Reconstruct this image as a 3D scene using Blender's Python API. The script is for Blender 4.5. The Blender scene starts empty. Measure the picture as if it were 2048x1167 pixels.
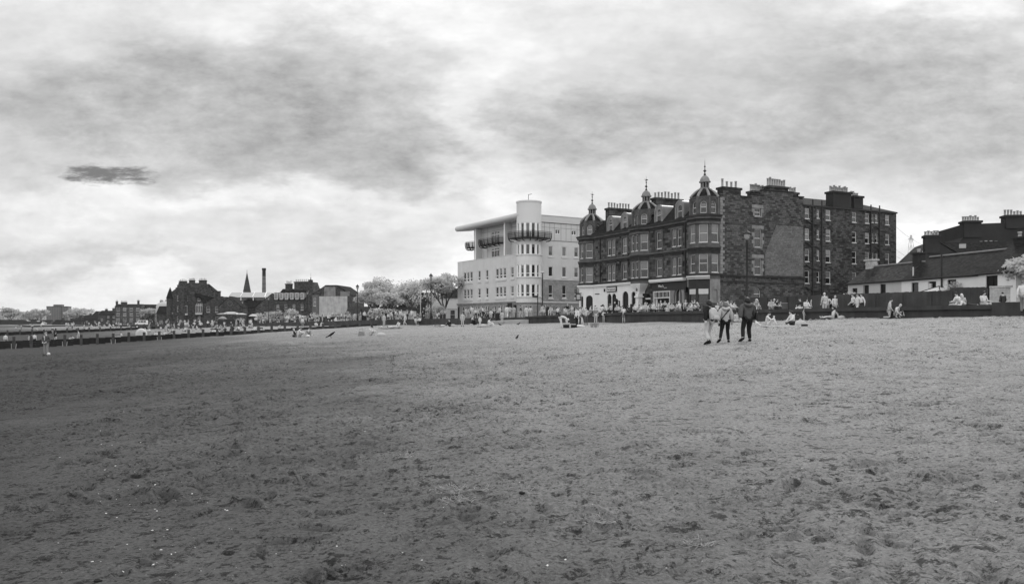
import bpy, bmesh, math, random
import numpy as np
from mathutils import Vector, Matrix, Euler
R = math.radians
PI = math.pi
SC = bpy.context.scene
COL = SC.collection
F, HZ, CAMZ = 1600.0, 645.0, 1.6          # focal length in photo pixels, horizon row, eye height
rng = random.Random(11)

# ------------------------------------------------------------------ mesh helpers
class MB:
    """collects faces with a material slot each; build() links them as ONE mesh object with metre UVs"""
    def __init__(s): s.v = []; s.f = []; s.m = []
    def face(s, pts, m=0):
        i = len(s.v); s.v += [tuple(p) for p in pts]; s.f.append(tuple(range(i, i+len(pts)))); s.m.append(m)
    def mesh(s, verts, faces, m=0):
        i = len(s.v); s.v += [tuple(p) for p in verts]
        for f in faces: s.f.append(tuple(i+k for k in f)); s.m.append(m)
    def box(s, x0, x1, y0, y1, z0, z1, m=0):
        v = [(x0,y0,z0),(x1,y0,z0),(x1,y1,z0),(x0,y1,z0),(x0,y0,z1),(x1,y0,z1),(x1,y1,z1),(x0,y1,z1)]
        s.mesh(v, [(0,3,2,1),(4,5,6,7),(0,1,5,4),(1,2,6,5),(2,3,7,6),(3,0,4,7)], m)
    def obox(s, c, u, hu, hv, z0, z1, m=0):
        """upright box round c=(x,y), half length hu along the unit direction u, half width hv"""
        ux, uy = u; vx, vy = -uy, ux
        q = [(c[0]+a*hu*ux+b*hv*vx, c[1]+a*hu*uy+b*hv*vy) for a, b in ((-1,-1),(1,-1),(1,1),(-1,1))]
        s.prism(q, z0, z1, m)
    def prism(s, poly, z0, z1, m=0, cap=True):
        n = len(poly); zz0 = z0 if hasattr(z0, '__len__') else [z0]*n; zz1 = z1 if hasattr(z1, '__len__') else [z1]*n
        v = [(p[0],p[1],zz0[i]) for i, p in enumerate(poly)] + [(p[0],p[1],zz1[i]) for i, p in enumerate(poly)]
        f = [(i,(i+1)%n,n+(i+1)%n,n+i) for i in range(n)]
        if cap: f += [tuple(range(n-1,-1,-1)), tuple(range(n,2*n))]
        s.mesh(v, f, m)
    def tube(s, pts, r, n=6, m=0, cap=True):
        pts = [Vector(p) for p in pts]; rr = r if hasattr(r, '__len__') else [r]*len(pts)
        v = []; f = []; k = len(pts); up = None
        for i, p in enumerate(pts):
            d = (pts[min(i+1,k-1)]-pts[max(i-1,0)])
            d = d.normalized() if d.length > 1e-9 else Vector((0,0,1))
            if up is None:
                up = Vector((1,0,0)) if abs(d.z) > .8 else Vector((0,0,1))
            a = d.cross(up)
            if a.length < 1e-6: a = d.cross(Vector((.3,.8,.5)))
            a.normalize(); b = d.cross(a); up = a.cross(d) if a.cross(d).length > 1e-6 else up
            for j in range(n):
                t = 2*PI*j/n; v.append(p+(a*math.cos(t)+b*math.sin(t))*rr[i])
        for i in range(k-1):
            for j in range(n):
                f.append((i*n+j, i*n+(j+1)%n, (i+1)*n+(j+1)%n, (i+1)*n+j))
        if cap: f.append(tuple(range(n-1,-1,-1))); f.append(tuple(range((k-1)*n, k*n)))
        s.mesh(v, f, m)
    def lathe(s, prof, cx=0, cy=0, n=16, m=0, a0=0):
        v = []; f = []
        for r, z in prof:
            for j in range(n):
                t = a0+2*PI*j/n; v.append((cx+r*math.cos(t), cy+r*math.sin(t), z))
        for i in range(len(prof)-1):
            for j in range(n):
                f.append((i*n+j, i*n+(j+1)%n, (i+1)*n+(j+1)%n, (i+1)*n+j))
        f.append(tuple(range(n-1,-1,-1))); f.append(tuple(range((len(prof)-1)*n, len(prof)*n)))
        s.mesh(v, f, m)
    def ball(s, c, rx, ry=None, rz=None, n=8, m=0):
        ry = ry or rx; rz = rz or rx; v = []; f = []; k = n//2+1
        for i in range(k+1):
            a = -PI/2+PI*i/k
            for j in range(n):
                t = 2*PI*j/n
                v.append((c[0]+rx*math.cos(a)*math.cos(t), c[1]+ry*math.cos(a)*math.sin(t), c[2]+rz*math.sin(a)))
        for i in range(k):
            for j in range(n):
                f.append((i*n+j, i*n+(j+1)%n, (i+1)*n+(j+1)%n, (i+1)*n+j))
        s.mesh(v, f, m)
    def data(s, name, mats, smooth=False):
        me = bpy.data.meshes.new(name); me.from_pydata([tuple(p) for p in s.v], [], s.f)
        for m in mats: me.materials.append(m)
        for p, k in zip(me.polygons, s.m): p.material_index = k; p.use_smooth = smooth
        uv = me.uv_layers.new(name='metres').data
        for p in me.polygons:
            n = p.normal
            for li in p.loop_indices:
                c = me.vertices[me.loops[li].vertex_index].co
                if abs(n.z) > .9: uv[li].uv = (c.x, c.y)
                else:
                    h = math.hypot(n.x, n.y) or 1
                    uv[li].uv = ((-n.y*c.x+n.x*c.y)/h, c.z/h)
        return me
    def build(s, name, mats, parent=None, smooth=False, loc=None, rz=0):
        if not isinstance(mats, (list, tuple)): mats = [mats]
        return link(name, s.data(name, mats, smooth), parent, loc, rz)

def link(name, data, parent=None, loc=None, rz=0):
    o = bpy.data.objects.new(name, data); COL.objects.link(o)
    if parent is not None: o.parent = parent
    if loc is not None: o.location = loc
    if rz: o.rotation_euler = (0,0,rz)
    return o
def tag(o, label=None, cat=None, group=None, kind=None):
    if label: o['label'] = label
    if cat: o['category'] = cat
    if group: o['group'] = group
    if kind: o['kind'] = kind
    return o
def empty(name, loc, rz, label, cat, group=None):
    o = link(name, None, None, loc, rz); o.empty_display_size = .3
    return tag(o, label, cat, group)
def kids(o): return [c for c in bpy.data.objects if c.parent == o]
def copy_tree(o, parent=None, _ch=None):
    c = o.copy(); COL.objects.link(c)
    if parent is not None: c.parent = parent
    for ch in (list(o.children)): copy_tree(ch, c)
    return c

# ------------------------------------------------------------------ materials (an infrared picture: everything is grey)
MATS = {}
def M(name, g, var=.12, scale=3.0, rough=.8, bump=0.0, bscale=None, spec=.3, sub=0):
    if name in MATS: return MATS[name]
    m = bpy.data.materials.new(name); m.use_nodes = True; MATS[name] = m
    nt = m.node_tree; N = nt.nodes; L = nt.links; b = N['Principled BSDF']
    b.inputs['Roughness'].default_value = rough; b.inputs['Specular IOR Level'].default_value = spec
    tc = N.new('ShaderNodeTexCoord'); no = N.new('ShaderNodeTexNoise'); no.inputs['Scale'].default_value = scale
    no.inputs['Detail'].default_value = 5; no.inputs['Roughness'].default_value = .65
    L.new(tc.outputs['Object'], no.inputs['Vector'])
    r = N.new('ShaderNodeMapRange'); r.inputs[1].default_value = .3; r.inputs[2].default_value = .7
    r.inputs[3].default_value = g*(1-var); r.inputs[4].default_value = g*(1+var); L.new(no.outputs['Fac'], r.inputs[0])
    L.new(r.outputs[0], b.inputs['Base Color'])
    if bump:
        n2 = N.new('ShaderNodeTexNoise'); n2.inputs['Scale'].default_value = bscale or scale*6; n2.inputs['Detail'].default_value = 4
        L.new(tc.outputs['Object'], n2.inputs['Vector'])
        bp = N.new('ShaderNodeBump'); bp.inputs['Strength'].default_value = bump; bp.inputs['Distance'].default_value = .03
        L.new(n2.outputs['Fac'], bp.inputs['Height']); L.new(bp.outputs[0], b.inputs['Normal'])
    if sub:
        tr = N.new('ShaderNodeBsdfTranslucent'); L.new(r.outputs[0], tr.inputs['Color'])
        mx = N.new('ShaderNodeMixShader'); mx.inputs[0].default_value = sub
        L.new(b.outputs[0], mx.inputs[1]); L.new(tr.outputs[0], mx.inputs[2]); L.new(mx.outputs[0], N['Material Output'].inputs[0])
    return m
def STONE(name, lo, hi, bw, bh, mortar, morcol, weather=.35, wscale=.35, bump=.5):
    """coursed masonry on the metre UVs: each block its own shade, a slow weathering noise over it"""
    m = bpy.data.materials.new(name); m.use_nodes = True; MATS[name] = m
    nt = m.node_tree; N = nt.nodes; L = nt.links; b = N['Principled BSDF']
    b.inputs['Roughness'].default_value = .95; b.inputs['Specular IOR Level'].default_value = .06
    uv = N.new('ShaderNodeUVMap'); uv.uv_map = 'metres'
    wob = N.new('ShaderNodeTexNoise'); wob.inputs['Scale'].default_value = 2.2; L.new(uv.outputs[0], wob.inputs['Vector'])
    wa = N.new('ShaderNodeMixRGB'); wa.blend_type = 'LINEAR_LIGHT'; wa.inputs[0].default_value = .018
    L.new(uv.outputs[0], wa.inputs[1]); L.new(wob.outputs['Color'], wa.inputs[2])
    br = N.new('ShaderNodeTexBrick'); br.inputs['Scale'].default_value = 1; br.inputs['Brick Width'].default_value = bw
    br.inputs['Row Height'].default_value = bh; br.inputs['Mortar Size'].default_value = mortar; br.inputs['Mortar Smooth'].default_value = .3
    br.offset = .5; br.squash = .7; br.squash_frequency = 3
    br.inputs['Color1'].default_value = (lo,lo,lo,1); br.inputs['Color2'].default_value = (hi,hi,hi,1)
    br.inputs['Mortar'].default_value = (morcol,morcol,morcol,1); L.new(wa.outputs[0], br.inputs['Vector'])
    no = N.new('ShaderNodeTexNoise'); no.inputs['Scale'].default_value = wscale; no.inputs['Detail'].default_value = 8
    no.inputs['Roughness'].default_value = .7; L.new(uv.outputs[0], no.inputs['Vector'])
    r = N.new('ShaderNodeMapRange'); r.inputs[1].default_value = .3; r.inputs[2].default_value = .7
    r.inputs[3].default_value = 1-weather; r.inputs[4].default_value = 1+weather; L.new(no.outputs['Fac'], r.inputs[0])
    n3 = N.new('ShaderNodeTexNoise'); n3.inputs['Scale'].default_value = 6; n3.inputs['Detail'].default_value = 4; L.new(uv.outputs[0], n3.inputs['Vector'])
    r3 = N.new('ShaderNodeMapRange'); r3.inputs[1].default_value = .3; r3.inputs[2].default_value = .7; r3.inputs[3].default_value = .82; r3.inputs[4].default_value = 1.18
    L.new(n3.outputs['Fac'], r3.inputs[0])
    mm = N.new('ShaderNodeMath'); mm.operation = 'MULTIPLY'; L.new(r.outputs[0], mm.inputs[0]); L.new(r3.outputs[0], mm.inputs[1])
    mu = N.new('ShaderNodeMixRGB'); mu.blend_type = 'MULTIPLY'; mu.inputs[0].default_value = 1
    L.new(br.outputs['Color'], mu.inputs[1]); L.new(mm.outputs[0], mu.inputs[2]); L.new(mu.outputs[0], b.inputs['Base Color'])
    bp = N.new('ShaderNodeBump'); bp.inputs['Strength'].default_value = bump; bp.inputs['Distance'].default_value = .02
    L.new(mu.outputs[0], bp.inputs['Height']); L.new(bp.outputs[0], b.inputs['Normal'])
    return m
def streaked(name, g, var=.25):
    """render or concrete with vertical run-off streaks"""
    m = bpy.data.materials.new(name); m.use_nodes = True; MATS[name] = m
    nt = m.node_tree; N = nt.nodes; L = nt.links; b = N['Principled BSDF']; b.inputs['Roughness'].default_value = .85
    b.inputs['Specular IOR Level'].default_value = .2
    uv = N.new('ShaderNodeUVMap'); uv.uv_map = 'metres'
    mp = N.new('ShaderNodeMapping'); mp.inputs['Scale'].default_value = (2.2,.18,1); L.new(uv.outputs[0], mp.inputs[0])
    no = N.new('ShaderNodeTexNoise'); no.inputs['Scale'].default_value = 1; no.inputs['Detail'].default_value = 6; no.inputs['Roughness'].default_value = .7
    L.new(mp.outputs[0], no.inputs['Vector'])
    n2 = N.new('ShaderNodeTexNoise'); n2.inputs['Scale'].default_value = .8; n2.inputs['Detail'].default_value = 7; L.new(uv.outputs[0], n2.inputs['Vector'])
    ad = N.new('ShaderNodeMath'); ad.operation = 'ADD'; L.new(no.outputs['Fac'], ad.inputs[0]); L.new(n2.outputs['Fac'], ad.inputs[1])
    r = N.new('ShaderNodeMapRange'); r.inputs[1].default_value = .7; r.inputs[2].default_value = 1.3
    r.inputs[3].default_value = g*(1-var); r.inputs[4].default_value = g*(1+var); L.new(ad.outputs[0], r.inputs[0])
    L.new(r.outputs[0], b.inputs['Base Color']); return m

M_ASHLAR = STONE('weathered_ashlar', .018, .125, .62, .3, .012, .02)
M_RUBBLE = STONE('coursed_rubble', .038, .12, .5, .21, .014, .03, .2)
M_RUBDK = STONE('dark_rubble', .03, .1, .5, .21, .014, .02, .22)
M_SCAR = STONE('pale_patched_masonry', .11, .165, .42, .2, .012, .085, .22)
M_DRESS = M('dressed_sandstone', .092, .4, 1.2, .9, .2)
M_DRESSP = M('pale_dressed_sandstone', .2, .35, 1.4, .9, .2)
M_SOOT = M('sooty_cornice_stone', .03, .5, 1.0, .9, .2)
M_PAINTW = M('white_wall_paint', .68, .05, .8, .7)
M_RENDER = streaked('pale_wall_render', .54, .09)
M_RENDERS = streaked('smooth_pale_render', .6, .08)
M_PANEL = M('pale_cladding_panel', .5, .04, .5, .5)
M_JOINT = M('shadow_gap_joint', .1, .1)
M_GREYST = STONE('grey_sandstone_cladding', .23, .32, .6, .3, .008, .18, .12)
M_SLATE = STONE('slate_roofing', .01, .03, .25, .16, .01, .01, .3)
M_SLATEP = STONE('pale_slate_roofing', .018, .05, .28, .18, .01, .02, .3)
M_DARKR = M('dark_painted_render', .028, .25, .6, .9)
M_COTT = streaked('cottage_limewash', .42, .06)
M_COTT2 = M('cottage_white_paint', .66, .05, .8, .8)
M_WHITE = M('white_window_paint', .5, .06, 2, .5)
M_WHITE2 = M('white_metal_frame', .8, .04, 2, .4)
M_GLASS = M('window_glass', .018, .5, .35, .08, spec=.6)
M_GLASSB = M('window_blind_glass', .14, .3, .4, .12, spec=.6); M_GLASSC = M('curtained_glass', .05, .5, .5, .1, spec=.6)
M_BLACK = M('black_paint', .008, .3, 2, .5)
M_IRON = M('dark_iron', .02, .3, 4, .5)
M_LEAD = M('grey_lead_sheet', .2, .3, 1.2, .5)
M_POT = M('buff_chimney_pot', .35, .25, 2, .8)
M_CONC = streaked('seawall_concrete', .048, .4)
M_CONCP = M('pale_concrete', .3, .15, .8, .9, .2)
M_FENCE = streaked('dark_stained_fence', .05, .35)
M_TIMBER = M('wet_groyne_timber', .012, .4, 2, .8, .3)
M_TIMBERP = M('weathered_post_timber', .06, .4, 3, .9, .3)
M_PALEST = STONE('limewashed_garden_wall', .36, .46, .5, .25, .01, .3, .25)
M_METAL = M('grey_metal', .2, .1, 2, .4)
M_PAVE = M('promenade_paving', .2, .15, .6, .9, .1)
M_LAND = M('dull_ground', .12, .3, .05, .95)
M_LEAF = M('infrared_pale_leaf', .5, .3, .6, .7, sub=.36)
M_LEAF2 = M('grey_leaf', .4, .35, .6, .7, sub=.4)
M_LEAF3 = M('dark_needle_leaf', .09, .4, .6, .8, sub=.15)
M_BARK = M('dark_bark', .07, .4, 3, .95, .3)
M_SHELL = M('bleached_shell', .66, .4, 14, .5)
M_WEED = M('dried_seaweed', .26, .6, 9, .8)
# people
M_SKIN = M('infrared_skin', .5, .05, 6, .6)
M_SKIN2 = M('tanned_skin', .42, .06, 6, .6)
C_WHITE = M('white_cotton', .58, .05, 8, .8); C_PALE = M('pale_cloth', .42, .1, 8, .85); C_GREY = M('mid_grey_cloth', .22, .15, 8, .85)
C_DARK = M('dark_cloth', .03, .3, 8, .85); C_BLACK = M('black_cloth', .01, .3, 8, .85); C_CHAR = M('charcoal_jacket', .07, .2, 8, .8)
H_DARK = M('dark_hair', .015, .4, 20, .6); H_GREY = M('grey_hair', .12, .3, 20, .6); H_FAIR = M('fair_hair', .4, .2, 20, .6)
C_LEATH = M('black_leather', .012, .3, 8, .45)
# ------------------------------------------------------------------ the lie of the land
PTS = [(0,0,0),(5,5,.26),(-5,5,-.16),(-10,20,-.22),(10,20,.7),(8.5,31,.78),(-33,57,-.78),(29,46,1.98),(24,56.7,1.92),(16.9,71.8,1.69),
 (11.6,83,1.66),(2.25,103,1.55),(-66.6,104,-1.84),(-49.5,113,-.84),(-37.9,119.5,0),(-31,122,.6),(-21.6,128,1.2),(-20,76,.3),(-14,80,.4),
 (-5.6,90,1.1),(7,76,1.34),(18,54,1.43),(-121,190,-1.7),(-105,230,-.3),(-60,180,.85),(-125,262,.3),(-260,430,-.8),(-300,300,-2.2),
 (-60,40,-2.0),(-100,100,-2.4),(-20,10,-.85),(30,20,1.5),(40,5,1.8),(-20,-20,-1.2),(20,-20,.7),(0,40,.5),(-300,80,-2.4),(-500,600,-2.2)]
_P = np.array(PTS, float); _n = len(_P)
def _phi(d2): return np.where(d2 > 1e-9, .5*d2*np.log(np.maximum(d2,1e-9)), 0)
_d2 = ((_P[:,None,:2]-_P[None,:,:2])**2).sum(-1)
_A = np.zeros((_n+3,_n+3)); _A[:_n,:_n] = _phi(_d2)+np.eye(_n)*40; _A[:_n,_n] = 1; _A[:_n,_n+1:] = _P[:,:2]; _A[_n:,:_n] = _A[:_n,_n:].T
_w = np.linalg.solve(_A, np.concatenate([_P[:,2],[0,0,0]]))
PROM = [(75,-40),(47,10),(29.6,44.7),(2.25,102.9),(-20,126),(-60,180),(-125,262),(-260,430),(-560,900),(-1500,2600)]
_py = np.array([p[1] for p in PROM]); _px = np.array([p[0] for p in PROM])
def xline(Y): return np.interp(Y, _py, _px)
_ly = [-50,115,130,150,180,262,430,900,3000]; _lz = [2.2,2.2,1.9,1.7,1.3,.8,.1,-.2,-.2]
def landz(Y): return float(np.interp(Y, _ly, _lz))
def beach(X, Y):
    X = np.asarray(X,float); Y = np.asarray(Y,float); z = np.full(X.shape, _w[_n])+_w[_n+1]*X+_w[_n+2]*Y
    for i in range(_n): z = z+_w[i]*_phi((X-_P[i,0])**2+(Y-_P[i,1])**2)
    z = np.clip(z, -2.35, 2.1)
    lz = np.interp(Y, _ly, _lz); ins = X-xline(Y)
    return np.where(ins > .4, np.minimum(z, lz-.35)-np.clip((ins-.4)*.5,0,1.5), np.minimum(z, lz-.12))
def bz(X, Y): return float(beach(np.array([X]), np.array([Y]))[0])
def foot(px, v):
    """the point of the beach seen at photo pixel (px, v): walk out along the sight line until it meets the sand"""
    a, b = (px-1024)/F, (HZ-v)/F; Y = 4.0
    for _ in range(4000):
        if CAMZ+b*Y <= bz(a*Y, Y)+.0 or a*Y > xline(Y)-.75: break
        Y += .1 if Y < 60 else .25
        if Y > 150: break
    return a*Y, Y
def at(px, Y): return (px-1024)/F*Y

# value noise in numpy
def vnoise(x, y, seed):
    g = np.random.RandomState(seed).rand(256,256).astype(np.float32)
    xi = np.floor(x).astype(np.int64); yi = np.floor(y).astype(np.int64); fx = (x-xi).astype(np.float32); fy = (y-yi).astype(np.float32)
    fx = fx*fx*(3-2*fx); fy = fy*fy*(3-2*fy)
    a = g[yi & 255, xi & 255]; b = g[yi & 255, (xi+1) & 255]; c = g[(yi+1) & 255, xi & 255]; d = g[(yi+1) & 255, (xi+1) & 255]
    return (a*(1-fx)+b*fx)*(1-fy)+(c*(1-fx)+d*fx)*fy
def grid_mesh(name, X, Y, Z, mat):
    nr, nc = X.shape; co = np.stack([X,Y,Z],-1).reshape(-1,3).astype(np.float32)
    me = bpy.data.meshes.new(name); me.vertices.add(len(co)); me.vertices.foreach_set('co', co.ravel())
    i = np.arange(nr*nc).reshape(nr,nc); q = np.stack([i[:-1,:-1],i[:-1,1:],i[1:,1:],i[1:,:-1]],-1).reshape(-1,4).astype(np.int32)
    me.loops.add(q.size); me.loops.foreach_set('vertex_index', q.ravel()); me.polygons.add(len(q))
    me.polygons.foreach_set('loop_start', np.arange(0,q.size,4,dtype=np.int32)); me.update(calc_edges=True)
    me.polygons.foreach_set('use_smooth', np.ones(len(q),bool)); me.materials.append(mat); me.validate()
    return link(name, me)

def sand_material():
    m = bpy.data.materials.new('beach_sand'); m.use_nodes = True; nt = m.node_tree; N = nt.nodes; L = nt.links; b = N['Principled BSDF']
    b.inputs['Roughness'].default_value = .95; b.inputs['Specular IOR Level'].default_value = .1
    ge = N.new('ShaderNodeNewGeometry'); sx = N.new('ShaderNodeSeparateXYZ'); L.new(ge.outputs['Position'], sx.inputs[0])
    def noise(sc, det, rough=.6):
        n = N.new('ShaderNodeTexNoise'); n.inputs['Scale'].default_value = sc; n.inputs['Detail'].default_value = det; n.inputs['Roughness'].default_value = rough
        L.new(ge.outputs['Position'], n.inputs['Vector']); return n.outputs['Fac']
    def mr(x, a, b_, c, d):
        r = N.new('ShaderNodeMapRange'); r.inputs[1].default_value = a; r.inputs[2].default_value = b_; r.inputs[3].default_value = c; r.inputs[4].default_value = d
        L.new(x, r.inputs[0]); return r.outputs[0]
    def ma(op, x, y):
        q = N.new('ShaderNodeMath'); q.operation = op
        for k, s in enumerate((x, y)):
            if isinstance(s, (int,float)): q.inputs[k].default_value = s
            else: L.new(s, q.inputs[k])
        return q.outputs[0]
    # the sand dries out up the beach: height over the tide line, broken up by drying patches; the dark end also paints in lens vignetting
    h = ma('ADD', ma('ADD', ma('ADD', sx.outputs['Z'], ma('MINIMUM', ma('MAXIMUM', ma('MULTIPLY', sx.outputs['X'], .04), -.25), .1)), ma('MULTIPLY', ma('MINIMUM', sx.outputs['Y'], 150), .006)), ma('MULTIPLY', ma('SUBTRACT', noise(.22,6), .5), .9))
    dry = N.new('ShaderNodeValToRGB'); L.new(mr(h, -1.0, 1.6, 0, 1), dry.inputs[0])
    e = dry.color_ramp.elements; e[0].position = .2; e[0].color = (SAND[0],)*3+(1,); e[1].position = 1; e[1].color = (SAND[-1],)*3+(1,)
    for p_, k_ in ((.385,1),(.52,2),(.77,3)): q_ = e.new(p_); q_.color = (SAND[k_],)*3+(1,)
    g1 = mr(noise(1.3,9,.75), .3,.7,.82,1.18); g2 = mr(noise(30,8,.8), .35,.65,.6,1.4); g3 = mr(noise(160,2), .3,.7,.8,1.2)
    k = ma('MULTIPLY', ma('MULTIPLY', g1, g2), g3)
    # dark flecks: the shaded sides of small dents, painted into the sand colour
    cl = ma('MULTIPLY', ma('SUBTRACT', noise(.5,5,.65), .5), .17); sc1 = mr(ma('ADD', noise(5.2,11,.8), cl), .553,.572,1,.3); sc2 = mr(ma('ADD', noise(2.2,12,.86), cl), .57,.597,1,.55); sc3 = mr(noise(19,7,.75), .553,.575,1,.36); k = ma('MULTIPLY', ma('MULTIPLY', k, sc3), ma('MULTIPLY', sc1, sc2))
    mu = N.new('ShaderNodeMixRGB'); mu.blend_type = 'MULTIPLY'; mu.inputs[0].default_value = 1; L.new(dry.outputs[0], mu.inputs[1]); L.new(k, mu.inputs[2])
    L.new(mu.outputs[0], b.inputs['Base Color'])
    bp = N.new('ShaderNodeBump'); bp.inputs['Strength'].default_value = 1; bp.inputs['Distance'].default_value = .04
    L.new(ma('ADD', noise(9,10,.75), ma('MULTIPLY', noise(60,4), .25)), bp.inputs['Height']); L.new(bp.outputs[0], b.inputs['Normal'])
    return m

GRID = []
def settle():
    # set everything on the sand down on the trodden surface itself
    y, u, Z = GRID[0]
    for o in bpy.data.objects:
        if o.parent is not None or 'kind' in o or not o.get('category') or o['category'] in ('groyne','wall','kerb','shell','seaweed','pebble'): continue
        X, Y, z = o.location
        if not 10 < Y < 140 or X > xline(Y)-.3: continue
        b = bz(X,Y)
        if abs(z-b) > .25: continue
        i = min(len(y)-2, int(np.searchsorted(y,Y))); j = min(len(u)-2, int(np.searchsorted(u,X/Y)))
        o.location.z = z+float(Z[i-1:i+2,j-4:j+5].mean())-b
def build_ground():
    # fan of rows and columns, fine where one stands and coarse far away
    u = np.concatenate([np.linspace(-6,-1.4,24)[:-1], np.linspace(-1.4,-.72,120)[:-1], np.linspace(-.72,.72,1060), np.linspace(.72,1.4,120)[1:], np.linspace(1.4,3,10)[1:]])
    ys = [1.5]
    while ys[-1] < 48: ys.append(ys[-1]*1.0036)
    while ys[-1] < 160: ys.append(ys[-1]*1.009)
    while ys[-1] < 1500: ys.append(ys[-1]*1.03)
    y = np.array(ys); Y, U = np.meshgrid(y, u, indexing='ij'); X = U*Y
    Z = beach(X, Y)
    d = np.zeros_like(Z)
    wx = X+1.5*(vnoise(X*.3,Y*.3,1)-.5); wy = Y+1.5*(vnoise(X*.3+9,Y*.3,2)-.5)
    fade = np.clip(1.4-np.abs(U)*.6, 0, 1)*np.clip((190-Y)/60, 0, 1)
    d += .16*(vnoise(wx*.16,wy*.16,3)-.5)
    d += .07*(vnoise(wx*.55,wy*.55,4)-.5)
    churn = np.clip(vnoise(wx*.33+4,wy*.33,5)*1.6-.3, .15, 1)
    d += churn*.045*(np.abs(vnoise(wx*1.9,wy*1.9,6)-.5)*2-.5)
    d += churn*.035*(np.abs(vnoise(wx*4.3,wy*4.3,7)-.5)*2-.5)
    d += churn*.026*(vnoise(wx*10,wy*10,8)-.5)*np.clip((60-Y)/40,0,1)
    d += churn*.022*(vnoise(wx*24,wy*24,9)-.5)*np.clip((25-Y)/15,0,1)
    # footprints: little trodden dents with a pushed-up rim, most of them in beaten tracks
    rs = np.random.RandomState(5); n = 0; ly = math.log(1.0046)
    while n < 42000:
        yy = math.sqrt(rs.rand())*60+2.5; uu = rs.uniform(-.78,.78); xx = uu*yy
        if vnoise(np.array([xx*.33+4]), np.array([yy*.33]), 5)[0] < rs.rand()*.75: continue
        n += 1; a = rs.uniform(0,PI); sz = rs.choice((.34,.5,.7,1.0,1.4),p=(.3,.28,.24,.14,.04))*(.85+yy/50); L_ = rs.uniform(.09,.16)*sz; W_ = rs.uniform(.04,.07)*sz; dp = rs.uniform(.038,.07)*sz
        ex = L_*2.2; j0, j1 = np.searchsorted(u, (xx-ex)/yy), np.searchsorted(u, (xx+ex)/yy)
        i0, i1 = np.searchsorted(y, yy-ex), np.searchsorted(y, yy+ex)
        if j1 <= j0 or i1 <= i0: continue
        dx = X[i0:i1,j0:j1]-xx; dy = Y[i0:i1,j0:j1]-yy; c, s = math.cos(a), math.sin(a)
        r2 = ((dx*c+dy*s)/L_)**2+((-dx*s+dy*c)/W_)**2; r = np.sqrt(r2)
        d[i0:i1,j0:j1] += dp*(-np.exp(-r2*1.1)+.3*np.exp(-((r-1.6)/.45)**2))
    Z = Z+d*fade; GRID.append((y, u, Z))
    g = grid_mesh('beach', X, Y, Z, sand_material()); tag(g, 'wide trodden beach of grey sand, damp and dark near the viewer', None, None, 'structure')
    # land behind the promenade edge, one sheet out to the horizon
    yy = np.array([-40,10,44.7,60,80,102.9,115,126,150,180,220,262,340,430,900,2600,6000.]); off = np.array([0.15,4,12,40,120,400,1500,5000,9000.])
    Xl = xline(yy)[:,None]+off[None,:]; Yl = np.repeat(yy[:,None], len(off), 1); Zl = np.repeat(np.interp(yy,_ly,_lz)[:,None], len(off), 1)
    mb = MB()
    for i in range(len(yy)-1):
        for j in range(len(off)-1):
            mb.face([(Xl[i,j],Yl[i,j],Zl[i,j]),(Xl[i,j+1],Yl[i,j+1],Zl[i,j+1]),(Xl[i+1,j+1],Yl[i+1,j+1],Zl[i+1,j+1]),(Xl[i+1,j],Yl[i+1,j],Zl[i+1,j])], 0 if j < 3 else 1)
    tag(mb.build('ground', [M_PAVE, M_LAND]), None, None, None, 'structure')
    mb = MB(); mb.face([(-9000,-3000,-2.36),(9000,-3000,-2.36),(9000,9000,-2.36),(-9000,9000,-2.36)])
    tag(mb.build('sea', M('dark_sea_water', .03, .2, .02, .15, .3, .6, .5)), None, None, None, 'structure')
SAND = (.056,.108,.205,.265,.28)

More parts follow.
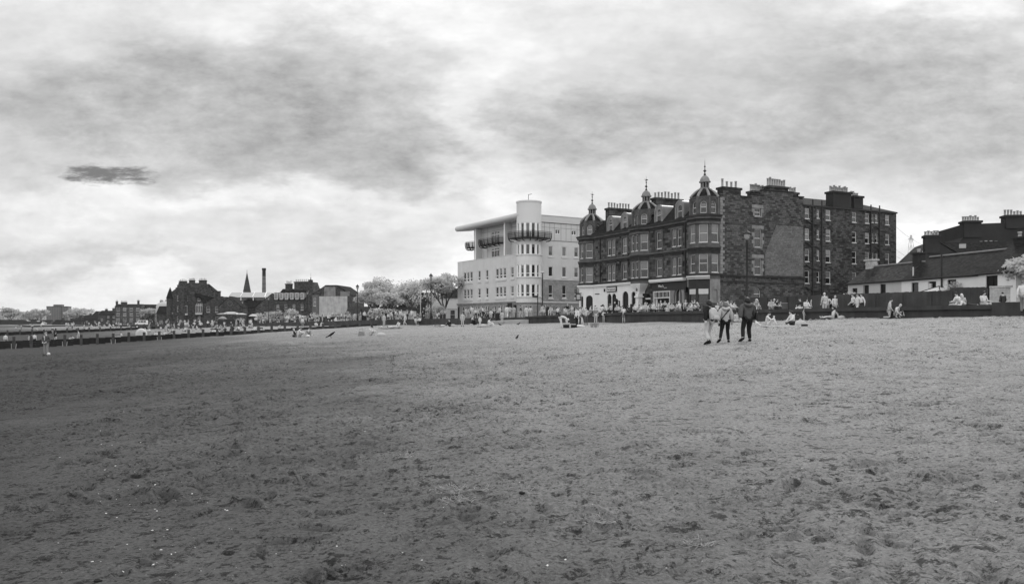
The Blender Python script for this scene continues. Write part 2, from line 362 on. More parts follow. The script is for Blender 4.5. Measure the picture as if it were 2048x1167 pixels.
# ------------------------------------------------------------------ sky, sun, camera
SUN_AZ, SUN_EL = R(24), R(36)       # azimuth measured from straight ahead towards the right
def build_sky():
    w = bpy.data.worlds.new('World'); SC.world = w; w.use_nodes = True; nt = w.node_tree; N = nt.nodes; L = nt.links
    bg = N['Background']
    def val(x, sock):
        if isinstance(x, (int,float)): sock.default_value = x
        else: L.new(x, sock)
    def ma(op, x, y=0, z=None, clamp=False):
        q = N.new('ShaderNodeMath'); q.operation = op; q.use_clamp = clamp; val(x, q.inputs[0]); val(y, q.inputs[1])
        if z is not None: val(z, q.inputs[2])
        return q.outputs[0]
    def mr(x, a, b, c, d, smooth=False):
        r = N.new('ShaderNodeMapRange'); r.interpolation_type = 'SMOOTHSTEP' if smooth else 'LINEAR'
        for k, s in enumerate((x,a,b,c,d)): val(s, r.inputs[k])
        return r.outputs[0]
    def comb(x, y, z=0):
        c = N.new('ShaderNodeCombineXYZ'); val(x,c.inputs[0]); val(y,c.inputs[1]); val(z,c.inputs[2]); return c.outputs[0]
    def noise(vec, sc, det, rough=.55, dist=0, out='Fac'):
        n = N.new('ShaderNodeTexNoise'); n.inputs['Scale'].default_value = sc; n.inputs['Detail'].default_value = det
        n.inputs['Roughness'].default_value = rough; n.inputs['Distortion'].default_value = dist; L.new(vec, n.inputs['Vector']); return n.outputs[out]
    tc = N.new('ShaderNodeTexCoord'); s = N.new('ShaderNodeSeparateXYZ'); L.new(tc.outputs['Generated'], s.inputs[0])
    x, y, z = s.outputs
    zz = ma('ADD', ma('MAXIMUM', z, 0), .16)
    p = comb(ma('DIVIDE', x, zz), ma('DIVIDE', y, zz))            # the cloud ceiling, seen from below
    # billows: the ceiling is pushed about by a slow noise, then broken into lumps at three sizes
    wc = N.new('ShaderNodeTexNoise'); wc.inputs['Scale'].default_value = 1.1; wc.inputs['Detail'].default_value = 4; L.new(p, wc.inputs['Vector'])
    wx = N.new('ShaderNodeMixRGB'); wx.blend_type = 'LINEAR_LIGHT'; wx.inputs[0].default_value = .35; L.new(p, wx.inputs[1]); L.new(wc.outputs['Color'], wx.inputs[2]); q = wx.outputs[0]
    big = noise(q, .8, 2, .5); med = noise(q, 2.1, 6, .55); fine = noise(q, 5.5, 7, .6)
    yc = ma('MAXIMUM', y, .08); a0 = ma('DIVIDE', x, yc); b0 = ma('DIVIDE', z, yc)
    d3 = comb(ma('MULTIPLY', a0, 3.2), ma('MULTIPLY', b0, 7.5), 3.7); puff = noise(d3, 1.5, 12, .66, .2); puff2 = noise(d3, 4.2, 10, .66, .15); puff3 = noise(comb(ma('MULTIPLY', a0, 4.2), ma('MULTIPLY', b0, 7.0), 9.1), 9, 8, .68, .2)
    wob = noise(d3, 1.7, 5, .6); a = ma('ADD', a0, ma('MULTIPLY', ma('SUBTRACT', wob, .5), .34)); wob2 = noise(d3, 2.3, 6, .6)
    b = ma('ADD', b0, ma('MULTIPLY', ma('SUBTRACT', wob2, .5), .17))
    t = SKY_BASE
    for n_, k_ in ((big,.14),(med,.10),(fine,.06),(puff,.44),(puff2,.36),(puff3,.2)): t = ma('ADD', ma('MULTIPLY', ma('SUBTRACT', n_, .5), k_), t)
    # thick and thin parts of the overcast: bearing, elevation (tangents), extents, amount
    for (a_, b_, sa, sb, am) in SKY_BANKS:
        e = ma('ADD', ma('POWER', ma('ABSOLUTE', ma('DIVIDE', ma('SUBTRACT', a, a_), sa)), 2), ma('POWER', ma('ABSOLUTE', ma('DIVIDE', ma('SUBTRACT', b, b_), sb)), 2))
        t = ma('ADD', t, ma('MULTIPLY', ma('EXPONENT', ma('MULTIPLY', e, -1)), am))
    # denser masses with a defined edge, where the banks are thickest
    mass = ma('ADD', ma('ADD', ma('MULTIPLY', puff, .6), ma('MULTIPLY', puff2, .32)), ma('ADD', ma('MULTIPLY', puff3, .2), ma('MULTIPLY', med, .12)))
    edge = ma('ADD', ma('SUBTRACT', mass, .62), ma('MULTIPLY', ma('SUBTRACT', SKY_BASE, t), .75))
    t = ma('SUBTRACT', t, ma('MULTIPLY', mr(edge, -.02, .065, 0, 1, True), .095)); t = ma('ADD', t, ma('MULTIPLY', mr(ma('ABSOLUTE', ma('SUBTRACT', edge, -.06)), 0, .07, 1, 0, True), .05))
    front = mr(y, -.25, .25, 1, 0, True)                        # unseen sky behind the viewer, brightened to light the facades and sand
    t = ma('ADD', t, ma('MULTIPLY', front, .14))
    cloud = ma('MINIMUM', ma('MAXIMUM', mr(t, 0, 1.0, 0, 1), .2), .78)
    cloud = ma('MULTIPLY', cloud, ma('ADD', 1, ma('MULTIPLY', front, .55)))
    sky = N.new('ShaderNodeTexSky'); sky.sky_type = 'NISHITA'; sky.sun_disc = False; sky.sun_elevation = SUN_EL; sky.sun_rotation = SUN_AZ
    bw = N.new('ShaderNodeRGBToBW'); L.new(sky.outputs[0], bw.inputs[0]); clear = ma('MULTIPLY', bw.outputs[0], .05)
    clear = ma('MINIMUM', clear, .16)
    # one torn gap in the cloud
    wv = noise(comb(ma('MULTIPLY', a0, 26), ma('MULTIPLY', b0, 90)), 1, 7, .68)
    ea = ma('DIVIDE', ma('ADD', a0, .503), .056); eb = ma('DIVIDE', ma('SUBTRACT', ma('ADD', b0, ma('MULTIPLY', a0, .035)), .1665), .0105)
    e = ma('ADD', ma('POWER', ma('ABSOLUTE', ea), 4), ma('POWER', ma('ABSOLUTE', eb), 2))
    gap = mr(ma('ADD', e, ma('MULTIPLY', ma('SUBTRACT', wv, .5), 5.5)), -.1, 1.7, 1, 0, True)
    mix = ma('ADD', ma('MULTIPLY', cloud, ma('SUBTRACT', 1, gap)), ma('MULTIPLY', clear, gap))
    L.new(mix, bg.inputs['Color']); bg.inputs['Strength'].default_value = 1.0
    sun = bpy.data.lights.new('sun', 'SUN'); sun.energy = SUN_E; sun.angle = R(13); sun.color = (1,.995,.985)
    so = link('sun', sun); dv = Vector((math.sin(SUN_AZ)*math.cos(SUN_EL), math.cos(SUN_AZ)*math.cos(SUN_EL), math.sin(SUN_EL)))
    so.rotation_euler = (-dv).to_track_quat('-Z','Y').to_euler(); so.location = (0,0,60)
SUN_E = 2.0; SKY_BASE = .615
SKY_BANKS = [(-.40,.27,.34,.085,-0.130),(-.14,.225,.16,.05,-0.093),(-.63,.36,.1,.08,0.024),(-.2,.39,.22,.04,0.080),(-.03,.25,.045,.10,0.104),
 (.10,.235,.12,.03,-0.081),(.38,.25,.24,.07,-0.087),(.46,.34,.14,.05,-0.062),(.53,.42,.11,.04,.09),(.6,.25,.12,.08,-0.062),(.2,.37,.16,.06,-0.012),
 (-.35,.155,.35,.02,0.064),(-.35,.12,.3,.018,-0.012),(.54,.10,.06,.03,0.128),(-.55,.075,.3,.016,-0.050),(-.05,.08,.08,.05,0.096),(-.3,.05,.4,.02,0.040),(-.6,.02,.3,.02,0.032)]
def build_camera():
    c = bpy.data.cameras.new('camera'); o = link('camera', c); SC.camera = o
    o.location = (0,0,CAMZ); o.rotation_euler = (PI/2,0,0); c.sensor_width = 36; c.lens = F/2048*36
    c.shift_y = (HZ-583.5)/2048; c.clip_start = .1; c.clip_end = 20000
    vs = SC.view_settings; vs.view_transform = 'Standard'; vs.look = 'None'; vs.exposure = .4; vs.gamma = 1
# ------------------------------------------------------------------ windows and walls
WCACHE = {}
FRAME = [M_WHITE]
def outline(w, h, arch, n=8):
    """rectangle or round-headed opening, centred in x, from z=0"""
    a = w/2
    if not arch: return [(-a,0),(a,0),(a,h),(-a,h)]
    return [(-a,0),(a,0)]+[(a*math.cos(PI*i/n), h-a+a*math.sin(PI*i/n)) for i in range(n+1)]
def frame_mesh(w, h, kind, fm):
    key = ('f', round(w,2), round(h,2), kind, fm.name)
    if key in WCACHE: return WCACHE[key]
    arch = kind.startswith('arch'); t = .065
    if w < .6: t *= .8
    o = outline(w, h, arch)
    i = outline(w-2*t, h-t*2.2, arch); i = [(x, z+t*1.2) for x, z in i]
    mb = MB(); n = len(o); d0, d1 = 0, .09
    for k in range(n):
        k2 = (k+1) % n
        mb.face([(o[k][0],d0,o[k][1]),(o[k2][0],d0,o[k2][1]),(i[k2][0],d0,i[k2][1]),(i[k][0],d0,i[k][1])])
        mb.face([(i[k][0],d0,i[k][1]),(i[k2][0],d0,i[k2][1]),(i[k2][0],d1,i[k2][1]),(i[k][0],d1,i[k][1])])
    hw = w/2-t*.9
    if 'sash' in kind or kind in ('arch',): mb.box(-hw,hw,.012,.07,h*.5-.035,h*.5+.035)
    if 'low' in kind: mb.box(-hw,hw,.012,.07,h*.3-.045,h*.3+.045)
    if 'mull' in kind: mb.box(-.04,.04,.006,.075,t,h-t)
    if 'french' in kind:
        mb.box(-.06,.06,.006,.075,t,h-t); mb.box(-hw,hw,.012,.07,h*.68,h*.68+.06); mb.box(-hw,hw,.013,.069,h*.34,h*.34+.04)
    if 'triple' in kind:
        for f in (-1/6, 1/6): mb.box(w*f-.05,w*f+.05,.006,.075,t,h-t)
        mb.box(-hw,hw,.012,.07,h*.72,h*.72+.08)
    if not arch and 'nosill' not in kind: mb.box(-w/2-.04,w/2+.04,-.11,-.002,-.07,.02)
    WCACHE[key] = mb.data('window', [fm]); return WCACHE[key]
def pane_mesh(w, h, kind, gm):
    bl = 0; key = ('p', round(w,2), round(h,2), kind.startswith('arch'), str(gm))
    if key in WCACHE: return WCACHE[key]
    if isinstance(gm, tuple): gm, bl = gm
    o = outline(w-.02, h-.02, kind.startswith('arch')); o = [(x,z+.01) for x,z in o]; n = len(o); mb = MB()
    if bl: mb.box(-w/2+.05,w/2-.05,.036,.047,h*bl,h*(.97 if not kind.startswith('arch') else .8),1)
    mb.face([(x,.05,z) for x,z in o]); mb.face([(x,.08,z) for x,z in reversed(o)])
    for k in range(n):
        k2 = (k+1)%n; mb.face([(o[k][0],.05,o[k][1]),(o[k][0],.08,o[k][1]),(o[k2][0],.08,o[k2][1]),(o[k2][0],.05,o[k2][1])])
    WCACHE[key] = mb.data('pane', [gm, M_GLASSB]); return WCACHE[key]
def window(parent, x, y, z, rz, w, h, kind='sash', fm=None, gm=None, name='window', one=False):
    fm = fm or FRAME[0]; gm = gm or rng.choice((M_GLASS,M_GLASS,M_GLASSC,(M_GLASS,.5),(M_GLASS,.5),(M_GLASS,.72),(M_GLASSC,.4),M_GLASSB))
    o = link(name, frame_mesh(w,h,kind,fm), parent, (x,y,z), rz)
    link('pane', pane_mesh(w,h,kind,gm), o)
    return o
def wall(mb, A, B, z0, z1, holes=(), parent=None, r=.16, m=0, fm=None, mr=None, top=None, name='window'):
    """a wall face from A to B (outside on the right-hand side going A->B) with real openings, reveals and windows.
    holes: (a0, a1, z0, z1, kind[, glass]); kind None leaves a dark recess closed by a back face"""
    dx, dy = B[0]-A[0], B[1]-A[1]; W = math.hypot(dx,dy); dx /= W; dy /= W; nx, ny = dy, -dx; mr = m if mr is None else mr
    P = lambda a, z, d=0: (A[0]+dx*a-nx*d, A[1]+dy*a-ny*d, z)
    hs = [h for h in holes if h[1]-h[0] > .05]
    xs = sorted({0, W}|{h[0] for h in hs}|{h[1] for h in hs}); zs = sorted({z0, z1}|{h[2] for h in hs}|{h[3] for h in hs})
    inside = lambda a, z: any(h[0] < a < h[1] and h[2] < z < h[3] for h in hs)
    for i in range(len(xs)-1):
        run = None
        for j in range(len(zs)-1):
            solid = not inside((xs[i]+xs[i+1])/2, (zs[j]+zs[j+1])/2)
            if solid: run = (run[0], zs[j+1]) if run else (zs[j], zs[j+1])
            if run and (not solid or j == len(zs)-2):
                mb.face([P(xs[i],run[0]),P(xs[i+1],run[0]),P(xs[i+1],run[1]),P(xs[i],run[1])], m); run = None
    for h in hs:
        a0,a1,b0,b1,k = h[:5]; arch = bool(k) and k.startswith('arch'); bt = b1-(a1-a0)/2 if arch else b1
        mb.face([P(a0,b0),P(a0,b0,r),P(a0,bt,r),P(a0,bt)][::-1], mr); mb.face([P(a1,b0),P(a1,bt),P(a1,bt,r),P(a1,b0,r)][::-1], mr)
        mb.face([P(a0,b0),P(a1,b0),P(a1,b0,r),P(a0,b0,r)], mr)
        if arch:
            c = (a0+a1)/2; ra = (a1-a0)/2; n = 8; pt = [(c-ra*math.cos(PI*q/n), bt+ra*math.sin(PI*q/n)) for q in range(n+1)]
            for q in range(n):
                mb.face([P(*pt[q]),P(*pt[q],r),P(*pt[q+1],r),P(*pt[q+1])], mr)
                mb.face([P(*pt[q]),P(*pt[q+1]),P(pt[q+1][0],b1),P(pt[q][0],b1)], m)
        else: mb.face([P(a0,b1),P(a0,b1,r),P(a1,b1,r),P(a1,b1)], mr)
        if parent is not None and k:
            q = P((a0+a1)/2, b0, r*.55)
            window(parent, q[0], q[1], b0, math.atan2(dy,dx), a1-a0, b1-b0, k, fm if len(h) < 7 else h[6], h[5] if len(h) > 5 else None, name)
        elif not k: mb.face([P(a0,b0,r-.005),P(a1,b0,r-.005),P(a1,b1,r-.005),P(a0,b1,r-.005)], h[5] if len(h) > 5 else mr)
def band(mb, path, z0, z1, proj, m=0, back=.1, taper=0):
    """a moulding along an open path, outside on the right-hand side"""
    n = len(path); off = []; inn = []
    for i in range(n):
        ds = []
        if i > 0: ds.append((path[i][0]-path[i-1][0], path[i][1]-path[i-1][1]))
        if i < n-1: ds.append((path[i+1][0]-path[i][0], path[i+1][1]-path[i][1]))
        ns = [(d[1]/math.hypot(*d), -d[0]/math.hypot(*d)) for d in ds]
        nx = sum(q[0] for q in ns); ny = sum(q[1] for q in ns); l = math.hypot(nx,ny); nx /= l; ny /= l
        k = 1/max(.5, nx*ns[0][0]+ny*ns[0][1])
        off.append((path[i][0]+nx*proj*k, path[i][1]+ny*proj*k)); inn.append((path[i][0]-nx*back*k, path[i][1]-ny*back*k))
    lo = [(p[0]*(1-taper)+q[0]*taper, p[1]*(1-taper)+q[1]*taper) for p, q in zip(off, path)]
    for i in range(n-1):
        a,b,c,d = off[i],off[i+1],inn[i+1],inn[i]; la, lb = lo[i], lo[i+1]
        mb.face([(*la,z0),(*lb,z0),(*b,z1),(*a,z1)], m); mb.face([(*a,z1),(*b,z1),(*c,z1),(*d,z1)], m)
        mb.face([(*la,z0),(*d,z0),(*c,z0),(*lb,z0)], m)
    for i, fl in ((0,1),(n-1,0)):
        q = [(*lo[i],z0),(*off[i],z1),(*inn[i],z1),(*inn[i],z0)]; mb.face(q if not fl else q[::-1], m)
POT = {}
def pot_mesh(h):
    if h not in POT:
        mb = MB(); mb.lathe([(.15,0),(.13,.1),(.115,h-.12),(.15,h-.1),(.15,h)], n=8); POT[h] = mb.data('chimney_pot', [M_POT], True)
    return POT[h]
def chimney(parent, x0, x1, y0, y1, z0, z1, npots, mat, along='x', ph=.75, cap=.25, name='chimney'):
    cx, cy = (x0+x1)/2, (y0+y1)/2; mb = MB()
    mb.box(x0-cx,x1-cx,y0-cy,y1-cy,0,z1-z0-cap); mb.box(x0-cx-.12,x1-cx+.12,y0-cy-.12,y1-cy+.12,z1-z0-cap,z1-z0)
    c = mb.build(name, mat, parent, loc=(cx,cy,z0))
    for i in range(npots):
        f = (i+.5)/npots-.5; hh = ph*rng.choice((1,1,1,1.18,.86)); L_ = (x1-x0, y1-y0)[along != 'x']
        link('chimney_pot', pot_mesh(round(hh,2)), c, ((f*L_,0,z1-z0-.01) if along == 'x' else (0,f*L_,z1-z0-.01)))
    return c
def lettering(text, size, parent, loc, rot, mat, name='sign_lettering'):
    cu = bpy.data.curves.new('lettering', 'FONT'); cu.body = text; cu.size = size; cu.extrude = .012; cu.align_x = 'CENTER'; cu.align_y = 'CENTER'
    t = bpy.data.objects.new('lettering', cu); COL.objects.link(t); bpy.context.view_layer.update()
    me = bpy.data.meshes.new_from_object(t.evaluated_get(bpy.context.evaluated_depsgraph_get())); bpy.data.objects.remove(t); bpy.data.curves.remove(cu)
    me.materials.clear(); me.materials.append(mat); o = link(name, me, parent, loc); o.rotation_euler = rot; return o

# ------------------------------------------------------------------ the domed tenement on the corner
def octo(cx, cy, a):
    """eight corners round (cx,cy), two faces square to each axis"""
    r = a/math.cos(PI/8); return [(cx+r*math.cos(PI/8+k*PI/4), cy+r*math.sin(PI/8+k*PI/4)) for k in range(8)]
def tenement():
    T = empty('tenement', (22.0,89.3,2.2), R(25.83), 'long dark stone tenement with three domed bays, chimneys and a white pub at its foot', 'building')
    AP = 1.75; TC = [(.8,1.7,1.52),(.85,13.15,1.6),(.8,26.1,1.5)]
    pathL = [(0,27.9),(-.9,26.85),(-.9,25.4),(0,24.4)]; pathM = [(0,15),(-.9,14.1),(-.9,12.2),(0,11.3)]; pathR = [(0,3.4),(-.9,2.475),(-.9,1.025),(.125,0),(1.575,0)]
    full = pathL+pathM+pathR
    # upper front wall, two storeys
    mb = MB(); Z0, Z1 = 4.3, 11.05
    def flr(y_hi, ranges, kind='sash'):
        h = []
        for (ya, yb) in ranges:
            h += [(y_hi-yb, y_hi-ya, 5.05, 7.08, kind), (y_hi-yb, y_hi-ya, 8.42, 10.44, kind)]
        return h
    wall(mb,(0,24.4),(0,15),Z0,Z1,flr(24.4,[(19.0,19.8),(20.0,20.8),(16.2,17.25)]),T)
    wall(mb,(0,11.3),(0,3.4),Z0,Z1,flr(11.3,[(4.9,5.7),(5.9,6.7),(8.7,9.75)]),T)
    def canted(path, mids):
        for k in range(len(path)-1):
            A, B = path[k], path[k+1]; W = math.hypot(B[0]-A[0], B[1]-A[1]); hs = []
            for (f0, f1) in mids[k]:
                hs += [(W*f0,W*f1,5.05,7.08,'sash'),(W*f0,W*f1,8.42,10.44,'sash')]
            wall(mb,A,B,Z0,Z1,hs,T,m=1,mr=1)
    canted(pathL, [[],[(.25,.75)],[(.14,.86)]]); canted(pathM, [[],[(.1,.42),(.56,.88)],[(.14,.86)]])
    canted(pathR, [[],[(.2,.8)],[(.17,.83)],[(.17,.83)]])
    mb.build('front_wall', [M_ASHLAR, M_DRESS], T)
    # dressed window surrounds and aprons
    for (A,B) in (((0,24.4),(0,15)),((0,11.3),(0,3.4))):
        for (ya,yb) in ((19.0,20.8),(16.2,17.25),(4.9,6.7),(8.7,9.75)):
            if not (B[1] < ya and yb < A[1]): continue
            for zb in (5.05,8.42):
                mb = MB()
                for (p,q,z0,z1) in ((ya-.22,ya-.012,zb-.3,zb+2.03),(yb+.012,yb+.22,zb-.3,zb+2.03),(ya-.22,yb+.22,zb+2.04,zb+2.36)):
                    mb.box(-.045,.05,p,q,z0,z1)
                mb.box(-.16,.05,ya-.3,yb+.3,zb+2.37,zb+2.5,1); mb.box(-.12,.05,ya-.25,yb+.25,zb-.45,zb-.31,1)
                if yb-ya > 1.5: mb.box(-.04,.05,(ya+yb)/2-.09,(ya+yb)/2+.09,zb-.3,zb+2.03)
                mb.build('window_surround', [M_DRESS, M_SOOT], T)
    mb = MB()
    band(mb, full, 7.62, 7.82, .12, 1); band(mb, full, 7.83, 8.02, .2, 0)
    band(mb, full, 4.72, 4.9, .14, 1); band(mb, full, 10.75, 11.05, .1, 1); band(mb, full, 11.06, 11.3, .28, 0); band(mb, full, 11.31, 11.5, .42, 1)
    for P_ in (pathL, pathM, pathR):
        band(mb, P_, 7.2, 7.6, .06, 1); band(mb, P_, 10.5, 10.74, .14, 0)
    mb.build('cornice', [M_DRESS, M_SOOT], T)
    # gable and side wall
    mb = MB()
    wall(mb,(1.575,0),(14.2,0),-.5,13.2,[(5.03,6.03,8.1,10.2,'sash',M_GLASS),(5.03,6.03,4.9,6.86,'sash',M_GLASS),(5.03,5.95,11.7,12.6,'sash',M_GLASS),(4.9,5.9,2.0,3.45,'archsash',M_GLASS)],T,r=.2)
    hd = [(1.575,0),(14.2,0)]
    for (x0,x1,zt) in ((1.575,2.0,13.95),(2.0,4.6,13.95),(4.6,6.1,13.75),(6.1,8.0,14.1),(8.0,12.6,14.75),(12.6,14.2,14.3)):
        mb.box(x0,x1,.0,.55,13.2,zt)
    mb.face([(14.2,0,-.5),(14.2,1.2,-.5),(14.2,1.2,13.2),(14.2,0,13.2)])
    mb.build('side_wall', [M_RUBBLE], T)
    mb = MB()
    band(mb, [(1.575,0),(14.3,0)], 4.62, 4.82, .16, 0); band(mb, [(1.575,0),(14.3,0)], 3.95, 4.1, .06, 0)
    for (x0,x1,zt) in ((4.55,6.15,13.75),(7.95,12.65,14.75),(12.6,14.25,14.3),(6.1,8.0,14.1)): mb.box(x0,x1,-.1,.62,zt+.002,zt+.14)
    mb.build('string_course', [M_SOOT], T)
    # quoins and dressed stones beside the gable windows
    mb = MB()
    for i in range(28):
        z = 4.95+i*.33
        if z > 13.4: break
        mb.box(1.58,1.58+(.62 if i%2 else .36),-.025,.05,z,z+.3)
    for (x0,x1,z0,z1) in ((6.6,7.6,8.1,10.2),(6.6,7.6,4.9,6.86),(6.6,7.52,11.7,12.6)):
        for s in range(int((z1-z0)/.42)):
            wq = .42 if s%2 else .2
            mb.box(x0-wq,x0-.012,-.022,.05,z0+s*.42,z0+s*.42+.4); mb.box(x1+.012,x1+wq,-.022,.05,z0+s*.42,z0+s*.42+.4)
        mb.box(x0-.4,x1+.4,-.026,.05,z1+.01,z1+.4)
        mb.box(x0-.1,x1+.1,-.1,.05,z0-.16,z0-.01)
    mb.build('quoins', [M_DRESSP], T)
    mb = MB(); poly = [(9.95,10.8),(14.15,10.8),(14.15,4.9),(8.2,4.9),(8.2,7.5)]
    n = len(poly)
    mb.face([(x,-.03,z) for x,z in poly][::-1])
    for i in range(n):
        a, b = poly[i], poly[(i+1)%n]; mb.face([(a[0],-.03,a[1]),(b[0],-.03,b[1]),(b[0],.02,b[1]),(a[0],.02,a[1])])
    mb.build('gable_scar', [M_SCAR], T)
    # rear wing
    mb = MB(); xs = [(15.05,15.75,0),(17.0,17.42,1),(18.5,19.3,0),(23.0,23.75,0),(25.3,26.0,0),(26.42,26.82,1),(27.1,27.55,1),(28.95,29.7,0)]
    hs = []
    for (a,b,sm) in xs:
        for q,(z0,z1) in enumerate(((11.93,13.2),(9.38,10.75),(6.76,8.3),(4.14,5.67))):
            if q == 3 and a > 26.2: continue
            k = .08 if sm else 0
            hs.append((a-14.2,b-14.2,z0+k*2,z1-k,'sash'))
    wall(mb,(14.2,.6),(31,.6),-.5,13.6,hs,T,r=.1); mb.face([(31,.6,-.5),(31,10,-.5),(31,10,13.6),(31,.6,13.6)])
    mb.face([(31,10,-.5),(0,28,-.5),(0,28,11),(31,10,13.6)])
    mb.build('rear_wing_wall', [M_RUBDK], T)
    mb = MB()
    mb.face([(14.2,.42,13.62),(31.1,.42,13.62),(27.6,4.6,15.25),(14.2,4.6,15.25)]); mb.face([(31.1,.42,13.62),(31.1,9.6,13.62),(27.6,4.6,15.25)])
    mb.face([(27.6,4.6,15.25),(31.1,9.6,13.62),(14.2,9.6,13.62),(14.2,4.6,15.25)]); mb.face([(14.2,.42,13.62),(14.2,4.6,15.25),(14.2,9.6,13.62)])
    mb.box(14.25,31.05,.44,.6,13.46,13.61,1)
    mb.build('rear_roof', [M_SLATE, M_IRON], T)
    # front roof: steep slates behind the cornice, flat top
    mb = MB()
    for (ya,yb) in ((2.6,12.2),(14.2,25.2)):
        mb.face([(-.25,ya,11.52),(1.9,ya,13.75),(1.9,yb,13.75),(-.25,yb,11.52)])
    mb.face([(1.9,.5,13.75),(12.5,.5,13.9),(12.5,28,13.9),(1.9,28,13.75)]); mb.face([(12.5,.5,13.9),(14.2,.5,12.5),(14.2,28,12.5),(12.5,28,13.9)])
    mb.face([(-.25,28,11.0),(1.9,28,13.75),(12.5,28,13.9),(14.2,28,12.5),(14.2,28,4),(0,28,4)])
    mb.build('mansard_roof', [M_SLATE], T)
    # dormers with round heads
    def dormer(y):
        mb = MB(); w = 1.55
        wall(mb,(-.06,y+w/2),(-.06,y-w/2),11.5,13.32,[(.33,1.22,11.7,13.28,'archsash')],T,r=.12,fm=M_WHITE)
        n = 10; pts = [(y+w/2*math.cos(PI*i/n), 13.32+.42*math.sin(PI*i/n)) for i in range(n+1)]
        mb.face([(-.06,p[0],p[1]) for p in pts])
        for i in range(n): mb.face([(-.06,*pts[i]),(-.06,*pts[i+1]),(2.1,*pts[i+1]),(2.1,*pts[i])], 1)
        for s in (-1,1): mb.face([(-.06,y+s*w/2,11.5),(-.06,y+s*w/2,13.32),(2.1,y+s*w/2,13.32),(2.1,y+s*w/2,11.5)], 0)
        o = outline(w+.1, 2.3, True, 10); i_ = outline(w-.36, 2.06, True, 10)
        for k in range(1,len(o)-1+1):
            k2 = (k+1)%len(o)
            mb.face([(-.11,y-o[k][0],11.5+o[k][1]),(-.11,y-o[k2][0],11.5+o[k2][1]),(-.11,y-i_[k2][0],11.5+i_[k2][1]),(-.11,y-i_[k][0],11.5+i_[k][1])], 2)
            mb.face([(-.11,y-o[k][0],11.5+o[k][1]),(-.11,y-o[k2][0],11.5+o[k2][1]),(.05,y-o[k2][0],11.5+o[k2][1]),(.05,y-o[k][0],11.5+o[k][1])], 2)
        mb.build('dormer', [M_LEAD, M_LEAD, M_DRESSP], T)
    for y in (5.2,9.3,16.7,20.1): dormer(y)
    # the three domes
    for (cx,cy,a) in TC:
        o = octo(cx, cy, a)
        # order corners so that faces run with the outside on the right, starting with the face that looks out to sea
        o = sorted(o, key=lambda p: math.atan2(p[1]-cy, p[0]-cx)); k0 = max(range(8), key=lambda k: (-(o[k][0]+o[(k+1)%8][0]))); o = o[k0:]+o[:k0]
        mb = MB()
        for k in range(8):
            A, B = o[k], o[(k+1)%8]; W = math.hypot(B[0]-A[0],B[1]-A[1]); nx, ny = (B[1]-A[1])/W, -(B[0]-A[0])/W
            vis = nx < -.5 or ny < -.5
            if vis and a > 1.55 and nx < -.9: hs = [(W*.1,W*.42,11.7,12.95,'arch'),(W*.57,W*.89,11.7,12.95,'arch')]
            elif vis: hs = [(W*.22,W*.78,11.7,13.05,'arch')]
            else: hs = []
            wall(mb,A,B,11.4,13.5,hs,T,r=.18)
        mb.build('dome_drum', [M_DRESS], T)
        mb = MB(); ring = o+[o[0]]
        band(mb, ring, 13.46, 13.58, .08, 0); band(mb, ring, 11.4, 11.6, .1, 1)
        for k in range(8):        # hood mouldings over the windows
            A, B = o[k], o[(k+1)%8]; W = math.hypot(B[0]-A[0],B[1]-A[1]); d = ((B[0]-A[0])/W,(B[1]-A[1])/W); n_ = (d[1],-d[0])
            mb.tube([(A[0]+d[0]*W*(.5-.36*math.cos(PI*i/8))+n_[0]*.03, A[1]+d[1]*W*(.5-.36*math.cos(PI*i/8))+n_[1]*.03, 12.75+.55*math.sin(PI*i/8)) for i in range(9)], .06, 6, 0)
            mb.box(A[0]-.13,A[0]+.13,A[1]-.13,A[1]+.13,11.6,13.45,0)
        mb.build('dome_cornice', [M_DRESS, M_SOOT], T)
        r0 = a/math.cos(PI/8)*.99; prof = [(r0*1.0,13.55),(r0*.86,13.86),(r0*.68,14.16),(r0*.49,14.42),(.5,14.62),(.5,14.72)]
        mb = MB(); mb.lathe(prof, cx, cy, 8, 0, PI/8); D = mb.build('dome', [M_SLATE], T)
        mb = MB()
        for k in range(8):
            t = PI/8+k*PI/4; mb.tube([(cx+r*math.cos(t)*1.02, cy+r*math.sin(t)*1.02, z+.02) for r, z in prof], [.17,.16,.15,.13,.1,.08], 6)
        mb.build('dome_rib', [M_LEAD], T)
        mb = MB(); mb.lathe([(.62,14.58),(.62,14.70),(.5,14.72),(.5,14.78)], cx, cy, 8, 0, PI/8)
        for k in range(8):
            t = PI/8+k*PI/4; mb.tube([(cx+.44*math.cos(t), cy+.44*math.sin(t), 14.76),(cx+.44*math.cos(t), cy+.44*math.sin(t), 15.36)], .075, 6, 0)
        mb.lathe([(.33,14.77),(.33,15.36)], cx, cy, 8, 1, PI/8)
        mb.lathe([(.66,15.36),(.66,15.48),(.56,15.52),(.54,15.68),(.42,15.93),(.2,16.13),(.06,16.20)], cx, cy, 12, 0)
        mb.build('lantern', [M_DRESSP, M_BLACK], T)
        mb = MB(); mb.lathe([(.07,16.13),(.12,16.23),(.16,16.30),(.06,16.40),(.05,16.53),(.2,16.68),(.05,16.83),(.04,17.08),(.11,17.18),(.035,17.28),(.02,17.65),(.006,18.00)], cx, cy, 8)
        if cy > 10:
            mb.tube([(cx-.3,cy,17.55),(cx+.3,cy,17.55)], .025, 5); mb.box(cx-.02,cx+.02,cy-.28,cy+.18,17.40,17.50)
        mb.build('finial', [M_IRON], T)
    # chimneys
    chimney(T, 2.3,6.5, 13.1,14.1, 13.5,15.4, 8, M_RUBDK, 'x', .8); chimney(T, 2.3,6.1, 24.0,25.0, 13.5,15.5, 8, M_RUBDK, 'x', .8)
    chimney(T, 2.0,4.6, .02,1.0, 13.9,14.75, 4, M_RUBDK, 'x', .85)
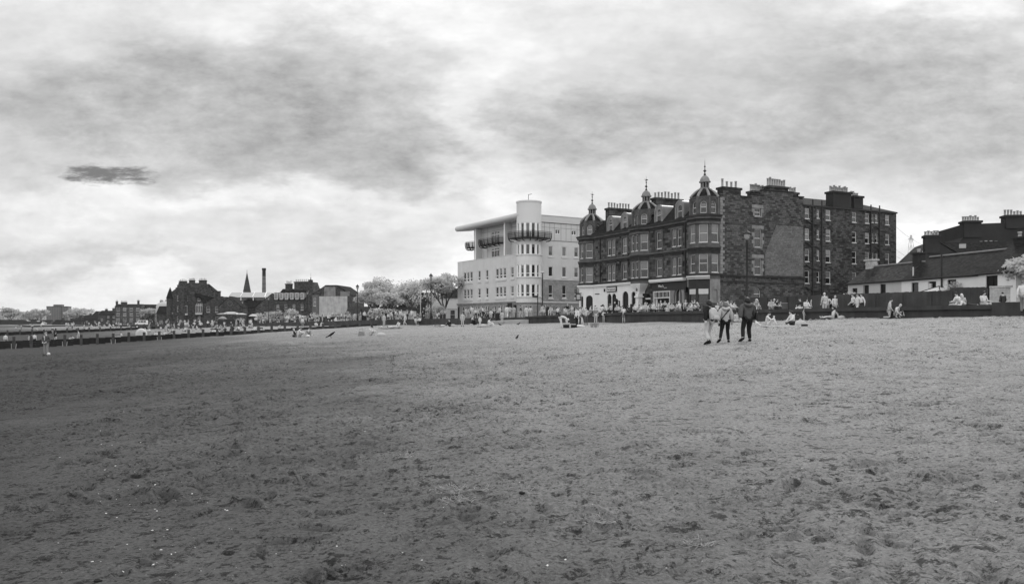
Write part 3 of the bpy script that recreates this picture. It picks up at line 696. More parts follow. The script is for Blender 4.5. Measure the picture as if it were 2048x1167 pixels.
    chimney(T, 9.3,11.4, 3.2,4.2, 13.8,15.3, 8, M_RUBDK, 'x', .85); chimney(T, 10.8,13.8, 2.0,3.0, 13.8,15.85, 8, M_RUBDK, 'x', .95); chimney(T, 13.0,14.1, .7,1.5, 13.8,15.0, 3, M_RUBDK, 'x', .7)
    chimney(T, 19.6,22.7, .45,1.6, 13.45,15.6, 10, M_DARKR, 'x', .7); chimney(T, 23.6,25.2, .8,2.2, 13.45,15.35, 3, M_DARKR, 'x', .5)
    chimney(T, 25.2,28.6, 4.2,5.4, 14.4,15.9, 9, M_RUBDK, 'x', .75)
    # pipes
    def pipe(pts, r=.07):
        mb = MB(); mb.tube(pts, r, 6); mb.build('drainpipe', [M_IRON], T)
    pipe([(-.1,4.1,11.3),(-.1,4.1,4.7)],.09); pipe([(-.1,22.6,11.3),(-.1,22.6,4.7)],.09)
    for x in (16.25,17.75,26.25,27.8): pipe([(x,.5,14.3),(x,.5,1.5)],.085)
    for z in (11.3,8.6,5.9,3.2):
        pipe([(15.1,.5,z+.5),(15.9,.5,z+.1),(17.2,.5,z-.05)],.055)
        if z > 4: pipe([(27.1,.5,z+.3),(27.8,.5,z)],.05)
    for z in (2.1,1.7): pipe([(15,.5,z),(18,.5,z-.1)],.05)
    # ---- ground floor: the white pub
    mb = MB(); GZ = -.6; H_ = 4.3
    pub = [(0,27.9),(-.9,26.85),(-.9,25.4),(0,24.4),(0,14.2)]
    AR = dict(fm=M_BLACK)
    wall(mb,pub[0],pub[1],GZ,H_,(),T); wall(mb,pub[1],pub[2],GZ,H_,[(.4,1.1,0,3.15,'archsash',M_BLACK)],T,r=.25,**AR)
    wall(mb,pub[2],pub[3],GZ,H_,[(.22,1.2,0,3.2,'archsash',M_BLACK)],T,r=.25,**AR)
    wall(mb,pub[3],pub[4],GZ,H_,[(3.45,4.5,0,3.3,'archmull',M_BLACK),(4.58,5.63,0,3.3,'archmull',M_BLACK),(7.1,8.5,0,3.5,'arch',M_BLACK),(9.2,10.1,0,3.4,'arch',M_BLACK)],T,r=.25,**AR)
    mb.build('pub_front_wall', [M_PAINTW], T)
    mb = MB(); band(mb, pub, 4.31, 4.45, .2, 0); band(mb, pub, 4.46, 4.62, .3, 0); mb.build('pub_cornice', [M_PAINTW], T)
    # corbelled pillar under the middle bay
    mb = MB(); mb.box(-.95,-.35,12.3,12.9,-.6,2.55); mb.box(-1.08,-.22,12.17,13.03,2.56,2.75); mb.box(-.95,-.3,12.3,12.95,2.76,3.05)
    zs = [(3.06,.3),(3.3,.36),(3.55,.52),(3.85,.8),(4.15,1.05),(4.29,1.12)]
    for (z0,e0),(z1,e1) in zip(zs, zs[1:]):
        v = []
        for z,e in ((z0,e0),(z1,e1)): v += [(-.65-e*.55,12.6-e,z),(.0,12.6-e,z),(.0,12.6+e,z),(-.65-e*.55,12.6+e,z)]
        mb.mesh(v, [(0,1,5,4),(1,2,6,5),(2,3,7,6),(3,0,4,7)])
    mb.face([(-1.27,11.48,4.29),(0,11.48,4.29),(0,13.72,4.29),(-1.27,13.72,4.29)])
    mb.build('corbel_pillar', [M_PAINTW], T)
    mb = MB(); mb.tube([(-1.02,12.45,3.55),(-1.03,12.6,3.75),(-1.02,12.75,3.55),(-1.03,12.6,3.35),(-1.02,12.45,3.55)],.04,5); mb.build('carved_emblem',[M_BLACK],T)
    # the pub's name board, menu board, hanging sign, lantern
    mb = MB(); mb.box(-.14,-.02,18.55,20.9,3.52,4.25,0); mb.box(-.16,-.141,18.67,20.78,3.62,4.12,1); S = mb.build('name_board', [M_BLACK, M('cream_sign_face',.55,.05)], T)
    lettering('The Esplanade', .34, S, (-.168,19.73,3.87), (PI/2,0,-PI/2), M('dark_sign_letter',.12,.05))
    mb = MB(); mb.box(-.08,-.01,14.5,15.4,.3,1.8,0); mb.box(-.1,-.081,14.6,15.3,.4,1.7,1); mb.build('menu_board', [M_BLACK, M('chalk_board',.03)], T)
    mb = MB(); mb.box(-.1,-.02,17.82,18.22,.4,2.3,0); mb.box(-.115,-.101,17.92,18.12,.5,2.2,1); mb.build('poster_case', [M_BLACK, M_PANEL], T)
    mb = MB(); mb.box(-.3,0,18.55,18.62,2.4,2.45,0); mb.box(-.3,-.02,18.36,18.74,1.55,2.3,0); mb.ball((-.32,18.55,2.05),.15,n=8,m=1); mb.lathe([(.3,2.3),(.22,2.5),(.05,2.6)],-.16,18.55,8,0); mb.build('wall_lantern',[M_BLACK,M_PANEL],T)
    mb = MB(); mb.box(-1.9,-.9,26.2,26.25,3.55,3.62,0); mb.box(-1.8,-1.05,26.18,26.27,2.5,3.5,0); mb.box(-1.7,-1.15,26.17,26.28,2.65,3.35,1); mb.build('hanging_sign',[M_BLACK,M_PANEL],T)
    mb = MB(); mb.box(-.06,-.01,21.4,21.75,3.6,4.0,0); mb.box(-.04,-.005,22.9,24.0,3.3,3.42,0); mb.build('wall_plaque',[M_DARKR],T)
    # dark recess with the close door
    mb = MB(); wall(mb,(0,14.2),(0,10.6),GZ,H_,[(2.0,3.1,0,2.9,None,1),(.25,1.4,0,3.3,'archsash',M_GLASS)],T,r=.35,fm=M_BLACK); mb.build('close_wall', [M_ASHLAR, M_BLACK], T)
    mb = MB(); mb.box(-.08,.02,11.0,12.0,2.3,2.5); mb.build('door_sign',[M_PANEL],T)
    # the cafe shop front
    mb = MB(); wall(mb,(0,10.6),(0,3.4),GZ,H_,[(.25,3.55,.0,3.25,None,1),(4.2,5.75,1.0,3.45,'archmull',M_GLASS,M_PANEL),(6.2,7.1,0,3.2,None,1)],T,r=.5)
    mb.build('cafe_wall', [M_DRESSP, M_BLACK], T)
    mb = MB()
    for (ya,yb,z0,z1) in ((10.2,10.35,0,3.25),(7.05,7.2,0,3.25),(7.2,10.2,2.35,2.5),(7.2,10.2,3.1,3.25)): mb.box(-.06,.2,ya,yb,z0,z1)
    for i in range(4):
        y = 7.5+i*.75; mb.box(-.02,.1,y,y+.5,2.51,3.09,1)
    mb.box(.05,.2,9.75,10.0,0,2.34,0); mb.build('shop_front', [M_PANEL, M_LEAD], T)
    mb = MB(); mb.box(-.1,-.005,3.9,10.6,3.3,4.28); Fs = mb.build('fascia', [M('dark_fascia',.035,.1)], T)
    lettering("Miro's", .42, Fs, (-.12,8.75,3.83), (PI/2,0,-PI/2), M_WHITE2); lettering('cantina', .2, Fs, (-.12,7.85,3.62), (PI/2,0,-PI/2), M_PANEL)
    mb = MB(); mb.box(-.45,-.02,4.0,10.7,4.3,4.42); mb.box(-.55,-.02,4.0,10.7,4.43,4.66); mb.build('awning_box', [M_PAINTW], T)
    # corner shop round the turret foot
    mb = MB(); g = M('dark_shop_panel',.03,.2)
    wall(mb,(0,3.4),(-.9,2.475),GZ,H_,(),T); wall(mb,(-.9,2.475),(-.9,1.025),GZ,H_,[(.2,1.25,.5,3.2,'nosill',M_GLASS)],T,r=.1,fm=g)
    wall(mb,(-.9,1.025),(.125,0),GZ,H_,[(.18,1.3,.5,3.2,'nosill',M_GLASS)],T,r=.1,fm=g); mb.build('corner_shop_wall', [g], T)
    mb = MB()
    d = (1.025/1.45,-1.025/1.45); n_ = (-d[1]*-1, 0)
    for (A,dd) in (((-.9,2.475),(0,-1)),((-.9,1.025),(.707,-.707))):
        nn = (dd[1],-dd[0]); p = lambda a,z,e: (A[0]+dd[0]*a+nn[0]*e, A[1]+dd[1]*a+nn[1]*e, z)
        mb.face([p(.2,2.62,.012),p(1.28,2.62,.012),p(1.28,3.2,.012),p(.2,3.2,.012)])
    mb.build('window_blind', [M_PANEL], T)
    mb = MB(); band(mb, pathR[:-1], 4.31, 4.42, .18, 0); band(mb, pathR[:-1], 4.5, 4.7, .25, 0); mb.build('shop_cornice', [M_PANEL], T)
    mb = MB(); wall(mb,(.125,0),(1.575,0),GZ,H_,[(.4,1.1,.9,3.2,'arch',M_LEAD)],T,r=.12,fm=M_DRESSP); mb.build('corner_pier', [M_DRESSP], T)
    mb = MB(); mb.box(-.5,-.1,3.5,3.75,2.9,3.5,0); mb.build('box_sign',[M_BLACK],T)
    return T
# ------------------------------------------------------------------ the pale block of flats with the round tower
def flats():
    T = empty('apartment_block', (2.72,128,2.2), math.atan2(.512,.859), 'pale rendered block of flats with a round corner tower and curved dark balconies', 'building')
    FRAME[0] = M_WHITE2; G0 = -1.2
    yL = 23.2
    def c(t): return yL-t            # distance along the long sea front, measured from its far end
    mb = MB(); hs = []
    for (z0,z1,kind) in ((6.8,8.5,'low'),(3.75,5.4,'low')):
        for (a,b) in ((20.8,19.85),(19.55,18.6),(18.3,17.35),(15.3,14.4),(12.5,11.6),(9.0,8.05),(7.75,6.8),(6.5,5.55),(4.05,3.1)):
            hs.append((c(a),c(b),z0,z1,kind))
    wall(mb,(-1,yL),(-1,-.6),2.9,10.45,hs,T,r=.14)
    mb.face([(-1,yL,10.45),(-1,-.6,10.45),(1.2,-.6,10.45),(1.2,yL,10.45)]); mb.box(-1.04,-.8,-.6,yL+.03,10.46,10.56,0)
    mb.face([(12,yL,-1.2),(-1,yL,-1.2),(-1,yL,10.45),(12,yL,10.45)])
    mb.build('front_wall', [M_RENDER], T)
    mb = MB()
    for (z,) in ((6.8,),(3.75,)):
        for (a,b) in ((20.95,17.2),(15.45,14.25),(12.65,11.45),(9.15,5.4),(4.2,2.95)): mb.box(-1.12,-1.0,b,a,z-.42,z-.28)
    mb.build('window_ledge', [M_RENDERS], T)
    mb = MB()
    gh = [(c(a),c(b),-.2,2.3,'french') for (a,b) in ((21.5,19.6),(18.6,17.2),(16.4,15.2),(12.9,11.3),(10.5,9.0),(8.2,6.9),(6.0,4.8))]
    gh.append((c(3.3),c(2.2),-.2,2.3,None,1))
    wall(mb,(-1,yL),(-1,-.6),G0,2.58,gh,T,r=.2); mb.build('ground_floor_wall', [M_GREYST, M_BLACK], T)
    mb = MB(); band(mb,[(-1,yL+.05),(-1,-1.0)],2.59,2.72,.14); band(mb,[(-1,yL+.05),(-1,-1.0)],2.73,2.89,.22); mb.build('string_course', [M_GREYST], T)
    # the side to the lane
    mb = MB(); hs = []
    for (z0,z1) in ((10.2,11.75),(6.85,8.45)):
        for (a,b) in ((3.1,3.9),(5.75,6.55),(8.15,8.95),(10.9,11.7)): hs.append((a,b,z0,z1,'nosill'))
    wall(mb,(0,-1),(14,-1),6.45,12.6,hs,T,r=.14); mb.build('side_wall', [M_RENDER], T)
    mb = MB(); hs = [(a,b,3.45,5.5,'low') for (a,b) in ((3.1,3.9),(5.75,6.55),(8.15,8.95),(10.9,11.7))]
    hs += [(4.4,5.6,-.2,2.0,'french'),(7.2,8.4,-.2,1.9,None,1),(2.2,3.0,-.2,2.3,'french')]
    wall(mb,(0,-1),(14,-1),G0,6.3,hs,T,r=.14); mb.build('side_stone_wall', [M_GREYST, M_BLACK], T)
    mb = MB(); mb.box(1.3,14,-1.08,-.9,6.3,6.45); mb.box(1.3,14,-1.1,-.9,2.6,2.8)
    for z in (10.2,6.85,3.45):
        for a in (3.1,5.75,8.15,10.9): mb.box(a-.15,a+.95,-1.1,-1.0,z-.3,z-.16)
    mb.build('side_ledge', [M_RENDERS], T)
    mb = MB(); hs = [(4.4,5.3,13.75,14.5,'mullnosill'),(7.6,8.5,13.75,14.5,'mullnosill'),(10.8,11.7,13.75,14.5,'mullnosill')]
    wall(mb,(0,-1),(14,-1),12.66,15.5,hs,T,r=.12); mb.build('side_cladding', [M_PANEL], T)
    mb = MB()
    for x in (2.3,3.3,4.2,5.5,6.5,7.5,8.7,9.7): mb.box(x-.02,x+.02,-1.012,-.99,12.7,15.5)
    mb.box(1.5,14,-1.013,-.99,14.7,14.74); mb.box(1.5,14,-1.05,-.9,12.6,12.66); mb.box(1.5,14,-1.06,-.95,15.44,15.52); mb.build('panel_joint', [M_JOINT], T)
    mb = MB(); mb.box(.6,14,-1.16,6,15.52,16.55); mb.box(.5,14.1,-1.22,6.1,16.56,16.66); mb.build('roof_parapet', [M_PANEL], T)
    mb = MB(); mb.box(1.2,14,6,yL-3.8,10.46,16.18); mb.build('upper_storeys_core', [M_PANEL], T)
    # set-back upper storeys with fin walls and a curved canopy
    mb = MB(); hs = [(yL-12.9,yL-9.9,13.05,15.2,'triplenosill'),(yL-12.9,yL-9.9,10.7,12.1,'triplenosill')]
    Y0 = yL-1.5
    hs = [(Y0-13.1,Y0-10.3,13.05,15.2,'triplenosill'),(Y0-13.1,Y0-10.3,10.75,12.3,'triplenosill')]
    wall(mb,(.45,Y0-2.2),(.45,-.4),10.46,16.2,[(h[0]-2.2,h[1]-2.2,*h[2:]) for h in hs],T,r=.1); mb.face([(.45,Y0-2.2,10.46),(.45,Y0-2.2,16.2),(6,Y0-2.2,16.2),(6,Y0-2.2,10.46)])
    mb.build('set_back_wall', [M_PANEL], T)
    mb = MB()
    for y in (4.0,7.4,8.6,14.4,15.8,17.2): mb.box(.43,.46,y-.02,y+.02,10.5,16.2)
    for z in (12.6,15.3): mb.box(.432,.459,1.0,Y0-2.2,z-.02,z+.02)
    mb.build('panel_joint', [M_JOINT], T)
    for y in (16.6,6.4):
        mb = MB(); mb.box(-.75,.45,y-.12,y+.12,10.47,16.2); mb.box(-.86,-.751,y-.16,y+.16,10.47,16.2,1); mb.build('fin_wall', [M_PANEL, M_WHITE2], T)
    mb = MB(); n = 12; pr = [(-1.55+.46*math.cos(PI/2+PI*i/n), 16.5+.46*math.sin(PI/2+PI*i/n)) for i in range(n+1)]
    pr = [(.9,16.96)]+pr+[(.9,16.21)]; ya, yb = -.2, yL-.9; k = len(pr)
    v = [(x,ya,z) for x,z in pr]+[(x,yb-(.9 if x > -.2 else 0),z) for x,z in pr]
    mb.mesh(v, [(i,(i+1)%k,k+(i+1)%k,k+i) for i in range(k)]+[tuple(range(k-1,-1,-1)), tuple(range(k,2*k))]); mb.build('roof_canopy', [M_PANEL], T, False)
    # the round tower
    TR = 2.0; a0, a1 = R(150), R(345)
    def ring(mb, z0, z1, r=TR, m=0, n=40, full=False, cap=False):
        A = [(a0+(a1-a0)*i/n) for i in range(n+1)] if not full else [2*PI*i/n for i in range(n+1)]
        for i in range(n):
            p, q = A[i], A[i+1]; c0 = (r*math.cos(p), r*math.sin(p)); c1 = (r*math.cos(q), r*math.sin(q))
            mb.face([(*c0,z0),(*c1,z0),(*c1,z1),(*c0,z1)], m)
        if cap:
            mb.face([(r*math.cos(t), r*math.sin(t), z1) for t in A[:-1]], m); mb.face([(r*math.cos(t), r*math.sin(t), z0) for t in reversed(A[:-1])], m)
    mb = MB()
    for (z0,z1) in ((2.9,3.5),(5.45,6.6),(8.55,10.15),(11.8,12.7)): ring(mb, z0, z1, full=True, cap=True)
    ring(mb, 15.15, 18.5, full=True, cap=True)
    for k in range(7):               # piers between the bow windows
        t = R(166+k*26.5)
        for (z0,z1) in ((3.5,5.45),(6.6,8.55),(10.15,11.8),(12.7,15.15)):
            mb.obox((1.9*math.cos(t),1.9*math.sin(t)), (-math.sin(t),math.cos(t)), .19, .1, z0, z1, 1)
    tw = mb.build('round_tower', [M_RENDERS, M_WHITE2], T)
    for z,h_,r_ in ((18.5,.22,2.08),(3.42,.14,2.12),(6.52,.14,2.12),(10.07,.14,2.12)):
        mb = MB(); ring(mb, z, z+h_, r_, full=True, cap=True); mb.build('tower_ledge', [M_RENDERS], T)
    for (z0,z1,lo) in ((3.5,5.45,1),(6.6,8.55,1),(10.15,11.8,0),(12.7,15.15,2)):
        for k in range(6):
            t = R(179.3+k*26.5); hh = z1-z0
            window(T, 1.86*math.cos(t), 1.86*math.sin(t), z0+.05, t+PI/2, .66, hh-.06, 'lownosill' if lo == 1 else ('nosill' if lo == 0 else 'nosill'), M_WHITE2)
    mb = MB(); mb.tube([(-.1,0,18.7),(-.1,0,19.9)],.04,6); mb.tube([(-.1,0,19.85),(.35,-.3,19.95)],.04,5); mb.lathe([(.3,18.72),(.25,18.8),(.06,18.9)],-.1,0,8); mb.build('weather_vane',[M_IRON],T)
    # ground floor of the tower
    mb = MB(); ring(mb, G0, 2.58, 1.9, full=True, n=40); ring(mb, 2.59, 2.89, 2.1, 1, full=True, cap=True); mb.build('tower_base', [M_GREYST, M_RENDERS], T)
    for k in range(4):
        t = R(216+k*27); window(T, 1.93*math.cos(t), 1.93*math.sin(t), .1, t+PI/2, .8, 2.1, 'nosill', M_WHITE, M_GLASSB)
    # balconies: dark slatted boats
    def balcony(path, z, up=1.3):
        """path runs with the outside on the right"""
        mb = MB(); n = len(path)
        nrm = []
        for i in range(n):
            a = path[max(i-1,0)]; b = path[min(i+1,n-1)]; d = (b[0]-a[0], b[1]-a[1]); l = math.hypot(*d); nrm.append((d[1]/l,-d[0]/l))
        P = lambda i, e, zz: (path[i][0]+nrm[i][0]*e, path[i][1]+nrm[i][1]*e, zz)
        prof = [(-.9,0.0),(-.25,0.02),(.02,.2),(.16,.5),(.24,.9),(.26,up)]
        for i in range(n-1):           # floor slab
            mb.face([P(i,-1.1,z),P(i+1,-1.1,z),P(i+1,0,z+.1),P(i,0,z+.1)]); mb.face([P(i,-1.1,z+.12),P(i+1,-1.1,z+.12),P(i+1,0,z+.13),P(i,0,z+.13)])
            mb.face([P(i,0,z+.1),P(i+1,0,z+.1),P(i+1,.04,z+.26),P(i,.04,z+.26)])
        b = mb.build('balcony', [M_IRON], T)
        rb = MB()
        for i in range(0, n, max(1,(n-1)//5)):
            rb.tube([P(i,e,z+h-.25) for e,h in prof], [.06,.08,.09,.08,.07,.05], 5)
        for q in (.5,.75,1.0,1.3):
            e = np.interp(q, [.0,.2,.5,.9,1.3], [0,.02,.16,.24,.26])
            rb.tube([P(i,e,z+q-.12) for i in range(n)], .03 if q < 1.3 else .035, 4)
        rb.build('balcony_rail', [M_IRON], b)
        gl = MB()
        for i in range(n-1):
            gl.face([P(i,.0,z+.2),P(i+1,.0,z+.2),P(i+1,.2,z+up-.2),P(i,.2,z+up-.2)])
        gl.build('balcony_mesh', [MESHM], b)
    arc = [(2.95*math.cos(R(178+i*8)), 2.95*math.sin(R(178+i*8))) for i in range(16)]
    balcony([(-2.95,1.2)]+arc+[(1.7,-2.6),(2.6,-2.3)], 12.6)
    balcony([(-.3,14.6),(-1.25,14.2),(-1.45,13.1),(-1.5,11.8),(-1.5,10.5),(-1.45,9.1),(-1.25,7.7),(-.3,7.1)], 12.65)
    balcony([(-.3,19.6),(-1.1,19.5),(-1.25,18.7),(-1.25,17.9),(-1.05,17.2),(-.3,17.0)], 12.65)
    FRAME[0] = M_WHITE; mb = MB(); mb.box(-2.05,-1.95,2.0,3.3,1.4,2.6); mb.build('shop_sign',[M_BLACK],T)
    return T
def mesh_mat():
    m = bpy.data.materials.new('perforated_dark_mesh'); m.use_nodes = True; nt = m.node_tree; N = nt.nodes; L = nt.links
    b = N['Principled BSDF']; b.inputs['Base Color'].default_value = (.03,.03,.03,1); b.inputs['Roughness'].default_value = .5
    t = N.new('ShaderNodeBsdfTransparent'); mx = N.new('ShaderNodeMixShader'); mx.inputs[0].default_value = .5
    L.new(t.outputs[0], mx.inputs[1]); L.new(b.outputs[0], mx.inputs[2]); L.new(mx.outputs[0], N['Material Output'].inputs[0]); return m
MESHM = mesh_mat()

# ------------------------------------------------------------------ cottages, fences, houses on the right
def frame_loc(px, Y, z): return (at(px,Y), Y, z)
def cottages():
    A = (31.5,75.0); d = (.2555,-.9668); rz = math.atan2(d[1],d[0])
    # local x runs along the front towards the viewer, local y goes inland
    def cot(t0, t1, name, label, eave, ridge, depth, wallm, roofm, holes, chim=(), hipL=False):
        T = empty(name, (A[0]+d[0]*t0, A[1]+d[1]*t0, 2.2), rz, label, 'cottage'); L = t1-t0
        mb = MB(); wall(mb,(0,0),(L,0),-.5,eave,holes,T,r=.18,fm=M_BLACK)
        for x, fl in ((0,1),(L,0)):
            q = [(x,0,-.5),(x,2*depth,-.5),(x,2*depth,eave),(x,depth,ridge),(x,0,eave)]; mb.face(q[::-1] if fl else q)
        mb.face([(0,2*depth,-.5),(0,2*depth,eave),(L,2*depth,eave),(L,2*depth,-.5)])
        mb.build('wall', [wallm, M_BLACK], T)
        mb = MB(); e = .15; zz = eave-.08
        mb.mesh([(-.12,-e,zz),(L+.1,-e,zz),(L+.1,depth,ridge+.05),(-.12,depth,ridge+.05),(-.12,2*depth+e,zz),(L+.1,2*depth+e,zz),
                 (-.12,-e,zz-.1),(L+.1,-e,zz-.1),(L+.1,depth,ridge-.06),(-.12,depth,ridge-.06)],
                [(0,1,2,3),(3,2,5,4),(6,9,8,7),(0,6,7,1),(0,3,9,6),(1,7,8,2)])
        r = mb.build('roof', [roofm], T)
        mb = MB(); mb.tube([(-.12,depth,ridge+.08),(L+.1,depth,ridge+.08)],.09,6); mb.build('ridge_tiles', [M_LEAD], r)
        mb = MB(); mb.tube([(-.1,-.2,eave-.1),(L,-.2,eave-.1)],.07,6); mb.build('gutter', [M_IRON], T)
        for (x,y,w,h,np_,m) in chim: chimney(T, x-w/2,x+w/2,y-.3,y+.3, ridge-.7, ridge+h, np_, m, 'x', .35, .15)
        return T
    cot(0,6.9,'cottage','small low cottage with grey walls and slate roof behind the dark fence beside the tenement',3.1,4.6,2.3,M_COTT,M_SLATEP,
        [(.6,1.3,1.3,2.6,'nosill',M_BLACK),(2.1,2.85,0,2.8,None,1),(4.3,5.0,1.0,2.8,'nosill',M_BLACK)],[(.35,2.3,.9,.75,0,M_PALEST),(6.3,2.3,.8,.9,1,M_DARKR)])
    C = cot(6.9,14.9,'cottage','long low white cottage with dark slate roof and large dark windows behind the fence',3.1,5.0,3.0,M_COTT2,M_SLATE,
        [(1.15,1.95,.8,2.75,'sash',M_GLASS),(3.0,3.85,0,2.75,None,1),(5.0,5.9,.7,2.8,'sash',M_GLASS)])
    mb = MB(); mb.box(3.05,3.35,-.02,.1,0,2.6); mb.box(3.35,3.8,-.02,.1,1.0,1.35); mb.build('door', [M_PANEL], C)
    for x in (2.75,4.05):
        mb = MB(); mb.box(x-.06,x+.06,-.25,-.02,1.75,1.85); mb.lathe([(.05,1.5),(.12,1.6),(.12,1.85),(.04,1.98)],x,-.2,6); mb.build('wall_lamp',[M_BLACK],C)
    mb = MB(); mb.tube([(4.55,-.12,4.9),(4.55,-.12,.2)],.07,6); mb.build('drainpipe',[M_IRON],C)
    mb = MB(); mb.tube([(.9,.4,3.3),(.9,.4,4.1)],.06,6); mb.build('vent_pipe',[M_PANEL],C)
    cot(14.9,18.2,'cottage','white cottage end with dark tall roof half hidden behind the pale flowering tree',3.15,5.6,3.6,M_COTT2,M_SLATE,
        [(.7,1.75,.9,2.9,'mullnosill',M_BLACK)],[(.6,3.6,1.2,.35,2,M_DARKR)])
def houses_right():
    def gable(name, label, px, Y, rz, w, dpt, eave, ridge, wm, rm, chims, extra=None, base=2.2):
        """gable end (width w) faces local -y, ridge runs along local y"""
        T = empty(name, (at(px,Y),Y,base), rz, label, 'house'); mb = MB()
        pr = [(-w/2,-.5),(w/2,-.5),(w/2,eave),(0,ridge),(-w/2,eave)]
        mb.mesh([(x,0,z) for x,z in pr]+[(x,dpt,z) for x,z in pr], [(0,1,2,3,4),(9,8,7,6,5),(0,4,9,5),(2,1,6,7),(0,5,6,1)]); mb.build('wall', [wm], T)
        mb = MB(); e = .12
        for s in (-1,1):
            q = [(s*(w/2+.15),-.1,eave-.05),(0,-.1,ridge+.06),(0,dpt,ridge+.06),(s*(w/2+.15),dpt,eave-.05)]; mb.face(q if s < 0 else q[::-1])
            q2 = [(a,b,c-.12) for a,b,c in q]; mb.face(q2[::-1] if s < 0 else q2); mb.face([q[0],q2[0],q2[1],q[1]])
        r = mb.build('roof', [rm], T)
        for c in chims: chimney(T, *c)
        if extra: extra(T, r)
        return T
    def sky1(T, r):
        mb = MB(); mb.box(.9,1.5,2.5,3.6,7.0,7.05); mb.build('skylight',[M_WHITE2],r)
    # dark gabled house: gable end to the left, roof slope to the viewer
    Y = 88; X0 = at(1806,Y)
    T = empty('gabled_house', (X0,Y,2.2), R(-14), 'dark gabled house with one big chimney stack behind the low cottages', 'house')
    mb = MB(); w = 5.4; L = 15
    mb.mesh([(0,0,-.5),(0,0,5.2),(3.2,0,8.4),(6.6,0,6.12),(6.6,0,-.5)]+[(0,9,-.5),(0,9,5.2),(3.2,9,8.4),(6.6,9,5.2),(6.6,9,-.5)], [(0,4,3,2,1),(0,1,6,5),(4,9,8,3),(5,6,7,8,9)])
    mb.mesh([(3.2,.1,0),(14,.1,0),(14,.1,6.3),(3.2,.1,6.3)], [(0,1,2,3)]); mb.build('wall', [M_DARKR], T)
    mb = MB(); mb.face([(-.2,-.1,5.05),(3.2,-.1,8.45),(3.2,9,8.45),(-.2,9,5.05)][::-1])
    mb.face([(3.2,-.12,8.42),(6.9,-.15,6.0),(15,-.15,6.0),(13.5,3.5,8.45),(3.2,3.5,8.45)]); mb.face([(3.2,3.5,8.45),(13.5,3.5,8.45),(15,8,6.0),(3.2,8,6.0)])
    r = mb.build('roof', [M_SLATE], T)
    mb = MB(); mb.mesh([(6.2,2.3,7.62),(6.9,2.3,7.62),(7.1,3.0,8.12),(6.4,3.0,8.12),(6.2,2.3,7.69),(6.9,2.3,7.69),(7.1,3.0,8.19),(6.4,3.0,8.19)],[(4,5,6,7),(0,1,5,4),(3,0,4,7),(1,2,6,5)]); mb.build('skylight',[M_METAL],r)
    chimney(T, 2.2,3.7,-.1,.9, 7.0,8.95, 5, M_DARKR, 'x', .55)
    # big dark tenement at the right edge, with two stacks
    Y = 96; X0 = at(1914,Y); T = empty('stone_house', (X0,Y,2.2), R(-8), 'large dark stone house with two tall chimney stacks at the right edge', 'house')
    mb = MB(); pr = [(0,-.5),(0,8.8),(.7,9.6),(.7,11.2),(5.6,11.3),(8.2,11.4),(11,10.4),(14,8.0),(14,-.5)]; n = len(pr)
    mb.mesh([(x,0,z) for x,z in pr]+[(x,10,z) for x,z in pr], [tuple(range(n-1,-1,-1))[::-1], tuple(range(2*n-1,n-1,-1))]+[(i,n+i,n+(i+1)%n,(i+1)%n) for i in range(n)])
    mb.build('wall', [M_DARKR], T)
    mb = MB(); mb.mesh([(8.1,-.1,11.45),(14,-.1,7.7),(14.2,-.1,7.9),(8.3,-.1,11.65),(8.1,9,11.45),(14,9,7.7),(14.2,9,7.9),(8.3,9,11.65)],[(0,1,2,3),(3,2,6,7),(0,4,5,1)]); mb.build('roof',[M_SLATE],T)
    mb = MB(); wall(mb,(4.2,-.15),(7.4,-.15),6.2,8.6,[(.4,1.0,7.0,8.2,'sash',M_GLASS)],T); mb.box(4.2,7.4,-.149,0,8.6,8.7); mb.build('stair_bay',[M_DARKR],T)
    chimney(T, .75,2.7,-.12,1.2, 9.6,11.6, 7, M_DARKR, 'x', .6); chimney(T, 5.4,7.5,-.14,1.2, 10.6,12.2, 6, M_DARKR, 'x', .6)
    mb = MB(); mb.box(1.9,4.4,-1.6,-.2,6.0,8.2); mb.build('lean_to', [M_DARKR], T); chimney(T, 2.0,4.2,-1.5,-.5, 8.0,8.7, 4, M_DARKR, 'x', .4)
    # roof in the gap
    Y = 120; T = empty('slate_roofed_house', (at(1812,Y),Y,2.2), 0, 'low slate roof seen in the gap beside the tenement end', 'house')
    mb = MB(); mb.box(-3,3,0,6,-.5,6.5); mb.build('wall',[M_DARKR],T); mb = MB(); mb.mesh([(-3.2,-.2,6.45),(3.2,-.2,6.45),(3.2,3,8.2),(-3.2,3,8.2),(-3.2,6.2,6.45),(3.2,6.2,6.45)],[(0,1,2,3),(3,2,5,4),(0,3,4),(1,5,2)]); mb.build('roof',[M_SLATE],T)
    # electricity pylon far behind
    Y = 420; k = F/Y; h = (645-470)/k-.6; T = empty('electricity_pylon', (at(1822,Y),Y,2.2), R(20), 'lattice electricity pylon far behind the houses', 'pylon')
    mb = MB(); 
    def leg(z): return 2.0*(1-z/h)**.8*1.1+.4 if z < h else .2
    zs = [h*i/9 for i in range(10)]
    for sx in (-1,1):
        for sy in (-1,1): mb.tube([(sx*leg(z),sy*leg(z),z) for z in zs],.08,4)
    for i in range(9):
        for s in (-1,1):
            for (a,b) in ((1,-1),(-1,1)): mb.tube([(a*leg(zs[i]),s*leg(zs[i]),zs[i]),(b*leg(zs[i+1]),s*leg(zs[i+1]),zs[i+1])],.05,4)
    mb.build('lattice_mast',[M_IRON],T)
    for z,wd in ((h*.95,2.0),(h*.72,3.6),(h*.5,2.8)):
        mb = MB(); mb.tube([(-wd,0,z),(0,0,z+.9),(wd,0,z)],.08,4); mb.tube([(-wd,0,z),(wd,0,z)],.07,4); mb.build('cross_arm',[M_IRON],T)
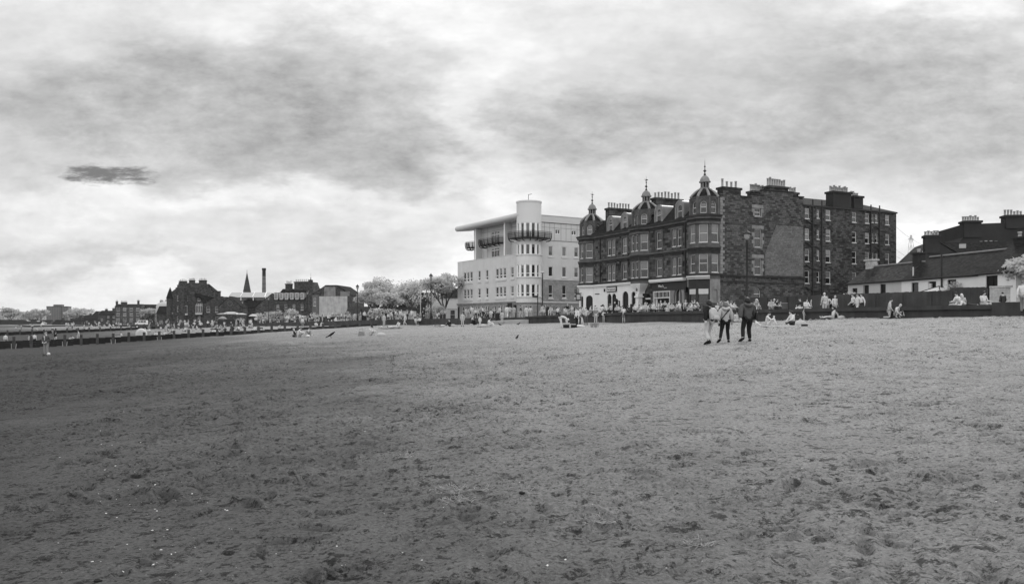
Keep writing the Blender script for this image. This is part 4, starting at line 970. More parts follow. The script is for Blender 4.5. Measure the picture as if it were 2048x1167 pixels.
    for z,s in ((h*.72,-1),(h*.72,1),(h*.5,-1),(h*.95,1)):
        mb = MB(); mb.tube([(s*3.4+ (-1)**i*0 + (i-5)*14*1.0, (i-5)*10, z-1+((i-5)/5)**2*3) for i in range(11)],.05,3); mb.build('power_line',[M_IRON],T)
def fences_walls():
    # main sea wall with its coping
    a, b = (28.55,46.9), (2.25,102.9)
    T = empty('sea_wall', (*a,1.0), 0, 'long dark concrete sea wall with overhanging coping under the promenade', 'wall')
    L = math.hypot(b[0]-a[0], b[1]-a[1]); u = ((b[0]-a[0])/L,(b[1]-a[1])/L); T.rotation_euler = (0,0,math.atan2(u[1],u[0]))
    def slab(mb, x0, x1, y0, y1, z0, z1, z0b=None, z1b=None, m=0):
        z0b = z0 if z0b is None else z0b; z1b = z1 if z1b is None else z1b
        mb.mesh([(x0,y0,z0),(x1,y0,z0b),(x1,y1,z0b),(x0,y1,z0),(x0,y0,z1),(x1,y0,z1b),(x1,y1,z1b),(x0,y1,z1)],[(0,3,2,1),(4,5,6,7),(0,1,5,4),(1,2,6,5),(2,3,7,6),(3,0,4,7)], m)
    mb = MB(); slab(mb,0,L*.62,0,.45,-.6,1.40); slab(mb,L*.62,L,0,.45,-.6,1.40,None,1.2); mb.build('wall_face',[M_CONC],T)
    mb = MB(); slab(mb,0,L*.62,-.05,.62,1.402,1.66); slab(mb,L*.62,L,-.05,.62,1.402,1.66,1.202,1.42); mb.build('coping',[M_CONC],T)
    mb = MB()
    for i in range(14): 
        x = 3+i*4.4; mb.lathe([(.09,0),(.09,.05)],0,0,8); 
    mb = MB()
    for i in range(14):
        x = 3+i*4.4; mb.tube([(x,.46,.75),(x,.40+.02,.75)],.1,8); mb.tube([(x,.4,.75),(x,.47,.75)],.09,8)
    mb.build('weep_hole',[M_BLACK],T)
    T2 = MB(); slab(T2,-5.0,-.02,-.05,.7,-.6,1.78); slab(T2,-26,-5.02,.1,.6,-.6,1.0)
    e = T2.build('sea_wall_block',[M_CONC],None); e.location = (*a,1.0); e.rotation_euler = T.rotation_euler; tag(e,'raised dark concrete block at the right end of the sea wall by the slipway','wall')
    # low retaining wall of the far promenade
    mb = MB(); pts = PROM[3:9]
    for i in range(len(pts)-1):
        p, q = pts[i], pts[i+1]; l = math.hypot(q[0]-p[0], q[1]-p[1]); uu = ((q[0]-p[0])/l,(q[1]-p[1])/l); nn = (-uu[1],uu[0])
        s0 = .5 if i == 0 else 0; n = max(1,int(l/20)); e = .35
        for k in range(n):
            f0, f1 = k/n, (k+1)/n; P0 = (p[0]+(q[0]-p[0])*f0, p[1]+(q[1]-p[1])*f0); P1 = (p[0]+(q[0]-p[0])*f1, p[1]+(q[1]-p[1])*f1); z0, z1 = landz(P0[1])+.12, landz(P1[1])+.12
            mb.mesh([(*P0,z0-3),(*P1,z1-3),(*P1,z1),(*P0,z0)]+[(P0[0]-nn[0]*e,P0[1]-nn[1]*e,z0),(P1[0]-nn[0]*e,P1[1]-nn[1]*e,z1)],[(0,3,2,1),(3,4,5,2)][::1])
    o = mb.build('promenade_edge_wall',[M_CONC]); tag(o,'low dark retaining wall along the far stretch of promenade','wall')
    # pale slab ramp at the end of the sea wall
    mb = MB(); p = (2.0,101.2)
    mb.mesh([(2.1,101.9,1.2),(-3.2,105.6,1.2),(-2.4,107.2,1.2),(2.6,103.2,1.2),(2.1,101.9,2.02),(-3.2,105.6,1.75),(-2.4,107.2,1.9),(2.6,103.2,2.05)],[(4,5,6,7),(0,4,7,3),(1,0,4,5)[::-1],(1,2,6,5),(2,3,7,6)])
    tag(mb.build('slipway_kerb',[M_CONCP]),'pale concrete slipway kerb where the sea wall ends','kerb')
    # garden fence
    def fence(pts, z, h, label, gap=.14):
        T = empty('timber_fence', (*pts[0],z), 0, label, 'fence'); O = Vector(pts[0])
        for i in range(len(pts)-1):
            p, q = Vector(pts[i]), Vector(pts[i+1]); l = (q-p).length; u = (q-p)/l; nn = Vector((-u.y,u.x)); mb = MB(); n = int(l/gap)
            for k in range(n):
                c = p+u*(k+.5)*gap-O; mb.obox((c.x,c.y),(u.x,u.y),gap*.5-.001,.012+.004*rng.random(),-.4,h+rng.uniform(-.02,.02))
            mb.build('fence_boards',[M_FENCE],T)
            for k in range(int(l/2.4)+1):
                c = p+u*min(l,k*2.4)-O-nn*.07; m2 = MB(); m2.obox((c.x,c.y),(u.x,u.y),.05,.05,-.4,h-.1); m2.build('fence_post',[M_FENCE],T)
    fence([(22.9,77.5),(28.5,67.4),(32.9,59.7)], 2.2, 1.82, 'long dark stained board fence between the promenade and the cottages')
    fence([(33.05,60.3),(35.25,59.3)], 2.2, 2.05, 'short taller stretch of dark board fence in front of the white cottage')
    fence([(16.5,84.5),(22.6,78.0)], 2.2, 1.45, 'low black fence at the foot of the tenement gable')
    # limewashed garden wall
    p, q = (35.45,59.2), (42.5,47.5); l = math.hypot(q[0]-p[0],q[1]-p[1]); u = ((q[0]-p[0])/l,(q[1]-p[1])/l)
    mb = MB(); mb.obox(((p[0]+q[0])/2,(p[1]+q[1])/2),u,l/2,.2,1.9,4.15); mb.obox(((p[0]+q[0])/2,(p[1]+q[1])/2),u,l/2,.26,4.16,4.3)
    tag(mb.build('garden_wall',[M_PALEST]),'pale limewashed stone garden wall at the right end of the promenade','wall')
    # gazebo roof behind the fence
    g = empty('garden_gazebo',(at(1878,64),64,1.95),R(20),'garden gazebo with a pale pitched canopy peeping over the fence','gazebo')
    mb = MB(); mb.mesh([(-1.2,-1.2,2.0),(1.2,-1.2,2.0),(1.2,1.2,2.0),(-1.2,1.2,2.0),(0,0,2.55)],[(0,1,4),(1,2,4),(2,3,4),(3,0,4)]); mb.build('canopy',[C_WHITE],g)
    mb = MB()
    for x,y in ((-1.2,-1.2),(1.2,-1.2),(1.2,1.2),(-1.2,1.2)):
        mb.tube([(x,y,2.02),(0,0,2.58)],.035,5); mb.tube([(x,y,-.1),(x,y,2.0)],.04,5)
    mb.build('gazebo_frame',[M_IRON],g)
def groyne():
    def one(p, q, n, h, zf, label, props):
        T = empty('timber_groyne', (*p,zf(0)), 0, label, 'groyne'); O = Vector((*p,zf(0))); P, Q = Vector(p), Vector(q); u = (Q-P).normalized(); l = (Q-P).length; nn = Vector((u.y,-u.x))
        pl = MB()
        for k in range(n):
            f0, f1 = k/n, (k+1)/n; c = (P+(Q-P)*(f0+f1)/2); z = zf((f0+f1)/2); top = h((f0+f1)/2)
            for s in range(4):
                off = c-Vector((O.x,O.y)); zz = z-O.z+top-(s+1)*top/4 if top > .5 else z-O.z+top-(s+1)*.22
                hh = max(top/4,.22); pl.obox((off.x+nn.x*.02*(s%2),off.y+nn.y*.02*(s%2)),(u.x,u.y),l/n/2+.01,.06,zz+.01,zz+hh)
        pl.build('planks',[M_TIMBER],T)
        for k in range(n):
            f = (k+.5)/n; c = P+(Q-P)*f-Vector((O.x,O.y)); z = zf(f)-O.z; top = h(f); m2 = MB()
            m2.obox((c.x+nn.x*.18,c.y+nn.y*.18),(u.x,u.y),.17,.1,z-.6,z+top+rng.uniform(.48,.6)); m2.build('post',[M_TIMBERP],T)
            if k in props:
                m2 = MB()
                for s in (-1,1): m2.tube([(c.x+u.x*.28*s+nn.x*.2,c.y+u.y*.28*s+nn.y*.2,z+top*.62),(c.x+u.x*.22*s+nn.x*.9,c.y+u.y*.22*s+nn.y*.9,z-.15)],.05,5)
                m2.build('brace',[M_METAL],T)
    Z = lambda p, q: (lambda f: bz(p[0]+(q[0]-p[0])*f, p[1]+(q[1]-p[1])*f))
    p, q = (-90,91.6), (-21.6,127.9)
    one(p, q, 40, lambda f: 1.0-.85*max(0,(f-.35)/.65), lambda f: max(bz(p[0]+(q[0]-p[0])*f, p[1]+(q[1]-p[1])*f),-2.2)+.02, 'dark timber groyne of planks and square posts running down to the sea', (14,17,20,23))
    p2, q2 = (-150,175), (-103,231)
    one(p2, q2, 26, lambda f: 1.0-.4*f, lambda f: max(bz(p2[0]+(q2[0]-p2[0])*f, p2[1]+(q2[1]-p2[1])*f),-2.2)+.02, 'second timber groyne farther along the beach, low and dark', ())
# ------------------------------------------------------------------ the town along the far promenade
def far_building(name, label, px, Y, rz, w, dep, eave, ridge, wm, rm, rows, cols, chims=(), base=None, gable='x', cat='building', ww=1.1, wh=1.7, kind='sash', skip=()):
    """front on local -y, w wide; ridge along local x (gable='x'), or gable end to the front (gable='y'), or flat (None)"""
    z = landz(Y) if base is None else base
    T = empty(name, (at(px,Y),Y,z), R(rz), label, cat); mb = MB(); hs = []
    for r_ in range(rows):
        zz = .9+(eave-.6)*r_/max(1,rows)
        for c in range(cols):
            if (r_,c) in skip: continue
            x = (c+.5)/cols*w; hs.append((x-ww/2,x+ww/2,zz,min(zz+wh,eave-.3),kind))
    wall(mb,(-w/2,0),(w/2,0),-1.5,eave,hs,T,r=.12); wall(mb,(w/2,0),(w/2,dep),-1.5,eave,[(dep*.3-.5,dep*.3+.5,eave*.6,eave*.6+1.6,'sash')] if rows > 1 else (),T,r=.12)
    mb.mesh([(-w/2,0,-1.5),(-w/2,dep,-1.5),(-w/2,dep,eave),(-w/2,0,eave),(w/2,dep,-1.5),(w/2,dep,eave)],[(0,3,2,1),(1,2,5,4)])
    if gable == 'y': mb.face([(-w/2,0,eave),(w/2,0,eave),(0,0,ridge)]); mb.face([(w/2,dep,eave),(-w/2,dep,eave),(0,dep,ridge)])
    if gable == 'x': mb.face([(w/2,0,eave),(w/2,dep,eave),(w/2,dep/2,ridge)]); mb.face([(-w/2,dep,eave),(-w/2,0,eave),(-w/2,dep/2,ridge)])
    mb.build('wall',[wm],T); mb = MB(); e = .25
    if gable == 'y':
        for s in (-1,1):
            q = [(s*(w/2+e),-.15,eave-.1),(0,-.15,ridge+.08),(0,dep,ridge+.08),(s*(w/2+e),dep,eave-.1)]; mb.face(q if s < 0 else q[::-1])
    elif gable == 'x':
        mb.face([(-w/2-.1,-e,eave-.1),(w/2+.1,-e,eave-.1),(w/2+.1,dep/2,ridge+.08),(-w/2-.1,dep/2,ridge+.08)]); mb.face([(w/2+.1,dep+e,eave-.1),(-w/2-.1,dep+e,eave-.1),(-w/2-.1,dep/2,ridge+.08),(w/2+.1,dep/2,ridge+.08)])
    else: mb.box(-w/2-.15,w/2+.15,-.15,dep+.15,eave+.002,eave+.5)
    mb.build('roof',[rm],T)
    for c in chims: chimney(T,*c)
    return T
def far_town():
    # the tall baronial house
    Y = 270; T = empty('baronial_house',(at(384,Y),Y,landz(Y)),R(8),'tall dark baronial stone house with a pointed corner turret, bay window and balconies','house'); z0 = -2
    mb = MB(); hs = []
    for r_,zz in enumerate((1.2,4.6,8.2)):
        for x in (2.0,4.6,8.6,11.4): 
            if (r_,x) not in ((1,4.6),(1,8.6)): hs.append((x,x+.9,zz,zz+1.8,'sash'))
    hs += [(3.6,5.2,4.2,6.9,'triplenosill'),(8.2,10.2,4.4,7.4,'triplenosill')]
    wall(mb,(-6.8,0),(7.0,0),z0,11.2,hs,T); wall(mb,(7.0,0),(7.0,10),z0,11.2,(),T); mb.mesh([(-6.8,0,z0),(-6.8,10,z0),(-6.8,10,11.2),(-6.8,0,11.2)],[(0,3,2,1)])
    pr = [(-6.8,11.2),(-5.9,11.2),(-5.9,11.9),(-5.3,11.9),(-5.3,12.7),(-4.8,12.7),(-4.8,13.6),(-4.4,13.6),(-4.4,14.3),(4.4,14.3),(4.4,13.6),(5.0,13.6),(5.0,12.6),(5.9,12.6),(5.9,11.8),(6.4,11.8),(6.4,11.2),(7.0,11.2)]; n = len(pr)
    mb.mesh([(x,0,z) for x,z in pr]+[(x,1.0,z) for x,z in pr],[tuple(range(n-1,-1,-1))[::-1][::-1][::-1],tuple(range(n,2*n))[::-1]]+[(i,n+i,n+i+1,i+1) for i in range(n-1)])
    mb.build('wall',[M_RUBDK],T)
    mb = MB(); mb.face([(-6.9,.9,11.2),(7.1,.9,11.2),(4.4,5,14.2),(-4.4,5,14.2)]); mb.face([(7.1,.9,11.2),(7.1,10,11.2),(4.4,5,14.2)]); mb.face([(-6.9,10,11.2),(-6.9,.9,11.2),(-4.4,5,14.2)])
    mb.face([(1.0,-.8,9.6),(7.6,-.8,7.2),(7.6,.05,9.4),(1.0,.05,11)]); mb.build('roof',[M_SLATE],T)
    for (x0,x1,k) in ((-4.2,-1.8,4),(-1.0,.8,5),(2.2,4.6,5)): chimney(T,x0,x1,.05,1.0,13.2,14.9+.3*(k-4),k,M_RUBDK,'x',.6,.2)
    mb = MB(); mb.lathe([(1.15,z0),(1.15,9.0)],-7.2,.6,10,0); mb.build('turret',[M_RUBDK],T); mb = MB(); mb.lathe([(1.35,8.95),(.7,11),(.05,12.8)],-7.2,.6,10,0); mb.build('turret_roof',[M_SLATE],T)
    mb = MB(); mb.lathe([(1.5,z0),(1.5,12.4),(1.3,12.6)],-2.9,.2,8,0,PI/8); mb.build('bay',[M_RUBDK],T)
    for (x,z) in ((-2.4,3.4),(2.4,3.6)):
        mb = MB(); mb.box(x-1.1,x+1.1,-.9,-.02,z,z+.55); 
        for k in range(4): mb.box(x-1.05+k*.68,x-.97+k*.68,-.9,-.82,z+.55,z+3.1)
        mb.box(x-1.1,x+1.1,-.92,-.8,z+3.1,z+3.2); mb.build('balcony',[M_PANEL],T)
    # linked wing with a tall end stack and a small gable with a round window
    far_building('brick_wing','dark brick wing with a tall square end chimney joined to the baronial house',434,262,6,8.4,8,7.2,9.6,M_RUBDK,M_SLATE,2,3,[(-.8,.9,.2,1.2,6.5,11.2,0,M_RUBDK)],wh=1.9,gable='y',skip=((0,0),))
    W = far_building('gabled_hall','dark gabled hall with one round window under its peak',460,256,6,7.2,9,5.8,9.2,M_RUBDK,M_SLATE,1,2,gable='y',ww=1.0,wh=.9)
    mb = MB(); mb.lathe([(.85,-.12),(.85,.02),(.6,.02),(.6,-.12)],0,0,16,0); mb.lathe([(.6,-.05),(.01,-.04)],0,0,16,1); o = mb.build('round_window',[M_DRESS,M_BLACK],W,loc=(0,-.01,6.9)); o.rotation_euler = (PI/2,0,0)
    B = far_building('swimming_baths','long low hall with a glazed pale rooflight along its ridge',490,268,4,22,12,5.9,9.6,M_RUBDK,M_SLATE,1,6,gable='x',wh=1.1,ww=1.3)
    mb = MB(); mb.box(-6.5,10,4.0,8.0,8.2,9.6,1); mb.mesh([(-6.8,3.8,9.6),(10.3,3.8,9.6),(9.6,6,11.2),(-6.1,6,11.2),(-6.8,8.2,9.6),(10.3,8.2,9.6)],[(0,1,2,3),(3,2,5,4),(0,3,4),(1,5,2)],0)
    g = mb.build('rooflight',[M('rooflight_glass',.42,.1),M_GLASS],B); mb = MB()
    for i in range(5): mb.box(-6.6+i*4.1,-6.35+i*4.1,3.9,4.02,8.15,9.66)
    for i in range(5): mb.tube([(-6.7+i*4.1,3.75,9.65),(-6.1+i*3.9,6,11.28)],.12,4)
    mb.box(-6.8,10.3,3.88,4.0,8.05,8.2); mb.box(-6.8,10.3,3.72,3.86,9.52,9.66); mb.build('glazing_bar',[M_WHITE2],g)
    far_building('stone_hall','broad dark stone gable without windows left of the dormered terrace',544,240,6,9.6,10,5.4,9.4,M_RUBBLE,M_SLATE,0,0,gable='y')
    D = far_building('dormered_terrace','dark stone terrace with a row of pale dormers and a spired gable',588,236,-16,13.5,10,7.4,10.8,M_RUBDK,M_SLATE,2,5,[(-5.4,-3.6,4,5.2,9.6,12.4,4,M_RUBDK),(-2.6,2.8,4.4,5.6,9.6,13.0,8,M_RUBDK)],wh=1.7,ww=.9)
    for i in range(6):
        x = -6+i*1.75; mb = MB(); mb.box(x-.5,x+.5,-.1,2.2,7.5,9.5,0); mb.box(x-.34,x+.34,-.13,-.101,7.7,9.3,1); mb.box(x-.55,x+.55,-.15,2.3,9.502,9.62,2); mb.build('dormer',[M_PANEL,M_GLASSB,M_SLATE],D)
    mb = MB(); mb.mesh([(4.2,-.4,-1.5),(6.9,-.4,-1.5),(6.9,-.4,9.2),(5.55,-.4,12.6),(4.2,-.4,9.2),(4.2,4,-1.5),(6.9,4,-1.5),(6.9,4,9.2),(5.55,4,12.6),(4.2,4,9.2)],[(0,1,2,3,4),(1,6,7,2),(2,7,8,3),(4,3,8,9),(0,4,9,5)]); mb.box(5.1,6.0,-.45,.45,12.2,13.2); mb.build('gable_bay',[M_RUBDK],D)
    mb = MB(); mb.lathe([(.3,13.1),(.1,13.5),(.16,13.8),(.03,14.0),(.02,15.4)],5.55,0,6); mb.build('finial',[M_IRON],D)
    # the house with the big patched blank gable
    Y = 222; T = empty('blank_gable_house',(at(664,Y),Y,landz(Y)),R(-6),'stone house whose broad blank gable carries a big patch of pale stained render','house')
    mb = MB(); pr = [(-5.6,-2),(5.6,-2),(5.6,8.2),(3.6,9.2),(1.5,10.9),(-1.8,10.9),(-5.6,8.4)]; n = len(pr)
    mb.mesh([(x,0,z) for x,z in pr]+[(x,12,z) for x,z in pr],[tuple(range(n)),tuple(range(2*n-1,n-1,-1))]+[(i,n+i,n+(i+1)%n,(i+1)%n) for i in range(n)])
    mb.build('wall',[M_RUBDK],T)
    mb = MB(); mb.box(-3.7,4.4,-.07,-.005,2.3,7.9); mb.build('render_patch',[streaked('stained_old_render',.36,.3)],T)
    mb = MB(); mb.box(-2.2,1.0,-.05,-.004,7.95,10.5,0); mb.box(2.4,5.0,-.05,-.004,7.95,9.2,1); mb.build('gable_patch',[streaked('grimy_old_render',.18,.4),M('grey_gable_patch',.18,.1)],T)
    mb = MB(); mb.box(-4.9,5.6,-.16,-.005,2.05,2.29); mb.box(-5.6,5.7,-.9,-.02,-1.5,.3,1); mb.build('ledge',[M_SOOT,M_RUBDK],T)
    mb = MB(); mb.face([(-5.8,-.15,8.25),(-1.8,-.15,11.0),(-1.8,12,11.0),(-5.8,12,8.25)][::-1]); mb.face([(-1.8,-.15,11.0),(1.5,-.15,11.0),(1.5,12,11.0),(-1.8,12,11.0)]); mb.face([(1.5,-.15,11.0),(5.7,-.15,8.15),(5.7,12,8.15),(1.5,12,11.0)]); mb.build('roof',[M_SLATE],T)
    mb = MB(); wall(mb,(-5.65,-.2),(-3.75,-.2),-1.5,8.3,[(.4,1.15,1.0,3.4,'sash'),(.4,1.15,5.2,7.4,'sash')],T,r=.12); mb.mesh([(-3.75,-.2,-1.5),(-3.75,0,-1.5),(-3.75,0,8.3),(-3.75,-.2,8.3),(-5.65,-.2,8.3),(-5.65,0,8.3)],[(0,1,2,3),(4,3,2,5)]); mb.build('window_strip',[M('ashlar_grey',.1,.3,1)],T)
    # church spire and works chimney
    Y = 430; k = F/Y; T = empty('church_spire',(at(494,Y),Y,landz(Y)),R(22),'slender dark stone church spire behind the glazed roof','spire'); h = (HZ-545)/k+CAMZ-landz(Y)
    mb = MB(); mb.lathe([(3.6,-1),(3.6,h*.4)],0,0,4,0,PI/4); mb.build('tower',[M_RUBDK],T); mb = MB(); mb.lathe([(3.6,h*.4),(2.9,h*.48),(.12,h),(.05,h+1.6)],0,0,8,0); mb.build('steeple',[M_RUBDK],T)
    Y = 380; k = F/Y; T = empty('factory_chimney',(at(528,Y),Y,landz(Y)),0,'tall round brick factory chimney with a black top','chimney'); h = (HZ-536)/k+CAMZ-landz(Y)
    mb = MB(); mb.lathe([(1.15,-1),(.82,h*.86)],0,0,16); mb.build('shaft',[M('stack_brick',.13,.2,.5)],T); mb = MB(); mb.lathe([(.84,h*.86),(.82,h*.96),(.95,h*.965),(.95,h)],0,0,16); mb.build('crown',[M_BLACK],T)
    mb = MB()
    for i in range(7): z = h*(.3+i*.085); mb.lathe([(1.17-.33*z/(h*.86)+.02,z),(1.17-.33*z/(h*.86)+.02,z+.2)],0,0,16)
    mb.build('iron_band',[M_IRON],T)
    # the terrace farther left, tower block, small houses
    far_building('stone_tenement','square dark stone tenement with corner windows at the head of the far terrace',256,430,14,13,12,12.0,13.2,M_RUBBLE,M_SLATE,4,4,[(-6.3,-5.3,1,2,11.5,14.6,2,M_RUBDK),(-4,-1,2,3.2,12,14.2,6,M_RUBDK)],base=-1.5,ww=1.6,wh=1.8)
    far_building('stone_terrace','long dark stone terrace with several chimney stacks beyond the tent',306,440,14,17,10,10.6,13.2,M_RUBDK,M_SLATE,3,6,[(-8.2,-7.2,1,2,11,15.2,2,M_RUBDK),(3,4.6,3,4.2,12,15.2,4,M_RUBDK),(5.6,6.8,3,4.2,12,15.4,3,M_RUBDK)],base=-1.5,ww=1.1,wh=1.7)
    far_building('stone_cottage','low dark house with a pale door beside the pointed turret',332,300,6,7,7,5.2,8.0,M_RUBDK,M_SLATE,1,2,base=-.2)
    X = empty('white_marquee',(at(332,310),310,5.2),0,'white domed canopy on the roof next to the turret','canopy'); mb = MB(); mb.lathe([(3.6,-6.5),(3.6,2.6),(3.2,3.6),(2.0,4.4),(.3,4.8)],0,0,14); mb.build('canopy',[C_PALE],X)
    Y = 1100; k = F/Y; zt = (HZ-608.5)/k+CAMZ; T = empty('tower_block',(at(114.5,Y),Y,-8),R(12),'grey concrete tower block standing alone on the far left skyline','tower block'); zt += 8; zm = zt-3.2
    w = 27; mb = MB(); hs = []
    for r_ in range(11):
        for c in range(9): hs.append((c*3+.7,c*3+2.3,5+r_*2.6,6.2+r_*2.6,None,1))
    wall(mb,(-w/2,0),(w/2,0),-8,zm,hs,None,r=.3); mb.mesh([(w/2,0,-8),(w/2,14,-8),(w/2,14,zm),(w/2,0,zm),(-w/2,0,-8),(-w/2,14,-8),(-w/2,14,zm),(-w/2,0,zm)],[(0,1,2,3),(4,7,6,5),(3,2,6,7)])
    mb.box(4.4,6,-.3,-.02,-8,zm,1); mb.build('wall',[M('tower_concrete',.13,.1,.2),M('tower_glass',.07,.3,.3)],T); mb = MB(); mb.box(-w/2-.2,w/2+.2,-.3,14.2,zm+.01,zm+.7,1); mb.box(-5.5,5.5,2,10,zm+.71,zt+.01,0); mb.build('roof',[M('tower_roof_concrete',.1,.1),M_IRON],T)
    spec = [(20,800,26,5,8,M_DARKR),(46,760,20,4,6.5,M_RUBDK),(60,900,14,6,9,M_GREYST),(84,820,16,5,8,M_RUBDK),(112,640,7,4.5,7.5,M_DARKR),(128,640,9,5,7,M_RUBDK),(150,620,10,5.5,8,M_RUBDK),(166,700,12,8,11.5,M_RUBDK),(182,560,11,6,9,M_DARKR),(196,580,10,9,12,M_RUBDK),(211,520,9,8.5,11.5,M_RUBDK),(222,500,7,9,11,M_DARKR),(70,700,9,4,6,M_PANEL)]
    txt = ['long low dark shed at the far left edge of the town','low flat roofed hall in front of the far trees','grey stone villa among the far trees left of the tower block','dark house close by the left foot of the tower block','small dark house with its gable in front of the tower block','dark house with pale doors right of the tower block','row house beyond the second groyne','tall dark house on the skyline right of the tower block','dark low house in front of the skyline row','tall narrow stone house with a pointed roof on the skyline','high dark gabled house left of the stone tenement','dark flat topped house touching the stone tenement','white bungalow among the far trees']
    for i,((px,Y,w,e,r_,m),t) in enumerate(zip(spec,txt)):
        far_building('town_house',t,px,Y,rng.uniform(-12,12),w,9,e,r_,m,M_SLATE,max(1,int(e/3)),max(2,int(w/4)),[(w*.3,w*.3+1.4,3.6,4.8,r_-1.5,r_+1.6,2,M_RUBDK)] if i > 3 else (),base=-3.5 if Y > 600 else -2,cat='house',ww=1.3,wh=1.4)
    # low houses behind the trees in the middle, and the villa beside the flats
    far_building('low_villa','low pale villa with a dark hipped roof between the trees and the flats',905,168,-10,9,8,5.4,7.4,M_PANEL,M_SLATE,1,3,wh=1.9,ww=1.1)
    far_building('slate_lodge','low dark roofed lodge behind the park railings',842,190,-6,11,8,4.6,7.6,M_DARKR,M_SLATE,1,3,wh=1.4)
    far_building('slate_cottage_row','long low dark row behind the park trees',775,205,-4,22,7,2.8,4.6,M_DRESSP,M_SLATEP,1,5,wh=1.3)
    far_building('stone_hall','dark low hall behind the airy tree',868,200,4,14,8,4.4,7.0,M_RUBBLE,M_SLATE,1,3,wh=1.3)
    hb = MB(); n = 26
    xs = np.linspace(-1900,-300,n)
    for i in range(n-1):
        h0 = 26+14*math.sin(i*.7)+8*math.sin(i*1.9); h1 = 26+14*math.sin((i+1)*.7)+8*math.sin((i+1)*1.9)
        hb.face([(xs[i],1500,-4),(xs[i+1],1500,-4),(xs[i+1],1900,h1*.6),(xs[i],1900,h0*.6)]); hb.face([(xs[i],1900,h0*.6),(xs[i+1],1900,h1*.6),(xs[i+1],2600,-4),(xs[i],2600,-4)])
    tag(hb.build('hills',[M('wooded_far_hill',.1,.4,.02)]),None,None,None,'structure')

# ------------------------------------------------------------------ trees and shrubs
def leaf_cloud(mb, c, rx, ry, rz_, n, s, rg, hollow=.35, m=0):
    for _ in range(n):
        while True:
            p = Vector((rg.uniform(-1,1),rg.uniform(-1,1),rg.uniform(-1,1)))
            if hollow < p.length < 1: break
        q = Vector((c[0]+p.x*rx, c[1]+p.y*ry, c[2]+p.z*rz_)); a = Vector((rg.gauss(0,1),rg.gauss(0,1),rg.gauss(0,1)*.7)).normalized()
        b = a.cross(Vector((rg.gauss(0,1),rg.gauss(0,1),rg.gauss(0,1)))).normalized(); k = s*rg.uniform(.6,1.3)
        mb.face([q-a*k, q+b*k*.45, q+a*k, q-b*k*.45], m)
def tree(label, px, Y, h, spread, leafm, seed, trunk_r=.22, forks=5, dens=1.0, leaf=.22, base=None, lean=0, crown0=.28, name='tree', group=None, bare=0, levels=4):
    rg = random.Random(seed); z = landz(Y) if base is None else base
    T = empty(name,(at(px,Y),Y,z-.1),rg.uniform(0,6),label,'tree',group); tr = MB(); tips = []
    def grow(p, d, L, r, lev):
        n = 4; pts = [p]; q = p; dd = d.copy()
        for i in range(n):
            dd = (dd+Vector((rg.gauss(0,.13),rg.gauss(0,.13),rg.gauss(0,.07)))).normalized(); q = q+dd*L/n; pts.append(q)
        tr.tube(pts, [r*(1-.38*i/n) for i in range(n+1)], 7 if lev == 0 else 5, 0, lev > 2)
        if lev >= levels-1: tips.append(q); tips.append(pts[2]); return
        k = forks if lev == 0 else rg.choice((2,3,3))
        a0 = rg.uniform(0,6.28)
        for i in range(k):
            a = a0+i*2*PI/k+rg.uniform(-.4,.4); t = (.5 if lev == 0 else rg.uniform(.4,.85))*spread
            nd = (dd*.75+Vector((math.cos(a)*t,math.sin(a)*t,.28 if lev < 2 else rg.uniform(-.15,.25)))).normalized()
            grow(pts[-1] if i < 2 else pts[rg.choice((-1,-2))], nd, L*rg.uniform(.66,.9), r*.58, lev+1)
    grow(Vector((0,0,-.2)), Vector((lean,0,1)).normalized(), h*crown0, trunk_r, 0)
    tr.build('trunk',[M_BARK],T,True)
    mx = max(t.z for t in tips); sc = h/mx if mx > 0 else 1
    lf = MB(); R0 = h*.1
    for t in tips:
        if rg.random() < bare: continue
        k = rg.uniform(.7,1.35); leaf_cloud(lf, (t.x,t.y,t.z), R0*k*1.15, R0*k*1.15, R0*k*.62, int(34*dens), leaf, rg, .1)
    lf.build('crown',leafm if isinstance(leafm,list) else [leafm],T)
    T.scale = (sc,sc,sc) if .45 < sc < 2.4 else (1,1,1)
    return T
def shrub(label, X, Y, z, w, h, n, leafm, seed, leaf=.14, name='shrub', cat='shrub', group=None):
    rg = random.Random(seed); T = empty(name,(X,Y,z),0,label,cat,group); st = MB(); lf = MB()
    k = max(4,int(w*2.4))
    for i in range(k):
        c = (rg.uniform(-w/2,w/2)*.85, rg.uniform(-.5,.5)*min(w,1.6)*.6, h*rg.uniform(.35,.8)); r = rg.uniform(.3,.55)*min(h,1.6)
        st.tube([(c[0]*.6,c[1]*.6,-.3),(c[0]*.85,c[1],c[2]*.5),c],[.05,.035,.012],4); leaf_cloud(lf,c,r*1.15,r,r*.75,n//k,leaf,rg,.2)
    st.build('stems',[M_BARK],T); lf.build('foliage',[leafm],T); return T
